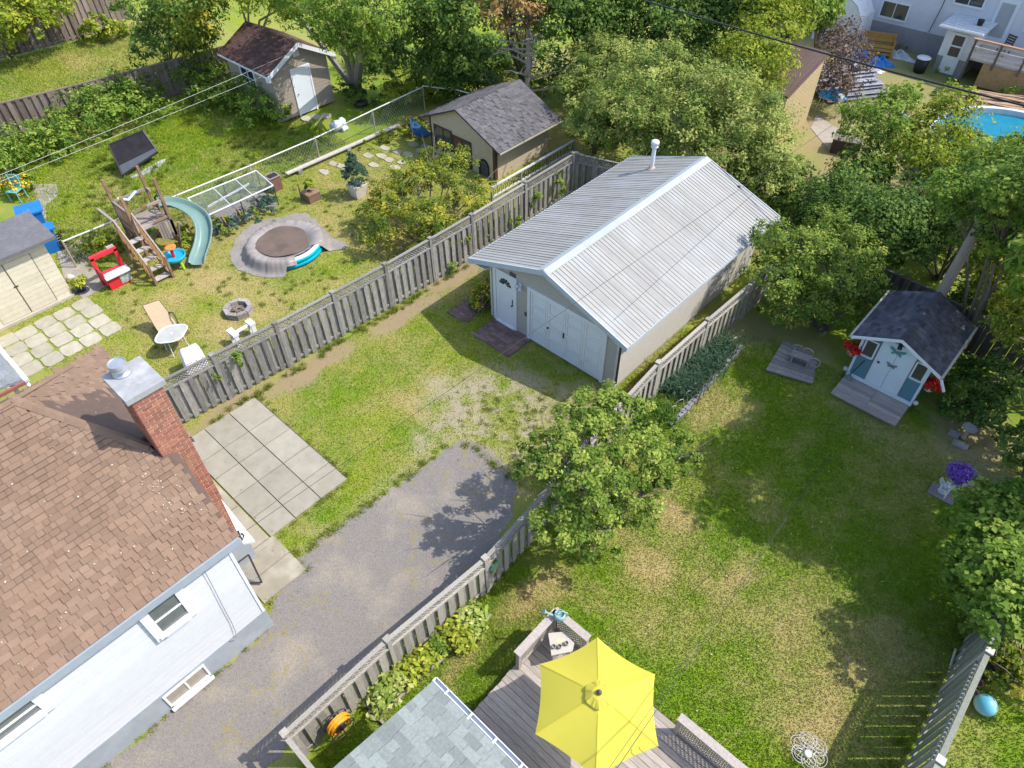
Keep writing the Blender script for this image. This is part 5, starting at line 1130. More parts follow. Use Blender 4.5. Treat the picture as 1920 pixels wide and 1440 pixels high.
# iris bed with edging blocks beside the garage fence
for k in range(22):
    t = k/21; p = G(1262, 796).lerp(G(1386, 655), t); rock(MB(), p.x, p.y, .09, .13, .1, 7, .1).obj('edging_block', mat('edging_stone', (.23, .23, .24), (.17, .17, .18), 9, .9, rnd='obj', rv=.2))
eb = thing('bed_edging', 'curved row of grey edging blocks along the iris bed', 'edging', G(1325, 725))
for o in [o for o in COL.objects if o.name.startswith('edging_block')]: o.parent = eb; o.matrix_basis = rootm(eb).inverted()
ew = thing('wire_edging', 'low looped white wire edging round the iris bed', 'edging', G(1300, 700)); mb = MB()
for px, py in [(1262, 778), (1275, 766), (1290, 750), (1303, 735), (1318, 718), (1332, 702), (1347, 685), (1360, 668), (1368, 655), (1375, 650)]:
    g = G(px, py); mb.tube([g+V((-.1, -.14, 0)), g+V((-.1, -.14, .25)), g+V((-.05, -.05, .38)), g+V((0, .05, .38)), g+V((0, .14, .25)), g+V((0, .14, 0))], .008, 5)
mb.obj('wire', MATS['white_wire'], ew)
# utility pole behind the blue shed
upg = G(1768, 545, 2.35); upx, upy = upg.x, upg.y
up = thing('utility_pole', 'grey wooden utility pole standing behind the blue shed', 'pole', (upx, upy, 0))
MB().tube([(upx, upy, -.1), (upx, upy, 3), (upx+.01, upy, 5.2)], [.17, .155, .13], 12).obj('post', mat('pole_wood', (.30, .25, .22), (.20, .17, .15), 8, .9, .4, (4, 4, .3)), up)

# ------------------------------------------------------------------ overhead wires and cables
def cable(name, label, a, b, r, m, sag=.12, n=14):
    a, b = V(a), V(b); return tag(MB().tube([a.lerp(b, i/n)-Z*sag*4*(i/n)*(1-i/n) for i in range(n+1)], r, 5).obj(name, m), label, 'cable')
WIRE = mat('wire_grey', (.06, .06, .058), (.045, .045, .042), 9, .7); WIREL = mat('wire_pale', (.55, .54, .52), (.45, .44, .43), 9, .5)
cable('service_wire', 'pale overhead wire from the brown roof corner passing over the garage', (3.83, -11.1, 3.6), G(1560, 235, 6), .0055, WIRE, .0)
cable('service_wire', 'second dark overhead wire crossing the garage roof to the trees', G(1150, 601, 3.25), G(1440, 338, 4.6), .006, WIRE, .0)
cable('overhead_cable', 'thick black overhead cable across the upper right yard', G(1180, -8, 7), G(1960, 208, 7), .03, BLACK, .1)
cable('overhead_wire', 'upper of two pale wires running from the left edge to the tan shed', G(-30, 340, 3.2), (-17.3, 4.9, 3.1), .0065, WIREL, .05)
cable('overhead_wire', 'lower of two pale wires above the dark tilted panel', G(-30, 352, 2.6), (-17.4, 5.4, 2.6), .0065, WIREL, .05)
cable('guy_wire', 'thin grey cable stretched from the umbrella to the middle of the shaded lawn', G(1130, 1480, 3.4), G(1558, 850, 0), .0055, WIRE, .0)
cable('guy_wire', 'second thin dark cable above the yellow umbrella', G(1100, 1500, 3.3), G(1556, 852, 0), .004, WIRE, .0)
# ------------------------------------------------------------------ neighbour's yard
pl = thing('play_tower', 'brown wooden play tower with stair and curved green slide', 'playset', (-12.3, -5.8, 0))
PLW = mat('playset_wood', (.27, .165, .095), (.17, .105, .065), 7, .8, .3, (3, 3, .6), 'both', .2, c3=(.36, .31, .27), s3=2, w3=.5); PLG = mat('playset_grey_wood', (.34, .28, .245), (.22, .18, .16), 8, .85, .3, (3, 3, .6), 'both', .2)
ax, bx_, ay, by = -13.05, -11.85, -6.35, -5.05; fz = 1.25
for x, y, z in ((ax, ay, 2.95), (ax, by, 2.95), (bx_, by, 2.9), (bx_, ay, 2.75)): MB().box(x-.05, x+.05, y-.05, y+.05, 0, z).obj('post', PLW, pl)
for k in range(8): MB().box(ax+.01+k*.148, ax+.145+k*.148, ay-.05, by+.05, fz-.03, fz).obj('floor_board', PLG, pl)
MB().box(ax, bx_, ay-.02, ay+.02, fz-.18, fz-.03).obj('joist', PLW, pl); MB().box(ax, bx_, by-.02, by+.02, fz-.18, fz-.03).obj('joist', PLW, pl)
for (x0, y0), (x1, y1), dense in (((ax, ay), (ax, by), 0), ((ax, ay), (bx_, ay), 1), ((bx_, -5.65), (bx_, by), 0), ((ax, by), (-12.75, by), 0)):
    a, b = V((x0, y0, 0)), V((x1, y1, 0)); L = (b-a).length; u = (b-a)/L
    MB().beam(a+Z*2.05, b+Z*2.05, .06, .09).obj('rail', PLG, pl); MB().beam(a+Z*1.38, b+Z*1.38, .05, .08).obj('rail', PLW, pl)
    n = max(2, int(L/(.13 if dense else .19)))
    for k in range(1, n): p = a.lerp(b, k/n); MB().beam(p+Z*(.85 if dense else 1.36), p+Z*2.02, .09 if dense else .045, .02, (u.y, -u.x, 0)).obj('slat', PLW, pl)
# lower skirt boards under the floor on the camera side
for k in range(6): MB().box(bx_+.03, bx_+.05, ay+.75+k*.1, ay+.83+k*.1, .5+.03*abs(k-3), fz-.02).obj('slat', PLG, pl)
st_ = MB(); sx0, sx1 = bx_+.02, -10.3
for y in (-6.88, -6.3): MB().beam((sx0, y, fz-.05), (sx1, y, .05), .045, .16).obj('stringer', PLW, pl)
for k in range(5): t = (k+.5)/5; x = sx0+(sx1-sx0)*t; z = fz*(1-t); MB().box(x-.13, x+.13, -6.86, -6.32, z-.02, z+.02).obj('tread', mat('pale_tread', (.46, .41, .36), (.33, .29, .25), 7, .85, rnd='both', rv=.12), pl)
for y in (-6.92, -6.26):
    MB().beam((sx0, y, 2.05), (sx1+.05, y, .85), .05, .08).obj('handrail', PLG, pl); MB().box(sx1-.02, sx1+.07, y-.04, y+.04, 0, .92).obj('post', PLW, pl)
    for k in range(7): t = (k+.7)/8; x = sx0+(sx1-sx0)*t; MB().beam((x, y, fz*(1-t)), (x, y, 2.02-1.2*t), .05, .02, (1, 0, 0)).obj('slat', mat('cedar_slat', (.38, .22, .09), (.26, .15, .07), 7, .8, rnd='both', rv=.2), pl)
MB().box(ax-.05, bx_, -6.95, -6.86, 1.95, 2.03).obj('rail', PLG, pl); MB().box(bx_-.04, bx_+.05, -6.95, -6.86, 0, 2.0).obj('post', PLW, pl)
# slide
SPTS = [V(p) for p in ((-12.75, -4.95, 1.33), (-12.55, -4.5, 1.25), (-12.1, -4.2, 1.08), (-11.6, -4.08, .88), (-11.15, -4.22, .66), (-10.8, -4.5, .46), (-10.52, -4.82, .30), (-10.25, -5.15, .20), (-10.05, -5.35, .17))]
def catmull(P, n=5):
    out = []
    for i in range(len(P)-1):
        p0, p1, p2, p3 = P[max(i-1, 0)], P[i], P[i+1], P[min(i+2, len(P)-1)]
        for k in range(n):
            t = k/n; out.append(.5*((2*p1)+(p2-p0)*t+(2*p0-5*p1+4*p2-p3)*t*t+(3*p1-p0-3*p2+p3)*t**3))
    return out+[P[-1]]
C_ = catmull(SPTS); vs = []; prof = [(-.32, .20), (-.29, .22), (-.25, .2), (-.22, .06), (-.12, .0), (.12, 0), (.22, .06), (.25, .2), (.29, .22), (.32, .2)]
for i, p in enumerate(C_):
    d = C_[min(i+1, len(C_)-1)]-C_[max(i-1, 0)]; d.z = 0; d.normalize(); s = V((d.y, -d.x, 0)); fl_ = 1-.5*max(0, (i-len(C_)+6)/6)
    vs += [p+s*a+Z*b*fl_ for a, b in prof]
m_ = len(prof); fs = [(i*m_+k, i*m_+k+1, (i+1)*m_+k+1, (i+1)*m_+k) for i in range(len(C_)-1) for k in range(m_-1)]
SLG = mat('slide_plastic', (.15, .25, .225), (.13, .215, .195), 3, .3, spec=.5); MB().add(vs, fs).obj('slide', SLG, pl, smooth=True)
MB().cyl((-10.6, -4.72, 0), (-10.6, -4.72, .3), .05).cyl((-11.5, -4.1, 0), (-11.5, -4.1, .8), .04).obj('slide_support', SLG, pl)
MB().tube([(-12.72, -5.03, 1.25), (-12.74, -5.0, 1.75), (-12.5, -4.95, 1.95), (-12.2, -4.98, 1.75), (-12.2, -5.02, 1.25)], .04, 6).obj('slide_hood', mat('dark_green_plastic', (.02, .06, .045)), pl)
MB().tube([(ax-.02, ay+.2, 2.1), (ax+.1, ay+.5, 1.95), (ax+.05, ay+.9, 2.12)], .05, 6).obj('rope_bundle', mat('pale_blue_cloth', (.35, .5, .55), (.6, .65, .66), 9, .7), pl)
for k in range(9): y = ay+.08+k*.14; MB().box(ax-.03, ax-.01, y, y+.10, .75, fz-.02).obj('slat', PLW, pl)
for k in range(5): x = -12.1+k*.055; MB().beam((x, by+.02, 1.36), (x, by+.02, 2.0), .04, .02, (1, 0, 0)).obj('slat', PLW, pl)
for x0, x1 in ((-12.1, -11.85),): MB().beam((x0, by, 2.02), (x1, by, 2.02), .06, .09).obj('rail', PLG, pl)
MB().beam((ax, by, .45), (bx_, ay, .45), .06, .10).obj('brace', PLW, pl); MB().beam((ax, ay, .25), (bx_, ay, 1.1), .05, .09).obj('brace', PLW, pl); MB().beam((bx_, by, .1), (bx_+.35, by+.1, 1.2), .06, .06).obj('brace', PLG, pl)
# toys
tk = thing('toy_kitchen', 'red and white plastic toy kitchen stand near the tower stairs', 'toy', (-11.4, -7.8, 0)); RED = mat('toy_red', (.62, .03, .045), (.55, .025, .04), 3, .35); tkx, tky = -11.45, -7.75
for dx, dy in ((-.3, -.42), (-.3, .42)): MB().box(tkx+dx-.08, tkx+dx+.08, tky+dy-.06, tky+dy+.06, 0, 1.15).obj('leg', RED, tk)
MB().box(tkx-.36, tkx-.22, tky-.48, tky+.48, 1.08, 1.22).obj('top_bar', RED, tk); MB().box(tkx-.3, tkx+.25, tky-.4, tky+.4, 0, .5).obj('body', RED, tk)
MB().box(tkx+.02, tkx+.36, tky-.44, tky+.46, .5, .58).obj('counter', WHITE, tk); MB().box(tkx+.24, tkx+.27, tky+.02, tky+.4, .08, .46).obj('door', mat('toy_grey', (.5, .52, .5), (.2, .24, .22), 9, .5), tk); MB().box(tkx-.25, tkx+.25, tky-.46, tky-.41, .3, .8).obj('side_panel', RED, tk); MB().box(tkx-.36, tkx-.3, tky+.2, tky+.45, 1.2, 1.3).obj('lid', mat('toy_grey2', (.4, .42, .43)), tk)
wt = thing('water_table', 'round blue toy water table with red and orange tower', 'toy', (-10.75, -5.8, 0)); TB = mat('toy_blue', (.02, .36, .58), (.02, .30, .50), 3, .3)
MB().lathe([(.05, .36), (.34, .36), (.40, .42), (.42, .52), (.39, .53), (.36, .45), (.30, .42), (.02, .42)], (-10.75, -5.8, 0), 24).obj('basin', TB, wt, smooth=True)
for k in range(3): a = 2*PI*k/3+.2; MB().cyl((-10.75+.25*math.cos(a), -5.8+.25*math.sin(a), .36), (-10.75+.33*math.cos(a), -5.8+.33*math.sin(a), 0), .05).obj('leg', mat('toy_lime', (.36, .62, .03)), wt)
MB().cyl((-10.78, -5.8, .42), (-10.78, -5.8, .78), .06).obj('tower', RED, wt); MB().lathe([(.06, .76), (.2, .82), (.21, .86), (.12, .84), (.02, .83)], (-10.78, -5.8, 0), 16).obj('funnel', mat('toy_orange', (.72, .22, .05)), wt, smooth=True)
# covered pool
pw = thing('paddling_pool', 'round blue inflatable pool half hidden under a grey tarpaulin', 'pool', (-8.6, -2.45, 0)); pcx, pcy = -8.62, -2.45
MB().lathe([(1.30, 0), (1.42, .06), (1.42, .16), (1.36, .2), (1.41, .24), (1.41, .32), (1.35, .36)], (pcx, pcy, 0), 48, caps=False).obj('wall', mat('pool_blue', (.0, .40, .58), (.0, .33, .5), 3, .35), pw, smooth=True)
MB().lathe([(1.36, .32), (1.38, .37), (1.28, .405), (1.18, .37), (1.16, .2)], (pcx, pcy, 0), 48, caps=False).obj('rim', WHITE, pw, smooth=True)
tarp = thing('tarpaulin', 'wrinkled grey tarpaulin sagging over the inflatable pool with brown puddle', 'tarpaulin', (pcx, pcy, 0))
NA, NRR = 144, 30; vs = []; rr = random.Random(5)
def ang(px, py): g = G(px, py); return math.atan2(g.y-pcy, g.x-pcx), math.hypot(g.x-pcx, g.y-pcy)
ctrl = sorted([ang(*p) for p in ((432, 478), (440, 500), (470, 515), (505, 521), (530, 521), (545, 505), (560, 497), (590, 488), (612, 480), (640, 475), (655, 461), (620, 447), (600, 425), (575, 402), (560, 400), (530, 408), (485, 415), (455, 435), (438, 460))])
def rout(a):
    n = len(ctrl)
    for i in range(n):
        a0_, r0_ = ctrl[i]; a1_, r1_ = ctrl[(i+1) % n]
        if a1_ < a0_: a1_ += 2*PI
        aa = a if a >= a0_ else a+2*PI
        if a0_ <= aa <= a1_: return r0_+(r1_-r0_)*(aa-a0_)/(a1_-a0_+1e-9)
    return 1.6
open_a, _ = ang(597, 490)
for i in range(NRR+1):
    t = i/NRR
    for k in range(NA):
        a = -PI+2*PI*k/NA; ro2 = rout(a); da = abs((a-open_a+PI) % (2*PI)-PI); op = max(0, 1-(da/.52)**4) if da < .52 else 0
        ro2 = ro2*(1-op)+1.22*op if op else max(ro2, 1.5); r = t*ro2
        wr = .45*math.sin(a*23+3*math.sin(a*4)+r*2)+.35*math.sin(a*41+2*math.sin(a*7)-r*3)+.45*math.sin(a*13+4*math.sin(a*3)+r*4)
        if r < 1.15: z = .22+.20*sstep(.7, 1.2, r)+.010*math.sin(r*9+a*3)
        elif r < 1.36: z = .44-.02*((r-1.25)/.1)**2
        else: z = .42*(1-sstep(1.36, 1.36+.30, r))+.02
        amp = .032*sstep(.95, 1.3, r)*(.5+.5*math.sin(a*3+1)**2)
        z = max(z+wr*amp*(1 if z > .08 else .35), .018); vs.append((pcx+math.cos(a)*r*(1+.02*wr*sstep(1.2, 1.6, r)), pcy+math.sin(a)*r*(1+.02*wr*sstep(1.2, 1.6, r)), z))
fs = [(i*NA+k, i*NA+(k+1) % NA, (i+1)*NA+(k+1) % NA, (i+1)*NA+k) for i in range(NRR) for k in range(NA)]
TARP = mat('grey_tarp', (.28, .25, .235), (.21, .185, .175), 3, .45, .15, c3=(.35, .32, .30), s3=1.5, w3=.5); MB().add(vs, fs).obj('sheet', TARP, tarp, smooth=True)
pts = []
for k in range(40): a = 2*PI*k/40; r = 1.03+.05*math.sin(3*a+1)+.04*math.sin(5*a); pts.append(V((pcx-.06+math.cos(a)*r, pcy-.05+math.sin(a)*r*.95, .385)))
MB().slab(pts, .02, (0, 0, 1)).obj('puddle', mat('muddy_water', (.12, .085, .062), (.155, .11, .085), 2.2, .3, c3=(.07, .06, .035), s3=2, w3=.6), tarp)
# fire pit
fp = thing('fire_pit', 'octagonal stone block fire pit on the worn lawn', 'fire pit', (-6.75, -5.72, 0)); fpm = mat('pit_stone', (.33, .30, .28), (.22, .195, .185), 9, .9, .3, rnd='both', rv=.2)
for lay_ in range(2):
    for k in range(8):
        a0_, a1_ = 2*PI*(k+.5*lay_*0)/8+.2, 2*PI*(k+1)/8+.16; r0_, r1_ = .34, .50; z = lay_*.11
        P = [V((-6.75+math.cos(a)*r, -5.72+math.sin(a)*r, z+.105)) for a, r in ((a0_, r0_), (a0_, r1_), (a1_, r1_), (a1_, r0_))]; MB().slab(P, .1, (0, 0, 1)).obj('stone', fpm, fp)
MB().lathe([(.36, .02), (.2, .05), (.02, .06)], (-6.75, -5.72, 0), 12).obj('ash_bed', mat('ash', (.12, .11, .10), (.3, .28, .26), 18, .95), fp)
for k in range(9): a = random.uniform(0, 6.28); MB().cyl((-6.75+.25*math.cos(a), -5.72+.25*math.sin(a), .1), (-6.75-.2*math.cos(a+.6), -5.72-.2*math.sin(a+.6), .14), .022, n=6).obj('charred_log', mat('char', (.06, .05, .045), (.3, .22, .16), 12, .9, rnd='obj', rv=.4), fp)
# recliner, glass table, covered chair, white bench
rc = thing('recliner', 'reclining garden chair with tan sling and dark frame', 'chair', (-7.8, -7.85, 0))
b0, b1 = G(267, 573, .95), G(298, 563, .95); s0, s1 = V((-7.75, -8.2, .42)), V((-7.55, -7.6, .42)); f0, f1 = V((-7.15, -8.3, .40)), V((-6.95, -7.72, .40))
SLING = mat('tan_sling', (.46, .36, .235), (.40, .31, .2), 20, .8)
MB().slab([b0, b1, s1, s0], .015).obj('backrest', SLING, rc); MB().slab([s0, s1, f1, f0], .015).obj('seat', SLING, rc)
MB().tube([b0, b1, s1, s1+V((0, 0, -.05)), f1, f0, s0, b0], .018, 6).obj('frame', mat('brown_frame', (.10, .065, .045), (.06, .04, .03), 6, .5), rc)
for p in (s0, s1, f0, f1): MB().cyl(p, (p.x+.02, p.y, 0), .016, n=6).obj('leg', DARKM, rc)
MB().tube([s1.lerp(b1, .35), s1+V((.1, .05, .28)), f1+V((-.05, .05, .22)), f1], .022, 6).obj('armrest', DARKM, rc)
gtb = thing('glass_table', 'oval frosted glass garden table with white rim', 'table', (-6.55, -8.1, 0)); tc = V((-6.55, -8.12, .7))
RIM = [tc+V((math.cos(t)*.40*(1+.06*math.cos(4*t)), math.sin(t)*.50*(1+.06*math.cos(4*t)), 0)) for t in [2*PI*k/32 for k in range(32)]]
MB().slab([p-Z*.003 for p in RIM], .012, (0, 0, 1)).obj('glass_top', mat('frosted_glass', (.34, .34, .31), (.42, .42, .38), 3, .15, spec=.7), gtb); MB().tube(RIM, .022, 6, True).obj('rim', WHITE, gtb); MB().lathe([(.02, .0), (.04, .01), (.02, .02)], tc, 10).obj('umbrella_hole_cap', WHITE, gtb)
for a in (.7, 2.4, 3.9, 5.5): MB().tube([tc+V((math.cos(a)*.06, math.sin(a)*.06, -.02)), tc+V((math.cos(a)*.30, math.sin(a)*.36, -.05)), tc+V((math.cos(a)*.36, math.sin(a)*.42, -.7))], .014, 6).obj('leg', WHITE, gtb)
wcv = thing('draped_chair', 'garden chair draped with a white sheet close to the lattice fence', 'chair', (-5.05, -8.1, 0)); q4 = [G(334, 655, .85), G(368, 641, .85), G(379, 665, .85), G(345, 681, .85)]
vs = []; n_ = 10
ctr = sum(q4, V())/4
for i in range(n_+1):
    for j in range(n_+1):
        u, v = i/n_*1.5-.25, j/n_*1.5-.25; uc, vc = min(max(u, 0), 1), min(max(v, 0), 1); p = q4[0].lerp(q4[1], uc).lerp(q4[3].lerp(q4[2], uc), vc); ov = max(abs(u-uc), abs(v-vc)); dirn = (p-ctr); dirn.z = 0
        vs.append(p+dirn.normalized()*ov*.28+Z*(-ov*1.9+.012*math.sin(11*u)*math.cos(7*v)+(.03*math.sin(17*(u+v)) if ov > 0 else 0)))
MB().add(vs, [(i*(n_+1)+j, (i+1)*(n_+1)+j, (i+1)*(n_+1)+j+1, i*(n_+1)+j+1) for i in range(n_) for j in range(n_)]).obj('sheet', mat('white_sheet', (.70, .68, .74), (.62, .60, .66), 5, .7), wcv, smooth=True)
for p in q4: q_ = p.lerp(ctr, .1); MB().cyl((q_.x, q_.y, 0), (q_.x, q_.y, .8), .018).obj('leg', DARKM, wcv)
MB().slab([p-Z*.1 for p in q4], .04, (0, 0, 1)).obj('seat', DARKM, wcv)
bn = thing('plastic_bench', 'small white plastic seesaw bench beside the lattice fence', 'bench', (-5.5, -6.45, 0))
bA, bB = G(437, 626, .45), G(470, 607, .45); dB = (bB-bA); dB.z = 0; dB.normalize(); nB = V((-dB.y, dB.x, 0))
MB().beam(bA, bB, .09, .07).obj('bar', WHITE, bn)
for p, s_ in ((bA, 1), (bB, .7)):
    MB().obox(p-nB*.22*s_-dB*.1, nB*.44*s_, dB*.2, Z*.09).obj('seat', WHITE, bn); MB().obox(p-nB*.2*s_-dB*.07-Z*.45, nB*.06, dB*.14, Z*.45).obox(p+nB*.14*s_-dB*.07-Z*.45, nB*.06, dB*.14, Z*.45).obj('leg', WHITE, bn)
# caged vegetable bed
cg = thing('caged_bed', 'raised vegetable bed under a long wire mesh cage', 'garden bed', (-12.3, -2.2, 0)); cz = .9
k4 = [G(352, 372, cz), G(480, 320, cz), G(512, 348, cz), G(385, 406, cz)]; PIPE = mat('pale_pipe', (.60, .60, .58), (.5, .5, .48), 9, .45); mb = MB()
for a, b in zip(k4, k4[1:]+k4[:1]): mb.tube([a, b], .03, 6)
for t in (.36, .68): mb.tube([k4[0].lerp(k4[1], t), k4[3].lerp(k4[2], t)], .02, 6)
mb.obj('frame', PIPE, cg)
for p in k4+[k4[0].lerp(k4[1], .5), k4[3].lerp(k4[2], .5)]: MB().cyl((p.x, p.y, 0), p, .022).obj('leg', DARKM, cg)
mb = MB()
for i in range(1, 46): t = i/46; mb.beam(k4[0].lerp(k4[1], t), k4[3].lerp(k4[2], t), .006)
for i in range(1, 24): t = i/24; mb.beam(k4[0].lerp(k4[3], t), k4[1].lerp(k4[2], t), .006)
tag(mb.obj('mesh', GALV, cg), kind='stuff')
MB().beam(k4[0].lerp(k4[3], .42).lerp(k4[1].lerp(k4[2], .42), .15)-Z*.25, k4[0].lerp(k4[3], .3).lerp(k4[1].lerp(k4[2], .3), .8)-Z*.15, .06).obj('white_bar', WHITE, cg)
MB().slab([V((p.x, p.y, .02)) for p in k4], .05, (0, 0, 1)).obj('bed_liner', mat('liner_grey', (.20, .19, .185), (.26, .25, .24), 8, .8), cg)
leafcloud('vegetables', [(-12.1, -1.1, .3, .5, .35), (-11.4, -2.3, .2, .5, .28), (-11.4, -3.2, .2, .45, .25), (-11.5, -1.4, .2, .5, .25)], 2200, .10, BLUEG, cg, 71)
for y in (-3.2, -2.5): MB().beam((-11.35, y, 0), (-11.55, y-.1, .62), .06, .08).obj('stake', PLW, cg)
bxx = thing('planter_box', 'tall brown metal planter box at the end of the mesh cage', 'planter', G(517, 356)); g = G(517, 355); bb = MB().box(g.x-.2, g.x+.2, g.y-.25, g.y+.25, 0, .62).obj('body', mat('rust_brown', (.19, .10, .075), (.14, .075, .06), 5, .7), bxx); MB().box(g.x-.23, g.x+.23, g.y-.28, g.y+.28, .62, .65).obj('rim', PLG, bxx); MB().box(g.x-.17, g.x+.17, g.y-.22, g.y+.22, .651, .655).obj('shaded_hollow', BLACK, bxx)  # flat black plate on top stands for the shade inside the box
p2 = thing('planter_box', 'small wooden planter box with a bright green seedling', 'planter', G(585, 375)); g = G(585, 374); MB().box(g.x-.28, g.x+.28, g.y-.28, g.y+.28, 0, .36).obj('body', mat('brown_box', (.22, .135, .095), (.15, .09, .065), 7, .8), p2); MB().box(g.x-.3, g.x+.3, g.y-.3, g.y+.3, .34, .39).obj('rim', PLW, p2); leafcloud('seedling', [(g.x, g.y, .62, .2, .3)], 500, .09, LIME, p2, 72, tint=-.25); MB().beam((g.x-.3, g.y-.3, 0), (g.x-.3, g.y-.3, .75), .05).obj('stake', PLW, p2)
cp = thing('potted_conifer', 'bushy blue green conifer in a white square tub', 'potted plant', (-9.6, 1.85, 0)); g = V((-9.6, 1.85, 0)); MB().add([(g.x-.22, g.y-.22, 0), (g.x+.22, g.y-.22, 0), (g.x+.22, g.y+.22, 0), (g.x-.22, g.y+.22, 0), (g.x-.32, g.y-.32, .55), (g.x+.32, g.y-.32, .55), (g.x+.32, g.y+.32, .55), (g.x-.32, g.y+.32, .55)], [(0, 3, 2, 1), (4, 5, 6, 7), (0, 1, 5, 4), (1, 2, 6, 5), (2, 3, 7, 6), (3, 0, 4, 7)]).obj('tub', mat('white_tub', (.62, .57, .50), (.5, .46, .40), 5, .7), cp)
leafcloud('foliage', [(g.x, g.y, .95, .52, .45), (g.x, g.y, 1.35, .36, .4), (g.x, g.y, 1.7, .18, .25)], 5200, .085, BLUEG, cp, 73, long=3, clump=.2)
ty = thing('tyre', 'black car tyre lying in weeds beside the tan shed', 'tyre', (-16.2, 7.35, 0)); mb = MB().tube([(-16.2+.28*math.cos(t), 7.35+.28*math.sin(t), .16+.06*math.cos(t)) for t in [2*PI*k/24 for k in range(24)]], .11, 10, True); mb.obj('tread', BLACK, ty, smooth=True)
def crumple(label, px, py, rx, ry, h, m, seed, cat='tarpaulin', name='tarp', amp=.3):
    g = G(px, py); rr = random.Random(seed); n = 18; vs = []; k_ = 8; ph = [rr.uniform(0, 6) for _ in range(8)]
    for i in range(k_+1):
        t = i/k_
        for j in range(n):
            a = 2*PI*j/n; r = t*(1+amp*math.sin(2*a+ph[0])+.5*amp*math.sin(5*a+ph[1])); z = h*(1-t**1.6)*(1+.35*math.sin(7*t+3*a+ph[2])+.3*math.sin(4*a+ph[3]))
            vs.append((g.x+rx*r*math.cos(a), g.y+ry*r*math.sin(a), max(z, .02)))
    fs = [(i*n+j, i*n+(j+1) % n, (i+1)*n+(j+1) % n, (i+1)*n+j) for i in range(k_) for j in range(n)]
    return tag(MB().add(vs, fs).obj(name, m), label, cat)
sb = thing('bundle', 'silver and white bundled sack lying on the chain link fence line', 'bundle', G(637, 243)); g = G(636, 244)
mb = MB().tube([g+V((0, -.35, .22)), g+V((0, -.1, .27)), g+V((.05, .15, .25)), g+V((.1, .35, .15))], [.22, .26, .22, .1], 10).obj('roll', mat('silver_sack', (.58, .59, .61), (.42, .43, .46), 6, .4), sb, smooth=True); MB().tube([g+V((-.12, .2, .2)), g+V((-.3, .45, .2)), g+V((-.35, .62, .15))], [.16, .2, .1], 8).obj('sack', mat('pale_sack', (.50, .54, .60), (.62, .64, .67), 5, .6), sb, smooth=True); MB().tube([g+V((.28, 0, .1)), g+V((.3, .3, .12))], [.12, .1], 8).obj('sack', WHITE, sb)
hm = thing('hammock', 'blue striped hammock slung from the dark roofed garden house', 'hammock', (-10.9, 6.9, 0)); vs = []
for i in range(13):
    t = i/12; p = V((-11.6, 6.7, 1.1)).lerp(V((-9.95, 6.45, 1.0)), t); sg_ = .5*4*t*(1-t); w_ = .05+.32*math.sin(PI*t)
    vs += [p+V((.08*0, -w_, -sg_+.1*math.sin(PI*t))), p+V((0, 0, -sg_-.08)), p+V((0, w_, -sg_+.1*math.sin(PI*t)))]
MB().add(vs, [(i*3+k, i*3+k+1, i*3+k+4, i*3+k+3) for i in range(12) for k in range(2)]).obj('cloth', mat('blue_stripe', (.02, .12, .18), (.03, .05, .16), 9, .8, 0, (9, .5, 1)), hm); MB().cyl((-11.65, 6.7, 0), (-11.6, 6.7, 1.15), .04).obj('post', PLW, hm)
# dark tilted panel
pn = thing('tilted_panel', 'large dark framed panel tilted up on the bright neighbouring lawn', 'panel', (-19.4, -2.7, 0))
q4 = [G(204, 272, 1.15), G(268, 245, 1.15), G(296, 285, .35), G(230, 329, .18)]; PNL = mat('dark_panel', (.014, .013, .017), (.026, .025, .03), 3, .75, spec=.06)
MB().slab(q4, .05, (0, 0, 1)).obj('sheet', PNL, pn); mb = MB()
for a, b in zip(q4, q4[1:]+q4[:1]): mb.beam(a+Z*.01, b+Z*.01, .06)
mb.obj('frame', BLACK, pn); lo = [q4[3].lerp(q4[0], .30), q4[2].lerp(q4[1], .18), q4[2], q4[3]]; MB().slab([p+Z*.012 for p in lo], .01, (0, 0, 1)).obj('reflection_strip', mat('painted_reflection', (.07, .08, .095), (.055, .065, .08), 3, .7, spec=.1), pn)  # paler lower strip paints the panel's reflection as colour
for p in (q4[0], q4[1]): MB().cyl((p.x-.1, p.y, 0), p, .03).obj('leg', BLACK, pn)
MB().slab([G(303, 299, .02), G(313, 297, .02), G(290, 322, .02), G(240, 335, .02)], .015, (0, 0, 1)).obj('foot_plate', mat('pale_plate', (.45, .46, .48)), pn)
# bins, chair, crate and pots by the cream shed
BLU = mat('bin_blue', (.015, .17, .52), (.012, .14, .45), 3, .45)
for i, (px, py, lab) in enumerate(((53, 394, 'blue recycling bin with white emblem behind the cream shed'), (84, 446, 'second blue bin partly hidden by the cream shed corner'))):
    g = G(px, py, .95 if i == 0 else .6); g.z = 0; t = thing('recycling_bin', lab, 'bin', g, -.25, 'blue recycling bins'); w_ = .42 if i == 0 else .25
    MB().add([(-w_*.8, -.3, 0), (w_*.8, -.3, 0), (w_*.8, .3, 0), (-w_*.8, .3, 0), (-w_, -.4, .95), (w_, -.4, .95), (w_, .4, .95), (-w_, .4, .95)], [(0, 3, 2, 1), (4, 5, 6, 7), (0, 1, 5, 4), (1, 2, 6, 5), (2, 3, 7, 6), (3, 0, 4, 7)]).obj('body', BLU, t, False); MB().box(-w_-.04, w_+.04, -.46, .44, .951, 1.02).obj('lid', BLU, t, False); MB().cyl((-w_, .46, 1.0), (w_, .46, 1.0), .03).obj('handle', BLU, t, False)
    if i == 0:
        for k in range(3): a = 2*PI*k/3; MB().slab([V((.1+.10*math.cos(a+b)*1.0, -.05+.10*math.sin(a+b), 1.024)) for b in (0, .9, 1.2, .45)], .003, (0, 0, 1)).obj('emblem', WHITE, t, False)
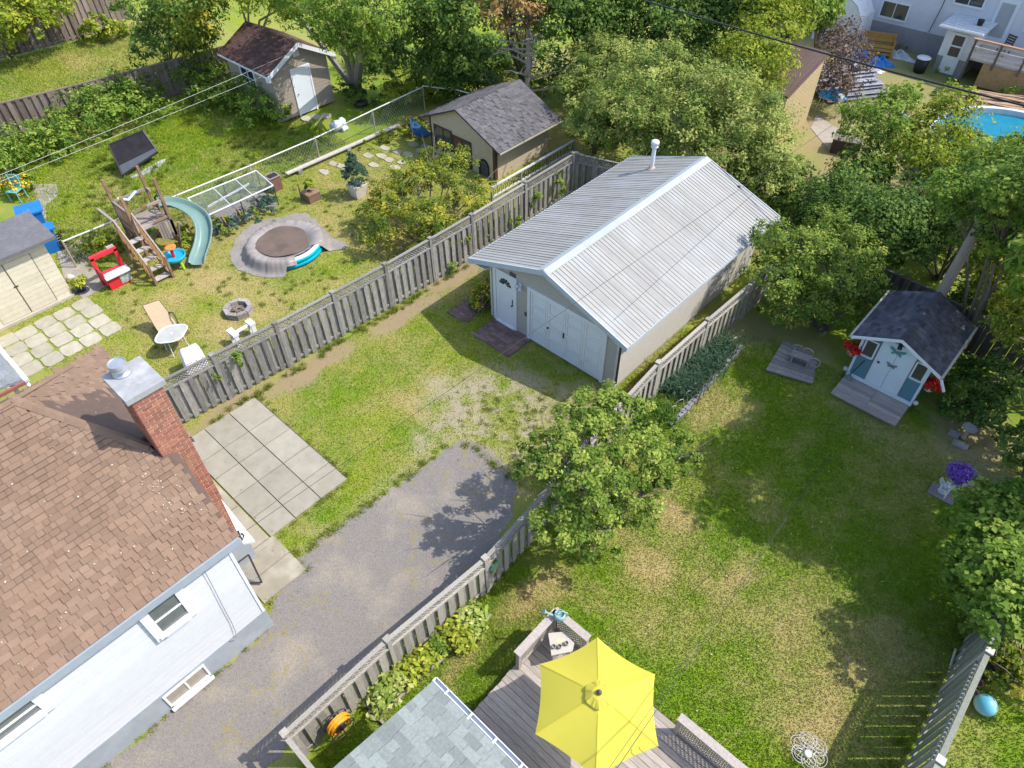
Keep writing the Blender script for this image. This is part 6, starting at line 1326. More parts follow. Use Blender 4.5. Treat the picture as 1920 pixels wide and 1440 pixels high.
chair('garden_chair', 'pale teal slatted garden chair behind the blue bins', G(38, 375), .6, mat('teal_chair', (.16, .42, .40), (.13, .36, .34), 4, .5), 1.1)
cr_ = thing('crate', 'black slatted plastic crate on the concrete beside the chain fence', 'crate', G(117, 462), .2)
for z in (.03, .14, .25, .35):
    MB().box(-.27, .27, -.2, -.18, z, z+.06).box(-.27, .27, .18, .2, z, z+.06).box(-.27, -.25, -.18, .18, z, z+.06).box(.25, .27, -.18, .18, z, z+.06).obj('band', BLACK, cr_, False)
mb = MB()
for x in (-.26, -.09, .09, .26): mb.box(x-.02, x+.02, -.215, -.201, 0, .41).box(x-.02, x+.02, .201, .215, 0, .41)
mb.obj('rib', BLACK, cr_, False); MB().box(-.25, .25, -.18, .18, .0, .03).obj('floor', BLACK, cr_, False)
ft = thing('potted_plant', 'yellow green plant in a dark blue pot by the cream shed', 'potted plant', G(155, 548)); g = G(156, 546); MB().lathe([(.10, 0), (.18, .26), (.19, .3), (.16, .28)], g, 14).obj('pot', mat('navy_pot', (.035, .045, .09)), ft, smooth=True); MB().lathe([(.22, 0), (.23, .03), (.1, .03)], g, 14).obj('saucer', MATS['navy_pot'], ft); leafcloud('foliage', [(g.x, g.y, .42, .25, .18)], 700, .09, LIME, ft, 74)
gd_ = thing('duck_ornament', 'pale lumpy garden ornament beside the navy flower pot', 'ornament', G(137, 528)); g = G(137, 528); MB().tube([g+V((-.1, -.1, .1)), g+V((0, 0, .2)), g+V((.1, .1, .22))], [.08, .14, .05], 10).obj('body', mat('pale_ornament', (.6, .54, .48), (.4, .36, .32), 9, .7), gd_, smooth=True)

# ------------------------------------------------------------------ cluttered yard at upper right
sf = thing('wooden_crate_seat', 'yellow wooden slatted crate seat amid the upper yard clutter', 'crate', G(1640, 100), .35); ORW = mat('yellow_pine', (.55, .32, .08), (.42, .24, .06), 4, .7, rnd='both', rv=.15)
for z in (.1, .3, .5): MB().box(-.85, .85, -.5, -.46, z, z+.14).box(-.85, .85, .46, .5, z, z+.14).box(-.85, -.81, -.46, .46, z, z+.14).box(.81, .85, -.46, .46, z, z+.14).obj('slat', ORW, sf, False)
for x in (-.8, .8):
    for y in (-.48, .48): MB().box(x-.05, x+.05, y-.05, y+.05, 0, .9).obj('post', ORW, sf, False)
MB().box(-.8, .8, -.46, .46, .3, .36).obj('seat', mat('dark_seat', (.16, .09, .05)), sf, False); MB().box(-.85, .85, .51, .56, .64, .95).obj('backrest', ORW, sf, False)
BT = mat('blue_tarp', (.012, .13, .45), (.03, .22, .6), 5, .4)
crumple('crumpled blue tarp lying under the purple shrub', 1602, 110, .9, .6, .5, BT, 1); crumple('bright blue tarp bunched beside the black lidded bin', 1648, 121, .75, .4, .35, BT, 2); crumple('silvery white plastic sheet heaped below the yellow crate', 1682, 108, .9, .4, .3, mat('plastic_sheet', (.55, .57, .6), (.36, .38, .42), 6, .35), 3, 'sheet', 'plastic_sheet'); crumple('pale blue and white plastic sheeting near the purple shrub', 1618, 90, .6, .5, .5, mat('paleblue_sheet', (.4, .5, .62), (.2, .34, .6), 6, .4), 4, 'sheet', 'plastic_sheet'); crumple('torn white sheet beside the blue tarp', 1640, 133, .6, .25, .15, TENT, 6, 'sheet', 'plastic_sheet')
tb = thing('garden_table', 'round dark green table against the grey house foundation', 'table', G(1690, 78)); g = G(1693, 80); MB().lathe([(.02, .68), (.75, .68), (.77, .70), (.75, .72), (.02, .72)], g, 20).obj('tabletop', mat('green_top', (.09, .14, .13), (.13, .19, .18), 3, .4), tb); MB().cyl(g, g+Z*.68, .05).obj('pedestal', DARKM, tb)
bi = thing('bin', 'black barrel with white lid standing near the porch door', 'bin', G(1722, 135)); g = G(1722, 135); MB().lathe([(.28, 0), (.34, .35), (.32, .72)], g, 16).obj('body', BLACK, bi, smooth=True); MB().lathe([(.35, .72), (.36, .76), (.3, .80), (.02, .82)], g, 16).obj('lid', WHITE, bi, smooth=True)
ms = thing('metal_sheet_stack', 'stack of grey ribbed metal sheets beside the yellow steel shed', 'metal sheets', G(1590, 165)); STM = mat('sheet_metal', (.36, .37, .40), (.2, .2, .23), 3, .4, rnd='obj', rv=.3); me_ = ribmesh(1.14, 3.6, .19, .03).mesh('sheet', STM)
mA = G(1545, 180, .3); mB_ = G(1630, 170, .3); uM = (mB_-mA); uM.z = 0; uM.normalize(); nM = V((-uM.y, uM.x, 0))
for k in range(8): inst(me_, 'sheet', ms, basis(mA+nM*(k*.28-.4)+uM*random.uniform(-.25, .25)+Z*(-.2+.09*k), (uM+nM*random.uniform(-.06, .06)).normalized(), nM, Z))
for k in range(5): MB().beam(mA+uM*(.2+.7*k)-nM*.3-Z*.27, mA+uM*(.2+.7*k)+nM*2.4-Z*.27+Z*.1, .1).obj('bearer', WOODB, ms)
swh = thing('sawhorse_table', 'small work table with blue tarp beside the yellow steel shed', 'table', G(1552, 215)); g = G(1552, 212)
for x in (-.45, .45):
    for y in (-.3, .3): MB().cyl((g.x+x*1.2, g.y+y*1.1, 0), (g.x+x, g.y+y, .75), .02).obj('leg', GALV, swh)
MB().box(g.x-.55, g.x+.55, g.y-.35, g.y+.35, .75, .79).obj('tabletop', mat('pale_top', (.55, .52, .48)), swh)
o = crumple('bright blue tarp folded on the small work table', 1550, 212, .55, .45, .35, mat('sky_tarp', (.02, .30, .62), (.03, .24, .55), 5, .4), 8); o.location.z = .79
bk = thing('bucket', 'white bucket standing on the small work table', 'bucket', (g.x+.4, g.y-.15, .79)); MB().lathe([(.11, 0), (.14, .3), (.13, .3), (.1, .04)], (g.x+.42, g.y-.2, .79), 12).obj('body', WHITE, bk, smooth=True)
db = thing('dark_box', 'dark brown open box on the bare slab between the trees', 'box', G(1583, 282), .3); MB().box(-.6, .6, -.5, -.44, 0, .6).box(-.6, .6, .44, .5, 0, .6).box(-.6, -.54, -.44, .44, 0, .6).box(.54, .6, -.44, .44, 0, .6).obj('side', mat('dark_box_m', (.06, .045, .045), (.08, .06, .06)), db, False); MB().box(-.62, .62, -.52, .1, .6, .66).obj('lid', mat('dusty_lid', (.2, .16, .15), (.15, .12, .115), 5, .7), db, False)
hs = [G(x, y, .12) for x, y in ((1668, 192), (1682, 205), (1697, 218), (1718, 228), (1745, 233))]; tag(MB().tube(catmull(hs, 5), .10, 8).obj('drain_pipe', mat('grey_pipe', (.42, .43, .45), (.28, .29, .31), 8, .5)), 'curved grey drain pipe lying on the dirt yard', 'pipe')
lb = thing('lumber_pile', 'long loose pile of brown boards on the upper right grass', 'lumber', G(1860, 210)); lA, lB_ = G(1790, 198, .1), G(1930, 222, .1); LU = mat('mixed_lumber', (.33, .22, .14), (.22, .145, .10), 6, .85, rnd='both', rv=.45)
for k in range(75):
    t = random.random(); o = V((random.uniform(-.4, .4), random.uniform(-1.1, 1.0), random.uniform(0, .6))); a = lA.lerp(lB_, random.uniform(-.1, .35))+o; d = (lB_-lA).normalized(); an = random.uniform(-.25, .25); d = V((d.x*math.cos(an)-d.y*math.sin(an), d.x*math.sin(an)+d.y*math.cos(an), 0)); MB().beam(a, a+d*random.uniform(2, 4)+Z*random.uniform(-.05, .1), random.choice((.09, .14, .2)), .045).obj('board', LU, lb)
lb2 = thing('lumber_pile', 'dark stack of old boards beyond the blue pool', 'lumber', G(1895, 240)); LU2 = mat('dark_lumber', (.12, .085, .07), (.19, .14, .12), 6, .9, rnd='both', rv=.4); lA = G(1860, 228, .1)
for k in range(26): MB().beam(lA+V((random.uniform(-.3, .3), -k*.09, .05+.1*(k % 3))), lA+V((4, -k*.09+random.uniform(-.4, .2), .05+.1*(k % 3))), .12, .05).obj('board', LU2, lb2)
sp = thing('swimming_pool', 'round above ground pool with turquoise cover glimpsed through the trees', 'pool', (9.6, 22.2, 0)); MB().lathe([(3.2, 0), (3.2, 1.15), (3.32, 1.16), (3.32, 1.22), (3.1, 1.22), (3.1, .95)], (9.6, 22.2, 0), 48).obj('wall', mat('pale_pool_wall', (.55, .58, .6), (.48, .5, .53), 3, .5), sp); MB().lathe([(3.11, .98), (1.6, .96), (.02, .94)], (9.6, 22.2, 0), 48).obj('cover', mat('turquoise_cover', (.005, .20, .30), (.004, .15, .24), 2.5, .35, .3), sp)
crumple('white plastic sheet seen through the leaves by the pool', 1845, 385, 1.1, .7, .3, TENT, 9, 'sheet', 'plastic_sheet'); crumple('pale blue sheet on the ground below the airy tree', 1790, 372, .8, .6, .4, mat('dull_blue', (.10, .20, .28), (.16, .27, .36), 4, .5), 10, 'sheet', 'plastic_sheet'); crumple('turquoise tarp patch seen through the leaves', 1732, 335, .6, .8, .3, MATS['turquoise_cover'], 11)
# ------------------------------------------------------------------ vegetation
LB = dict(clump=.30)
shrub('large lilac bush growing over the driveway fence beside the garage', G(1120, 1000)[:2], PB((1100, 785, 3.0, .75), (1160, 765, 2.8, .7), (1040, 840, 3.2, .7), (1010, 880, 3.0, .55), (1180, 860, 2.6, .9), (1250, 845, 2.0, .75), (1285, 865, 1.6, .5), (1100, 910, 2.9, .95), (1055, 985, 2.2, .7), (1190, 945, 1.9, .7), (1110, 990, 1.8, .75), (1235, 910, 1.4, .5)), 25000, .092, LILAC, seed=101, r0=.06, per=75, shell=.42, lay=.75, clump=.24)
shrub('rounded yellowing lilac bush standing at the neighbour side of the lattice fence', G(800, 470)[:2], PB((720, 430, .9, .9), (780, 340, 1.7, 1.0), (840, 320, 1.9, .9), (880, 375, 1.4, .85), (800, 420, 1.2, 1.1), (735, 370, 1.3, .85), (845, 440, .9, .8), (700, 400, .8, .7), (905, 350, 1.2, .55), (790, 455, .6, .7), (870, 300, 1.9, .6), (820, 290, 2.0, .6)), 25000, .095, GOLD, seed=102, per=70, shell=.5, lay=.85, clump=.24)
big = [('tall silvery green shrub tree directly behind the garage roof', PB((1180, 200, 3.2, 1.7), (1240, 140, 3.6, 1.6), (1290, 230, 2.8, 1.5), (1230, 270, 2.0, 1.3), (1180, 140, 3.2, 1.2)), 103), ('broad shrub tree between the dark roofed garden house and the garage', PB((1095, 180, 2.2, 1.35), (1130, 115, 3.0, 1.4), (1115, 240, 1.9, 1.2), (1150, 240, 2.2, 1.2)), 104), ('spreading shrub tree left of the yellow steel shed', PB((1340, 190, 3.3, 1.6), (1400, 230, 2.9, 1.6), (1440, 285, 2.2, 1.2), (1380, 150, 3.2, 1.2), (1360, 290, 2.0, 1.4), (1440, 330, 1.6, 1.3)), 105)]
for lab, b, s in big: c = sum((V(x[:3]) for x in b), V())/len(b); shrub(lab, (c.x, c.y), b, 26000, .115, SILV, 'tree', 'tree', seed=s, r0=.09, per=75, shell=.45, tint=.05 if s != 105 else .12, clump=.28, lay=.8)
b = PB((1440, 60, 4.2, 1.5), (1400, 110, 3.8, 1.4), (1445, 125, 3.6, 1.1), (1415, 165, 3.0, 1.1), (1480, 30, 4.4, 1.1), (1440, 15, 4.8, 1.5)); shrub('bright yellow green feathery tree beside the steel shed', G(1440, 240)[:2], b, 14000, .16, YELG, 'tree', 'tree', seed=106, r0=.1, per=22, long=2.2, clump=.3)
b = PB((1585, 80, 2.6, 1.1), (1560, 105, 2.4, 1.1), (1605, 125, 1.8, 1.0), (1550, 140, 1.8, 1.0), (1575, 165, 1.2, 1.0), (1560, 60, 2.6, .9)); shrub('sparse purple leaved tree near the white storage tent', G(1585, 185)[:2], b, 7000, .12, PURP, 'tree', 'tree', seed=107, r0=.06, per=10, shell=.3)
# airy trees in front of the cluttered yard
for lab, b, n, m, s, base in (('slender airy tree with thin stems before the cluttered yard', PB((1640, 240, 3.0, 1.2), (1600, 220, 2.6, .8), (1680, 265, 2.6, 1.1), (1620, 320, 1.8, 1.2), (1690, 190, 3.6, .8)), 7000, MIDG, 108, (1660, 390)), ('thin leaved tree between the drain pipe and the pool', PB((1760, 240, 3.2, 1.3), (1720, 290, 2.6, 1.2), (1790, 200, 3.8, .9), (1760, 330, 2.0, 1.2), (1820, 310, 2.2, 1.0), (1785, 265, 2.6, .8), (1900, 310, 2.4, .8)), 9000, YELG, 109, (1750, 400)), ('loose green tree near the right edge above the pole', PB((1860, 330, 3.0, 1.4), (1900, 400, 3.0, 1.5), (1830, 400, 2.2, 1.2), (1930, 300, 3.5, 1.2)), 11000, MIDG, 110, (1870, 480)), ('dark undergrowth tree left of the utility pole', PB((1640, 420, 2.0, 1.5), (1570, 380, 1.8, 1.3), (1700, 440, 1.8, 1.3), (1740, 400, 2.2, 1.2), (1610, 340, 1.6, 1.2)), 12000, DARKG, 111, (1640, 480)), ('yellow tipped tree at the right edge beside the utility pole', PB((1870, 470, 3.0, 1.2), (1910, 530, 2.6, 1.2), (1850, 540, 1.6, .9), (1925, 620, 2.2, 1.0), (1880, 400, 3.2, 1.0)), 9000, GOLD, 112, (1900, 640))):
    shrub(lab, G(*base)[:2], b, n, .14, m, 'tree', 'tree', seed=s, r0=.06, per=18, shell=.35, clump=.28)
shrub('dense dark bush between the garage fence and the blue shed', G(1540, 620)[:2], PB((1500, 480, 2.2, 1.1), (1455, 520, 1.8, .9), (1560, 520, 2.0, 1.1), (1600, 475, 2.0, 1.0), (1510, 575, 1.1, .9), (1575, 590, 1.0, .7), (1630, 540, 1.5, .8), (1450, 455, 2.4, .8), (1450, 585, .9, .6), (1540, 440, 2.2, 1.0)), 24000, .095, LILAC, seed=113, per=70, shell=.45, lay=.75, clump=.26)
shrub('shady bush hugging the utility pole behind the shed', G(1760, 520)[:2], PB((1690, 480, 1.6, .9), (1720, 440, 1.8, .9), (1850, 500, 1.6, .8), (1840, 560, .9, .7), (1850, 430, 3.6, .9), (1890, 380, 4.2, 1.1), (1815, 415, 4.6, .6), (1850, 395, 5, .9), (1885, 350, 5.4, 1.1)), 9000, .13, DARKG, seed=114)
shrub('low dark leafy shrub at the right side of the blue shed', G(1840, 790)[:2], PB((1800, 735, .7, .65), (1860, 715, .9, .8), (1885, 780, .7, .75), (1840, 770, .5, .6), (1785, 770, .3, .45), (1810, 690, .6, .5), (1900, 840, .5, .6)), 7000, .115, DARKG, seed=115)
shrub('pale leaved lilac bush at the right edge over the fence end', G(1850, 1180)[:2], PB((1850, 970, 1.9, .8), (1895, 1040, 2.0, .9), (1835, 1070, 1.6, .75), (1870, 930, 1.8, .55), (1910, 960, 2.0, .8), (1845, 1145, 1.2, .65), (1905, 1130, 1.5, .85), (1815, 1020, 1.3, .5), (1890, 1095, 2.5, .85), (1875, 1160, 2.3, .6), (1920, 1130, 2.4, .7)), 17000, .12, MIDG, seed=116, long=1.3, shell=.45, lay=.9)
shrub('low yellowish bush behind the lower right fence', G(1900, 1290)[:2], PB((1890, 1250, .5, .5), (1920, 1290, .5, .6), (1870, 1215, .3, .35), (1905, 1210, .5, .5)), 3500, .1, GOLD, seed=117)
# upper left and background
shrub('yellow green tree in the upper left corner above the board fence', G(20, 110)[:2], PB((15, 30, 2.6, 1.6), (60, 45, 2.0, 1.2), (0, 70, 1.6, 1.2), (40, 0, 3, 1.5), (95, 10, 2.4, 1.2)), 7000, .2, YELG, 'tree', 'tree', seed=118, per=22)
shrub('small lime green bush at the foot of the far board fence', G(185, 70)[:2], PB((185, 50, .9, .9), (215, 55, .6, .7), (165, 60, .5, .5)), 2500, .17, LIME, seed=119, tint=-.15)
shrub('dark evergreen tree with yellowing branches on the upper lawn', G(320, 130)[:2], PB((300, 70, 2.6, 1.3), (330, 30, 3.8, 1.4), (360, 80, 2.0, 1.1), (280, 100, 1.4, 1.0), (340, 0, 5, 1.6), (265, 20, 4, 1.3)), 9000, .17, DARKG, 'tree', 'tree', seed=120, per=24, tint=.1)
shrub('yellow tinged tree rising behind the tan shed', G(390, 110)[:2], PB((360, 35, 4.0, 1.3), (375, 70, 2.6, .9), (400, -5, 4.6, 1.1), (362, 98, 1.8, .7)), 7000, .16, GOLD, 'tree', 'tree', seed=121, per=22)
for i, (lab, b, m, base, s) in enumerate((('weeping willow with thick grey trunk right of the tan shed', PB((625, 30, 5.4, 1.3), (665, 55, 5.0, 1.3), (570, 0, 5.6, 1.3), (700, 30, 5.6, 1.4), (655, 78, 4.4, .9), (510, -25, 5.8, 1.3), (610, 60, 4.6, .7), (690, 85, 4.2, .9)), MIDG, (668, 170), 122), ('bright willow crown above the tan shed roof', PB((470, -12, 4.2, 1.1), (520, 5, 4.2, 1.1), (445, -20, 5, 1.2), (555, 15, 4.6, 1.1)), YELG, (480, 90), 123))):
    shrub(lab, G(*base)[:2], b, 15000 if i == 0 else 8000, .17, m, 'tree', 'tree', seed=s, r0=.2 if i == 0 else .1, bark=BARKG, per=24, long=2.6, lay=.3)
for lab, b, m, base, s, n in (('dark broadleaf tree at the top centre behind the dead tree', PB((1070, 50, 3.8, 1.8), (1120, 20, 4.2, 1.9), (1130, 75, 3, 1.5), (1060, 0, 5, 1.8)), DARKG, (1090, 150), 124, 13000), ('dark forest tree near the top right of the centre', PB((1220, 30, 4, 1.9), (1270, 55, 3.4, 1.8), (1310, 20, 4, 1.9), (1200, 65, 3, 1.6), (1340, 75, 3, 1.6)), DARKG, (1270, 130), 125, 13000), ('rusty leaved tree at the top beside the dead branches', PB((960, 15, 5, 1.2), (985, 25, 4.6, .9), (935, 0, 6, 1.1), (950, 50, 4, .7)), RUST, (980, 150), 126, 2300), ('dark thicket tree left of the dead tree', PB((760, 60, 3.4, 1.6), (830, 70, 3.0, 1.6), (800, 20, 4.6, 1.6), (870, 30, 4.4, 1.6), (720, 100, 2.2, 1.2)), DARKG, (800, 120), 127, 12000), ('deep green tree behind the dark roofed garden house', PB((870, 110, 2.4, 1.2), (820, 120, 2.0, 1.1), (850, 140, 1.4, 1.2)), DARKG, (930, 170), 128, 9000), ('green tree at the top edge left of the white tent', PB((1510, 15, 4, 1.1), (1535, 35, 3.2, .8), (1500, -10, 5, 1.2), (1545, 5, 4, .9)), MIDG, (1530, 90), 129, 8000), ('dark tree at the top edge above the yellow green tree', PB((1380, 20, 4, 1.8), (1420, -20, 5, 1.9), (1350, -10, 4.5, 1.8)), DARKG, (1390, 80), 130, 9000)):
    shrub(lab, G(*base)[:2], b, n, .18, m, 'tree', 'tree', seed=s, r0=.12, per=26)
pt = [V((upx, upy, z))+(CAMP-V((upx, upy, z))).normalized()*k for z, k in ((4.75, .5), (5.3, .5), (5.6, .9), (5.0, 1.0))]
shrub('overhanging leafy tree crown hiding the top of the utility pole', (upx+1.2, upy+.6), [(pt[0].x+.25, pt[0].y+.2, pt[0].z+.45, .5, .4), (pt[1].x, pt[1].y, pt[1].z+.3, .8, .6), (pt[2].x+.3, pt[2].y, pt[2].z, .8, .6), (upx+1.1, upy, 4.6, .9, .8), (upx-.9, upy+.3, 5.0, .8, .7)], 9000, .12, MIDG, 'tree', 'tree', seed=190, r0=.08, per=40)
shrub('thin leafy bush between the pool and the drain pipe', G(1800, 330)[:2], PB((1830, 295, 1.8, .9), (1890, 300, 2.2, .8), (1800, 260, 1.8, .6), (1770, 300, 1.6, .9), (1900, 265, 2.0, .5)), 4200, .14, MIDG, seed=191, per=14, shell=.3)
# dead tree
dt = thing('dead_tree', 'bare dead tree with pale tangled branches behind the garden house', 'tree', G(985, 205)); rr = random.Random(12); base = G(985, 205)
mb = MB(); mb.tube([base, base+V((.1, .1, 2)), base+V((0, .2, 4.2)), base+V((.1, .1, 6))], [.16, .12, .08, .03], 7)
for k in range(34):
    z = rr.uniform(.8, 5.2); a = rr.uniform(0, 6.28); L = rr.uniform(1.0, 2.6)*(1-.1*z); p0 = base+V((.05, .12, z)); d = V((math.cos(a), math.sin(a), rr.uniform(-.1, .45))); p1 = p0+d*L*.5+V((0, 0, .1)); p2 = p0+d*L+V((rr.uniform(-.3, .3), rr.uniform(-.3, .3), rr.uniform(-.3, .3)))
    mb.tube([p0, p1, p2], [.06, .042, .016], 5)
    for j in range(4): q0 = p0.lerp(p1, rr.uniform(.4, 1)) if j % 2 else p1.lerp(p2, rr.random()); q1 = q0+V((rr.uniform(-.6, .6), rr.uniform(-.6, .6), rr.uniform(-.3, .5))); mb.tube([q0, q0.lerp(q1, .5)+V((0, 0, .06)), q1], [.028, .019, .009], 4)
mb.obj('branches', mat('dead_wood', (.46, .39, .34), (.32, .27, .23), 6, .9), dt)
# undergrowth masses
def mass(name, label, blobs, n, size, m, seed, **kw): return tag(leafcloud(name, blobs, n, size, m, None, seed, **kw), label, kind='stuff')
def line(pts, k, r, z, jit, seed):
    rr = random.Random(seed); out = []
    for i in range(k):
        t = i/(k-1)*(len(pts)-1); a = min(int(t), len(pts)-2); p = G(*pts[a]).lerp(G(*pts[a+1]), t-a); q = rr.uniform(.6, 1.3); out.append((p.x+rr.uniform(-jit, jit), p.y+rr.uniform(-jit, jit), z*q, r*q, r*q*.9))
    return out
mass('undergrowth', 'tangled green weeds and shrubs along the brown dividing fence', line([(-20, 330), (40, 320), (110, 290), (180, 250), (260, 215), (340, 205), (410, 190), (470, 210), (505, 235)], 26, .95, .45, .5, 5)+line([(60, 300), (160, 240), (250, 195), (330, 180), (410, 165)], 14, 1.0, .7, .4, 6), 26000, .15, MIDG, 140, per=26)
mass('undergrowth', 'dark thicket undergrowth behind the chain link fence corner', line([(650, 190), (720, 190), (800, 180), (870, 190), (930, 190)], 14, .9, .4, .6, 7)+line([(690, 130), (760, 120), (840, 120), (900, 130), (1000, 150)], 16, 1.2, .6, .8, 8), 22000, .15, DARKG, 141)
mass('weeds', 'bright yellow green weeds beside the fence corner and hammock', line([(745, 215), (780, 195), (830, 185)], 6, .7, .5, .3, 9)+line([(690, 280), (740, 262), (790, 240), (775, 265)], 8, .4, .15, .25, 10), 7000, .12, LIME, 142, tint=-.2)
mass('forest', 'dense distant woodland along the top edge of the view', [(x, y, 2.0, 2.6, 2.2) for x, y in [(G(px, py).x, G(px, py).y) for px, py in ((740, -40), (860, -60), (980, -40), (1100, -30), (1200, -20), (1320, -10), (1420, -10), (1500, 10))]], 22000, .24, DARKG, 143)
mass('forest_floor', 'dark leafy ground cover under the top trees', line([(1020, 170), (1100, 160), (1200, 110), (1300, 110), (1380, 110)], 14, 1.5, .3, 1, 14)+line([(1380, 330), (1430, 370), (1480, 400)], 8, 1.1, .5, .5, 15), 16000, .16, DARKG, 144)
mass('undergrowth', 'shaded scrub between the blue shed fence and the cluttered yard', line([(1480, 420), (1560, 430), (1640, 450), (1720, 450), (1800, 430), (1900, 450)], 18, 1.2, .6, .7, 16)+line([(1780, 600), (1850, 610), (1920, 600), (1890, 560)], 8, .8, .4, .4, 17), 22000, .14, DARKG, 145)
mass('weeds', 'scattered green weeds round the cluttered upper right yard', line([(1690, 90), (1740, 95), (1760, 170), (1840, 200), (1900, 195)], 10, .5, .15, .3, 18)+line([(1640, 200), (1720, 210), (1700, 180)], 8, .5, .2, .5, 19), 4500, .12, MIDG, 146)
mass('weeds', 'green weeds growing round the play tower and the caged bed', line([(165, 480), (200, 470), (235, 465)], 5, .55, .35, .15, 20)+line([(340, 440), (360, 450), (350, 475)], 4, .35, .2, .1, 21)+line([(400, 415), (440, 425), (500, 385), (430, 440)], 6, .3, .12, .15, 22), 5200, .1, YELG, 147)
mass('vine', 'creeping vine hanging on the long lattice fence', [(-3.1, -8.35, 1.0, .12, .5), (-3.05, -7.55, 1.4, .2, .2), (-2.85, 2.9, .6, .2, .5), (-2.8, 4.2, .5, .3, .45), (-2.85, 5.5, .6, .3, .6), (-2.85, 6.8, .8, .35, .7), (-2.8, .8, .3, .12, .25)], 1800, .09, MIDG, 148)
# yellow flowering bush at the garage corner
yb_ = shrub('leafy bush with yellow flowers at the left corner of the garage', (-.45, .3), [(-.45, .3, .5, .42, .5), (-.55, -.1, .35, .35, .35), (-.45, .75, .6, .4, .55)], 2600, .1, MIDG, seed=150, name='flower_bush'); leafcloud('flowers', [(-.45, .3, .62, .45, .5), (-.55, -.1, .45, .36, .36)], 260, .075, YELF, yb_, 151, per=4)
yl = shrub('yellow flowering clump beside the teal chair', G(30, 360)[:2], PB((25, 352, .35, .5), (50, 345, .3, .45), (5, 345, .4, .5)), 1500, .12, MIDG, seed=152, name='flower_bush'); leafcloud('flowers', PB((40, 345, .55, .5), (20, 352, .5, .5)), 160, .11, YELF, yl, 153, per=4)
# hostas along the driveway fence
HO = [(715, 1300, .42, HOSG, 'broad pale hosta nearest the hose reel'), (765, 1258, .36, LIME, 'yellow hosta second in the row along the fence'), (793, 1238, .34, LIME, 'golden hosta between two round stones'), (815, 1218, .32, MIDG, 'darker green plant in the middle of the hosta row'), (845, 1190, .36, LIME, 'bright lime hosta beside the white edging'), (868, 1205, .26, LIME, 'small yellow hosta at the outer edge of the bed'), (880, 1160, .46, HOSG, 'large variegated hosta at the far end of the row'), (745, 1275, .28, HOSG, 'narrow leaved pale hosta behind the round stone')]
for i, (px, py, r, m, lab) in enumerate(HO):
    g = G(px, py, .15); t = thing('hosta', lab, 'plant', (g.x, g.y, 0), 0, 'hostas along the driveway fence')
    leafcloud('leaves', [(g.x, g.y, .16, r*.85, .28)], int(520*(r/.36)**2), .135 if m is not MIDG else .09, m, t, 200+i, lay=.9, shell=.25, clump=.5, per=5, long=1.75, zmin=.04)
for i, (px, py, lab) in enumerate(((843, 1212, 'dark round stone near the middle hostas'), (803, 1250, 'dark round stone beside the golden hosta'), (765, 1283, 'dark round stone beside the narrow hosta'), (712, 1330, 'dark round stone at the near end of the hosta bed'))):
    g = G(px, py); tag(rock(MB(), g.x, g.y, .11, .09, .1, 9, .12).obj('stone', mat('bed_stone', (.16, .16, .17), (.11, .11, .12), 8, .8)), lab, 'stone', 'stones in the hosta bed')
e1 = thing('bed_edging', 'pale timber edging along the hosta bed', 'edging', G(800, 1230)); mb = MB()
pts = [G(p[0], p[1], .06) for p in ((688, 1322), (720, 1358))]; MB().beam(pts[0], pts[1], .05, .12).obj('end_board', WOODNEAR, e1); pts = [(640+x/6, 1120+y/6) for x, y in ((320, 1140), (560, 900), (690, 800), (920, 570), (1060, 450), (1220, 280), (1500, 20))]
for a, b in zip(pts[:-1], pts[1:]): MB().beam(G(*a, .12), G(*b, .12), .05, .14).obj('white_board', mat('greyed_edging', (.56, .54, .5), (.42, .4, .37), 7, .8, rnd='obj', rv=.1), e1)
pts = [(640+x/6, 1120+y/6) for x, y in ((430, 1330), (560, 1230), (880, 900), (1100, 740), (1250, 570), (1420, 400), (1690, 200))]
for a, b in zip(pts[:-1], pts[1:]): MB().beam(G(*a, .04), G(*b, .04), .05, .09).obj('border_board', WOODNEAR, e1)
# iris clumps
def blades(name, label, pts, n, h, m, seed, kind='thing', cat='plant', group=None, w=.022):
    r = np.random.default_rng(seed); P = np.array([(G(*p).x, G(*p).y) for p in pts]); k = r.integers(0, len(P), n); c = P[k]+r.normal(0, .2, (n, 2)); a = r.uniform(0, 2*PI, n); L = h*(.6+.7*r.random(n)); ln = .25+.5*r.random(n)
    d = np.stack([np.cos(a), np.sin(a)], -1); s = np.stack([-np.sin(a), np.cos(a)], -1); o = np.zeros((n, 5, 3)); o[:, 0, :2] = c-s*w/2; o[:, 1, :2] = c+s*w/2
    mid = c+d*(L*ln*.35)[:, None]; o[:, 2, :2] = mid+s*w/2; o[:, 3, :2] = mid-s*w/2; o[:, 2, 2] = o[:, 3, 2] = L*.62; o[:, 4, :2] = c+d*(L*ln)[:, None]; o[:, 4, 2] = L*(.95-.5*ln)
    i5 = np.arange(n)*5; f = np.concatenate([np.stack([i5, i5+1, i5+2], -1), np.stack([i5, i5+2, i5+3], -1), np.stack([i5+3, i5+2, i5+4], -1)]); me = bpy.data.meshes.new(name); np_mesh(me, o.reshape(-1, 3), f); at = me.attributes.new('tint', 'FLOAT', 'POINT'); at.data.foreach_set('value', np.repeat(np.clip(r.normal(.5, .25, n), 0, 1), 5).astype(np.float32)); me.materials.append(m); ob = bpy.data.objects.new(name, me); COL.objects.link(ob)
    g = P.mean(0); tag(ob, label, cat if kind == 'thing' else None, group, None if kind == 'thing' else kind)
blades('iris_clump', 'long bluish iris leaves in the edged bed by the garage fence', [(1265, 735), (1280, 720), (1300, 700), (1320, 685), (1340, 670), (1355, 655), (1290, 735), (1310, 710), (1335, 690)], 2600, .6, leafmat('iris_leaf', (.03, .075, .04), (.06, .125, .07), (.16, .22, .13)), 160)
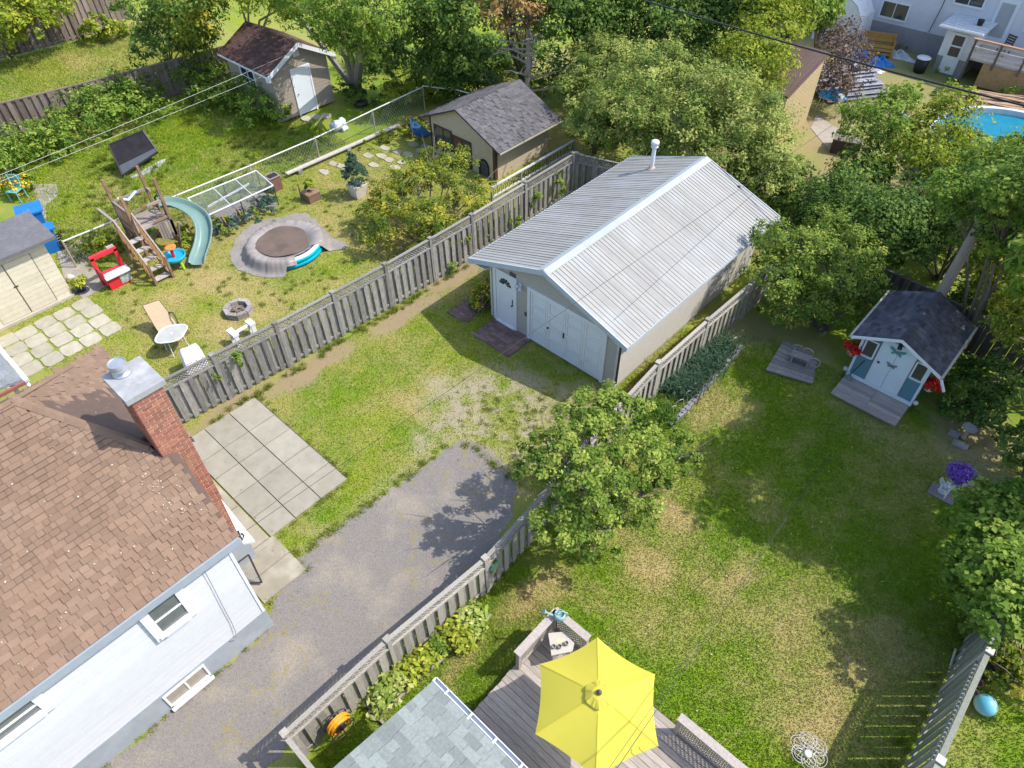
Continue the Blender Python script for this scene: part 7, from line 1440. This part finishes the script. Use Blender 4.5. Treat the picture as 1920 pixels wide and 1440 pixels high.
blades('daylily_clump', 'bright green grassy clump at the near end of the iris bed', [(1215, 780), (1228, 770), (1240, 785), (1205, 795)], 900, .5, leafmat('daylily', (.05, .12, .015), (.10, .20, .025), (.22, .30, .05)), 161)
blades('weeds', 'dry weeds between the garage side wall and the slatted fence', [(1195, 735), (1215, 720), (1230, 700), (1250, 685), (1275, 665), (1300, 640)], 700, .35, leafmat('dry_weed', (.12, .10, .03), (.20, .17, .05), (.32, .27, .10)), 162, 'stuff')
# shade trees standing just outside the right edge: their crowns throw the lawn's dappled shade
for i, (x, y, z, r, n, lab) in enumerate(((15.0, 4.4, 7.2, 2.2, 8500, 'tall shade tree by the purple flower stand, out past the right edge'), (16.9, 7.4, 8.0, 2.6, 9000, 'tall shade tree behind the dark board fence on the right'), (16.6, 4.2, 6.8, 1.7, 6500, 'shade tree in the right hand garden between two taller trees'), (14.5, 8.4, 7.6, 2.3, 7500, 'shade tree over the blue shed roof'))):
    b = [(x, y, z, r, r*.8), (x-.9, y+.6, z-1.2, r*.7, r*.6), (x+1.0, y-.7, z-1.0, r*.7, r*.6), (x+.4, y+1.1, z+.4, r*.6, r*.5), (x-.5, y-1.1, z-.4, r*.6, r*.5)]; shrub(lab, (x+.6, y+.3), b, n, .26, MIDG, 'tree', 'tree', seed=170+i, r0=.16, per=22)
# trees west of the tan shed yard give its dappled shade
# ------------------------------------------------------------------ grass blades
def grass(name, label, n, x0, x1, y0, y1, h, seed, keep):
    r = np.random.default_rng(seed); x = r.uniform(x0, x1, n); y = r.uniform(y0, y1, n); dry, bare, sand = ground_attrs(x, y)
    ok = keep(x, y) & (r.random(n) > np.clip(bare*1.1, 0, .97)) & (r.random(n) > np.clip(sand*.75, 0, .9)) & (r.random(n) > dry*.35); x, y, dry, bare, sand = [a[ok] for a in (x, y, dry, bare, sand)]; n = len(x)
    a = r.uniform(0, 2*PI, n); L = h*(.5+.9*r.random(n))*(1-.35*dry); le = L*r.uniform(.2, 1.0, n); w = .010+.008*r.random(n); o = np.zeros((n, 3, 3)); s = np.stack([-np.sin(a), np.cos(a)], -1)*w[:, None]; o[:, 0, :2] = np.stack([x, y], -1)-s; o[:, 1, :2] = np.stack([x, y], -1)+s
    o[:, 2, 0] = x+np.cos(a)*le; o[:, 2, 1] = y+np.sin(a)*le; o[:, 2, 2] = L*.85; me = bpy.data.meshes.new(name); np_mesh(me, o.reshape(-1, 3), np.arange(n*3).reshape(-1, 3))
    for nm, arr in (('dry', dry), ('bare', bare*.3), ('sand', sand*.2)): at = me.attributes.new(nm, 'FLOAT', 'POINT'); at.data.foreach_set('value', np.repeat(arr, 3).astype(np.float32))
    me.materials.append(GBM); ob = bpy.data.objects.new(name, me); COL.objects.link(ob); tag(ob, label, kind='stuff')
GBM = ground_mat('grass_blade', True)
notpat = lambda x, y: ~((x > -2.8) & (x < 3.25) & (y < -7.6) & ~((x > 1.8) & (y > -10.05) & (x < 2.9))) & ~((x > 2.9) & (x < 6.2) & (y < -4.6)) & ~((x > .1) & (x < 1.75) & (y > -1.15) & (y < 0)) & ~((x > 0) & (x < 5.15) & (y > 0))
grass('grass', 'short mown lawn grass between the patio and garage', 150000, -2.9, 6.7, -10.2, 4, .042, 301, notpat)
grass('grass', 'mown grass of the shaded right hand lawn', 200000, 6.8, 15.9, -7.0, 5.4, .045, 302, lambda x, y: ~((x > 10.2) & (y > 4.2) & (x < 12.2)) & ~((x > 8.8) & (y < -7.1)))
grass('grass', 'sparse dry grass of the neighbouring play yard', 120000, -13.4, -3.1, -11.5, 5, .05, 303, lambda x, y: ~((x > -11.5) & (x < -9.0) & (y < -9.0)))
grass('grass', 'longer bright grass beyond the chain link fence', 70000, -23, -13.6, -8, 4.5, .10, 304, lambda x, y: x > -24)
grass('grass', 'lawn edge grass beside the lower deck and fences', 30000, 6.8, 8.75, -12.5, -6.8, .05, 305, lambda x, y: x > 0)
grass('grass', 'rough grass behind the lower right fence', 16000, 16.0, 18.5, -6.5, 1, .07, 306, lambda x, y: x > 0)

# taller tufts and weeds along fences, kerbs and walls
def foot(a, b, n, w): 
    rr = random.Random(n); return [(a[0]+(b[0]-a[0])*t+rr.uniform(-w, w), a[1]+(b[1]-a[1])*t+rr.uniform(-w, w)) for t in [rr.random() for _ in range(n)]]
def tufts(label, pts, n, h, seed, w=.014, mname='tuft_leaf', cols=((.07, .12, .015), (.19, .26, .03), (.42, .40, .10))):
    r = np.random.default_rng(seed); P = np.array(pts); k = r.integers(0, len(P), n); c = P[k]+r.normal(0, .05, (n, 2)); a = r.uniform(0, 2*PI, n); L = h*(.4+1.0*r.random(n)); d = np.stack([np.cos(a), np.sin(a)], -1); s_ = np.stack([-np.sin(a), np.cos(a)], -1)*w/2; ln = .2+.6*r.random(n)
    o = np.zeros((n, 3, 3)); o[:, 0, :2] = c-s_; o[:, 1, :2] = c+s_; o[:, 2, :2] = c+d*(L*ln)[:, None]; o[:, 2, 2] = L*.85
    me = bpy.data.meshes.new('weeds'); np_mesh(me, o.reshape(-1, 3), np.arange(n*3).reshape(-1, 3)); at = me.attributes.new('tint', 'FLOAT', 'POINT'); at.data.foreach_set('value', np.repeat(np.clip(r.normal(.5, .28, n), 0, 1), 3).astype(np.float32)); me.materials.append(MATS.get(mname) or leafmat(mname, *cols)); ob = bpy.data.objects.new('weeds', me); COL.objects.link(ob); tag(ob, label, kind='stuff')
tufts('grass tufts along the foot of the long lattice fence', foot((-2.85, -9.6), (-2.8, -2), 50, .12)+foot((-2.75, -2), (-2.75, 7), 45, .14), 5200, .16, 401)
tufts('weeds along the driveway edges and patio border', foot((3.0, -5), (2.75, -9.8), 60, .10)+foot((6.45, -12), (6.35, -6), 40, .1)+foot((3.3, -11.1), (3.9, -12), 12, .08)+foot((3.88, -12), (3.88, -20), 40, .05)+foot((3.2, -4.6), (5.3, -4.6), 30, .15)+foot((-2.8, -7.55), (1.75, -7.6), 26, .05)+foot((1.85, -7.6), (1.85, -10), 16, .05)+foot((2.5, -10.0), (3.25, -10.02), 8, .04), 6500, .11, 402)
tufts('tufts at the foot of the right hand fences and deck', foot((7.0, -8), (6.7, -3), 40, .12)+foot((15.7, -6), (15.7, 0), 40, .15)+foot((8.7, -7.2), (8.7, -10), 24, .08)+foot((9.7, -7.0), (14.5, -7.0), 40, .08)+foot((6.9, 0), (7.0, 4), 24, .15), 6000, .15, 403)
tufts('clover and weed tufts dotted over the worn gravel strip', foot((3.2, -4.2), (4.8, -.6), 60, .8)+foot((2.2, -3.4), (5.8, -1.2), 60, .7), 5200, .06, 404)
tufts('rough tufts scattered over the neighbouring lawn', foot((-12.8, -8), (-3.5, -8), 40, .6)+foot((-12.5, -1), (-4, 3), 60, 1.6)+foot((-9, -6), (-4, -1), 60, 1.3), 9000, .10, 405)
grass('grass', 'coarse grass of the far upper lawn', 60000, -36, -24.5, -9, 6, .16, 307, lambda x, y: x > -40)
tufts('tall rough grass tufts beyond the chain link fence', foot((-14, -7), (-22, -2), 160, 1.8)+foot((-14, -1), (-18, 3), 90, 1.5), 14000, .22, 406, .02)
# ------------------------------------------------------------------ leaf litter and specks
def litter(name, label, pts, size, cols, seed):
    rr = random.Random(seed); mb = MB()
    for p, n in pts:
        n = V(n).normalized(); a = n.orthogonal().normalized(); b = n.cross(a); t = rr.uniform(0, 6.28); u = a*math.cos(t)+b*math.sin(t); v = n.cross(u); s = size*rr.uniform(.5, 1.4); p = V(p)+n*.012
        mb.add([p-u*s, p+v*s*.6+n*s*.3, p+u*s, p-v*s*.6+n*s*.2], [(0, 1, 2), (0, 2, 3)])
    o = mb.obj(name, mat(name+'_m', *cols, 30, .9, rnd='isl', rv=.3)); return tag(o, label, kind='stuff')
rr = random.Random(77); nA = (M_, 0, 1); P = []
for k in range(150):
    x = rr.uniform(.4, 3.9); y = rr.uniform(-17.5, -11.4)
    if rr.random() < .3: x, y = rr.gauss(2.4, .35), rr.gauss(-11.75, .2)
    if x < 3.9 and y < -11.3: P.append(((x, y, EZ+M_*(EX-x)+.03), nA))
litter('roof_litter', 'pale specks and blown petals scattered on the brown roof', P, .018, ((.55, .5, .44), (.36, .3, .25)), 5)
P = [((rr.uniform(3, 6.3), rr.uniform(-14, -4.6), .008), (0, 0, 1)) for k in range(260)]+[((rr.uniform(-2.7, 3), rr.uniform(-11, -7.7), .055), (0, 0, 1)) for k in range(60)]
litter('drive_litter', 'small dry leaves and grit on the driveway and patio', P, .018, ((.30, .24, .13), (.16, .13, .08)), 6)
P = [((rr.uniform(6.9, 15.5), rr.uniform(-6.8, 5), .04), (0, 0, 1)) for k in range(300)]+[((rr.uniform(-2.8, 6.4), rr.uniform(-7, 0), .04), (0, 0, 1)) for k in range(160)]+[((rr.uniform(-12.8, -3.3), rr.uniform(-9, 5), .04), (0, 0, 1)) for k in range(260)]
litter('lawn_litter', 'fallen dry leaves and clover heads on the lawns', P, .022, ((.50, .42, .26), (.30, .22, .10)), 7)
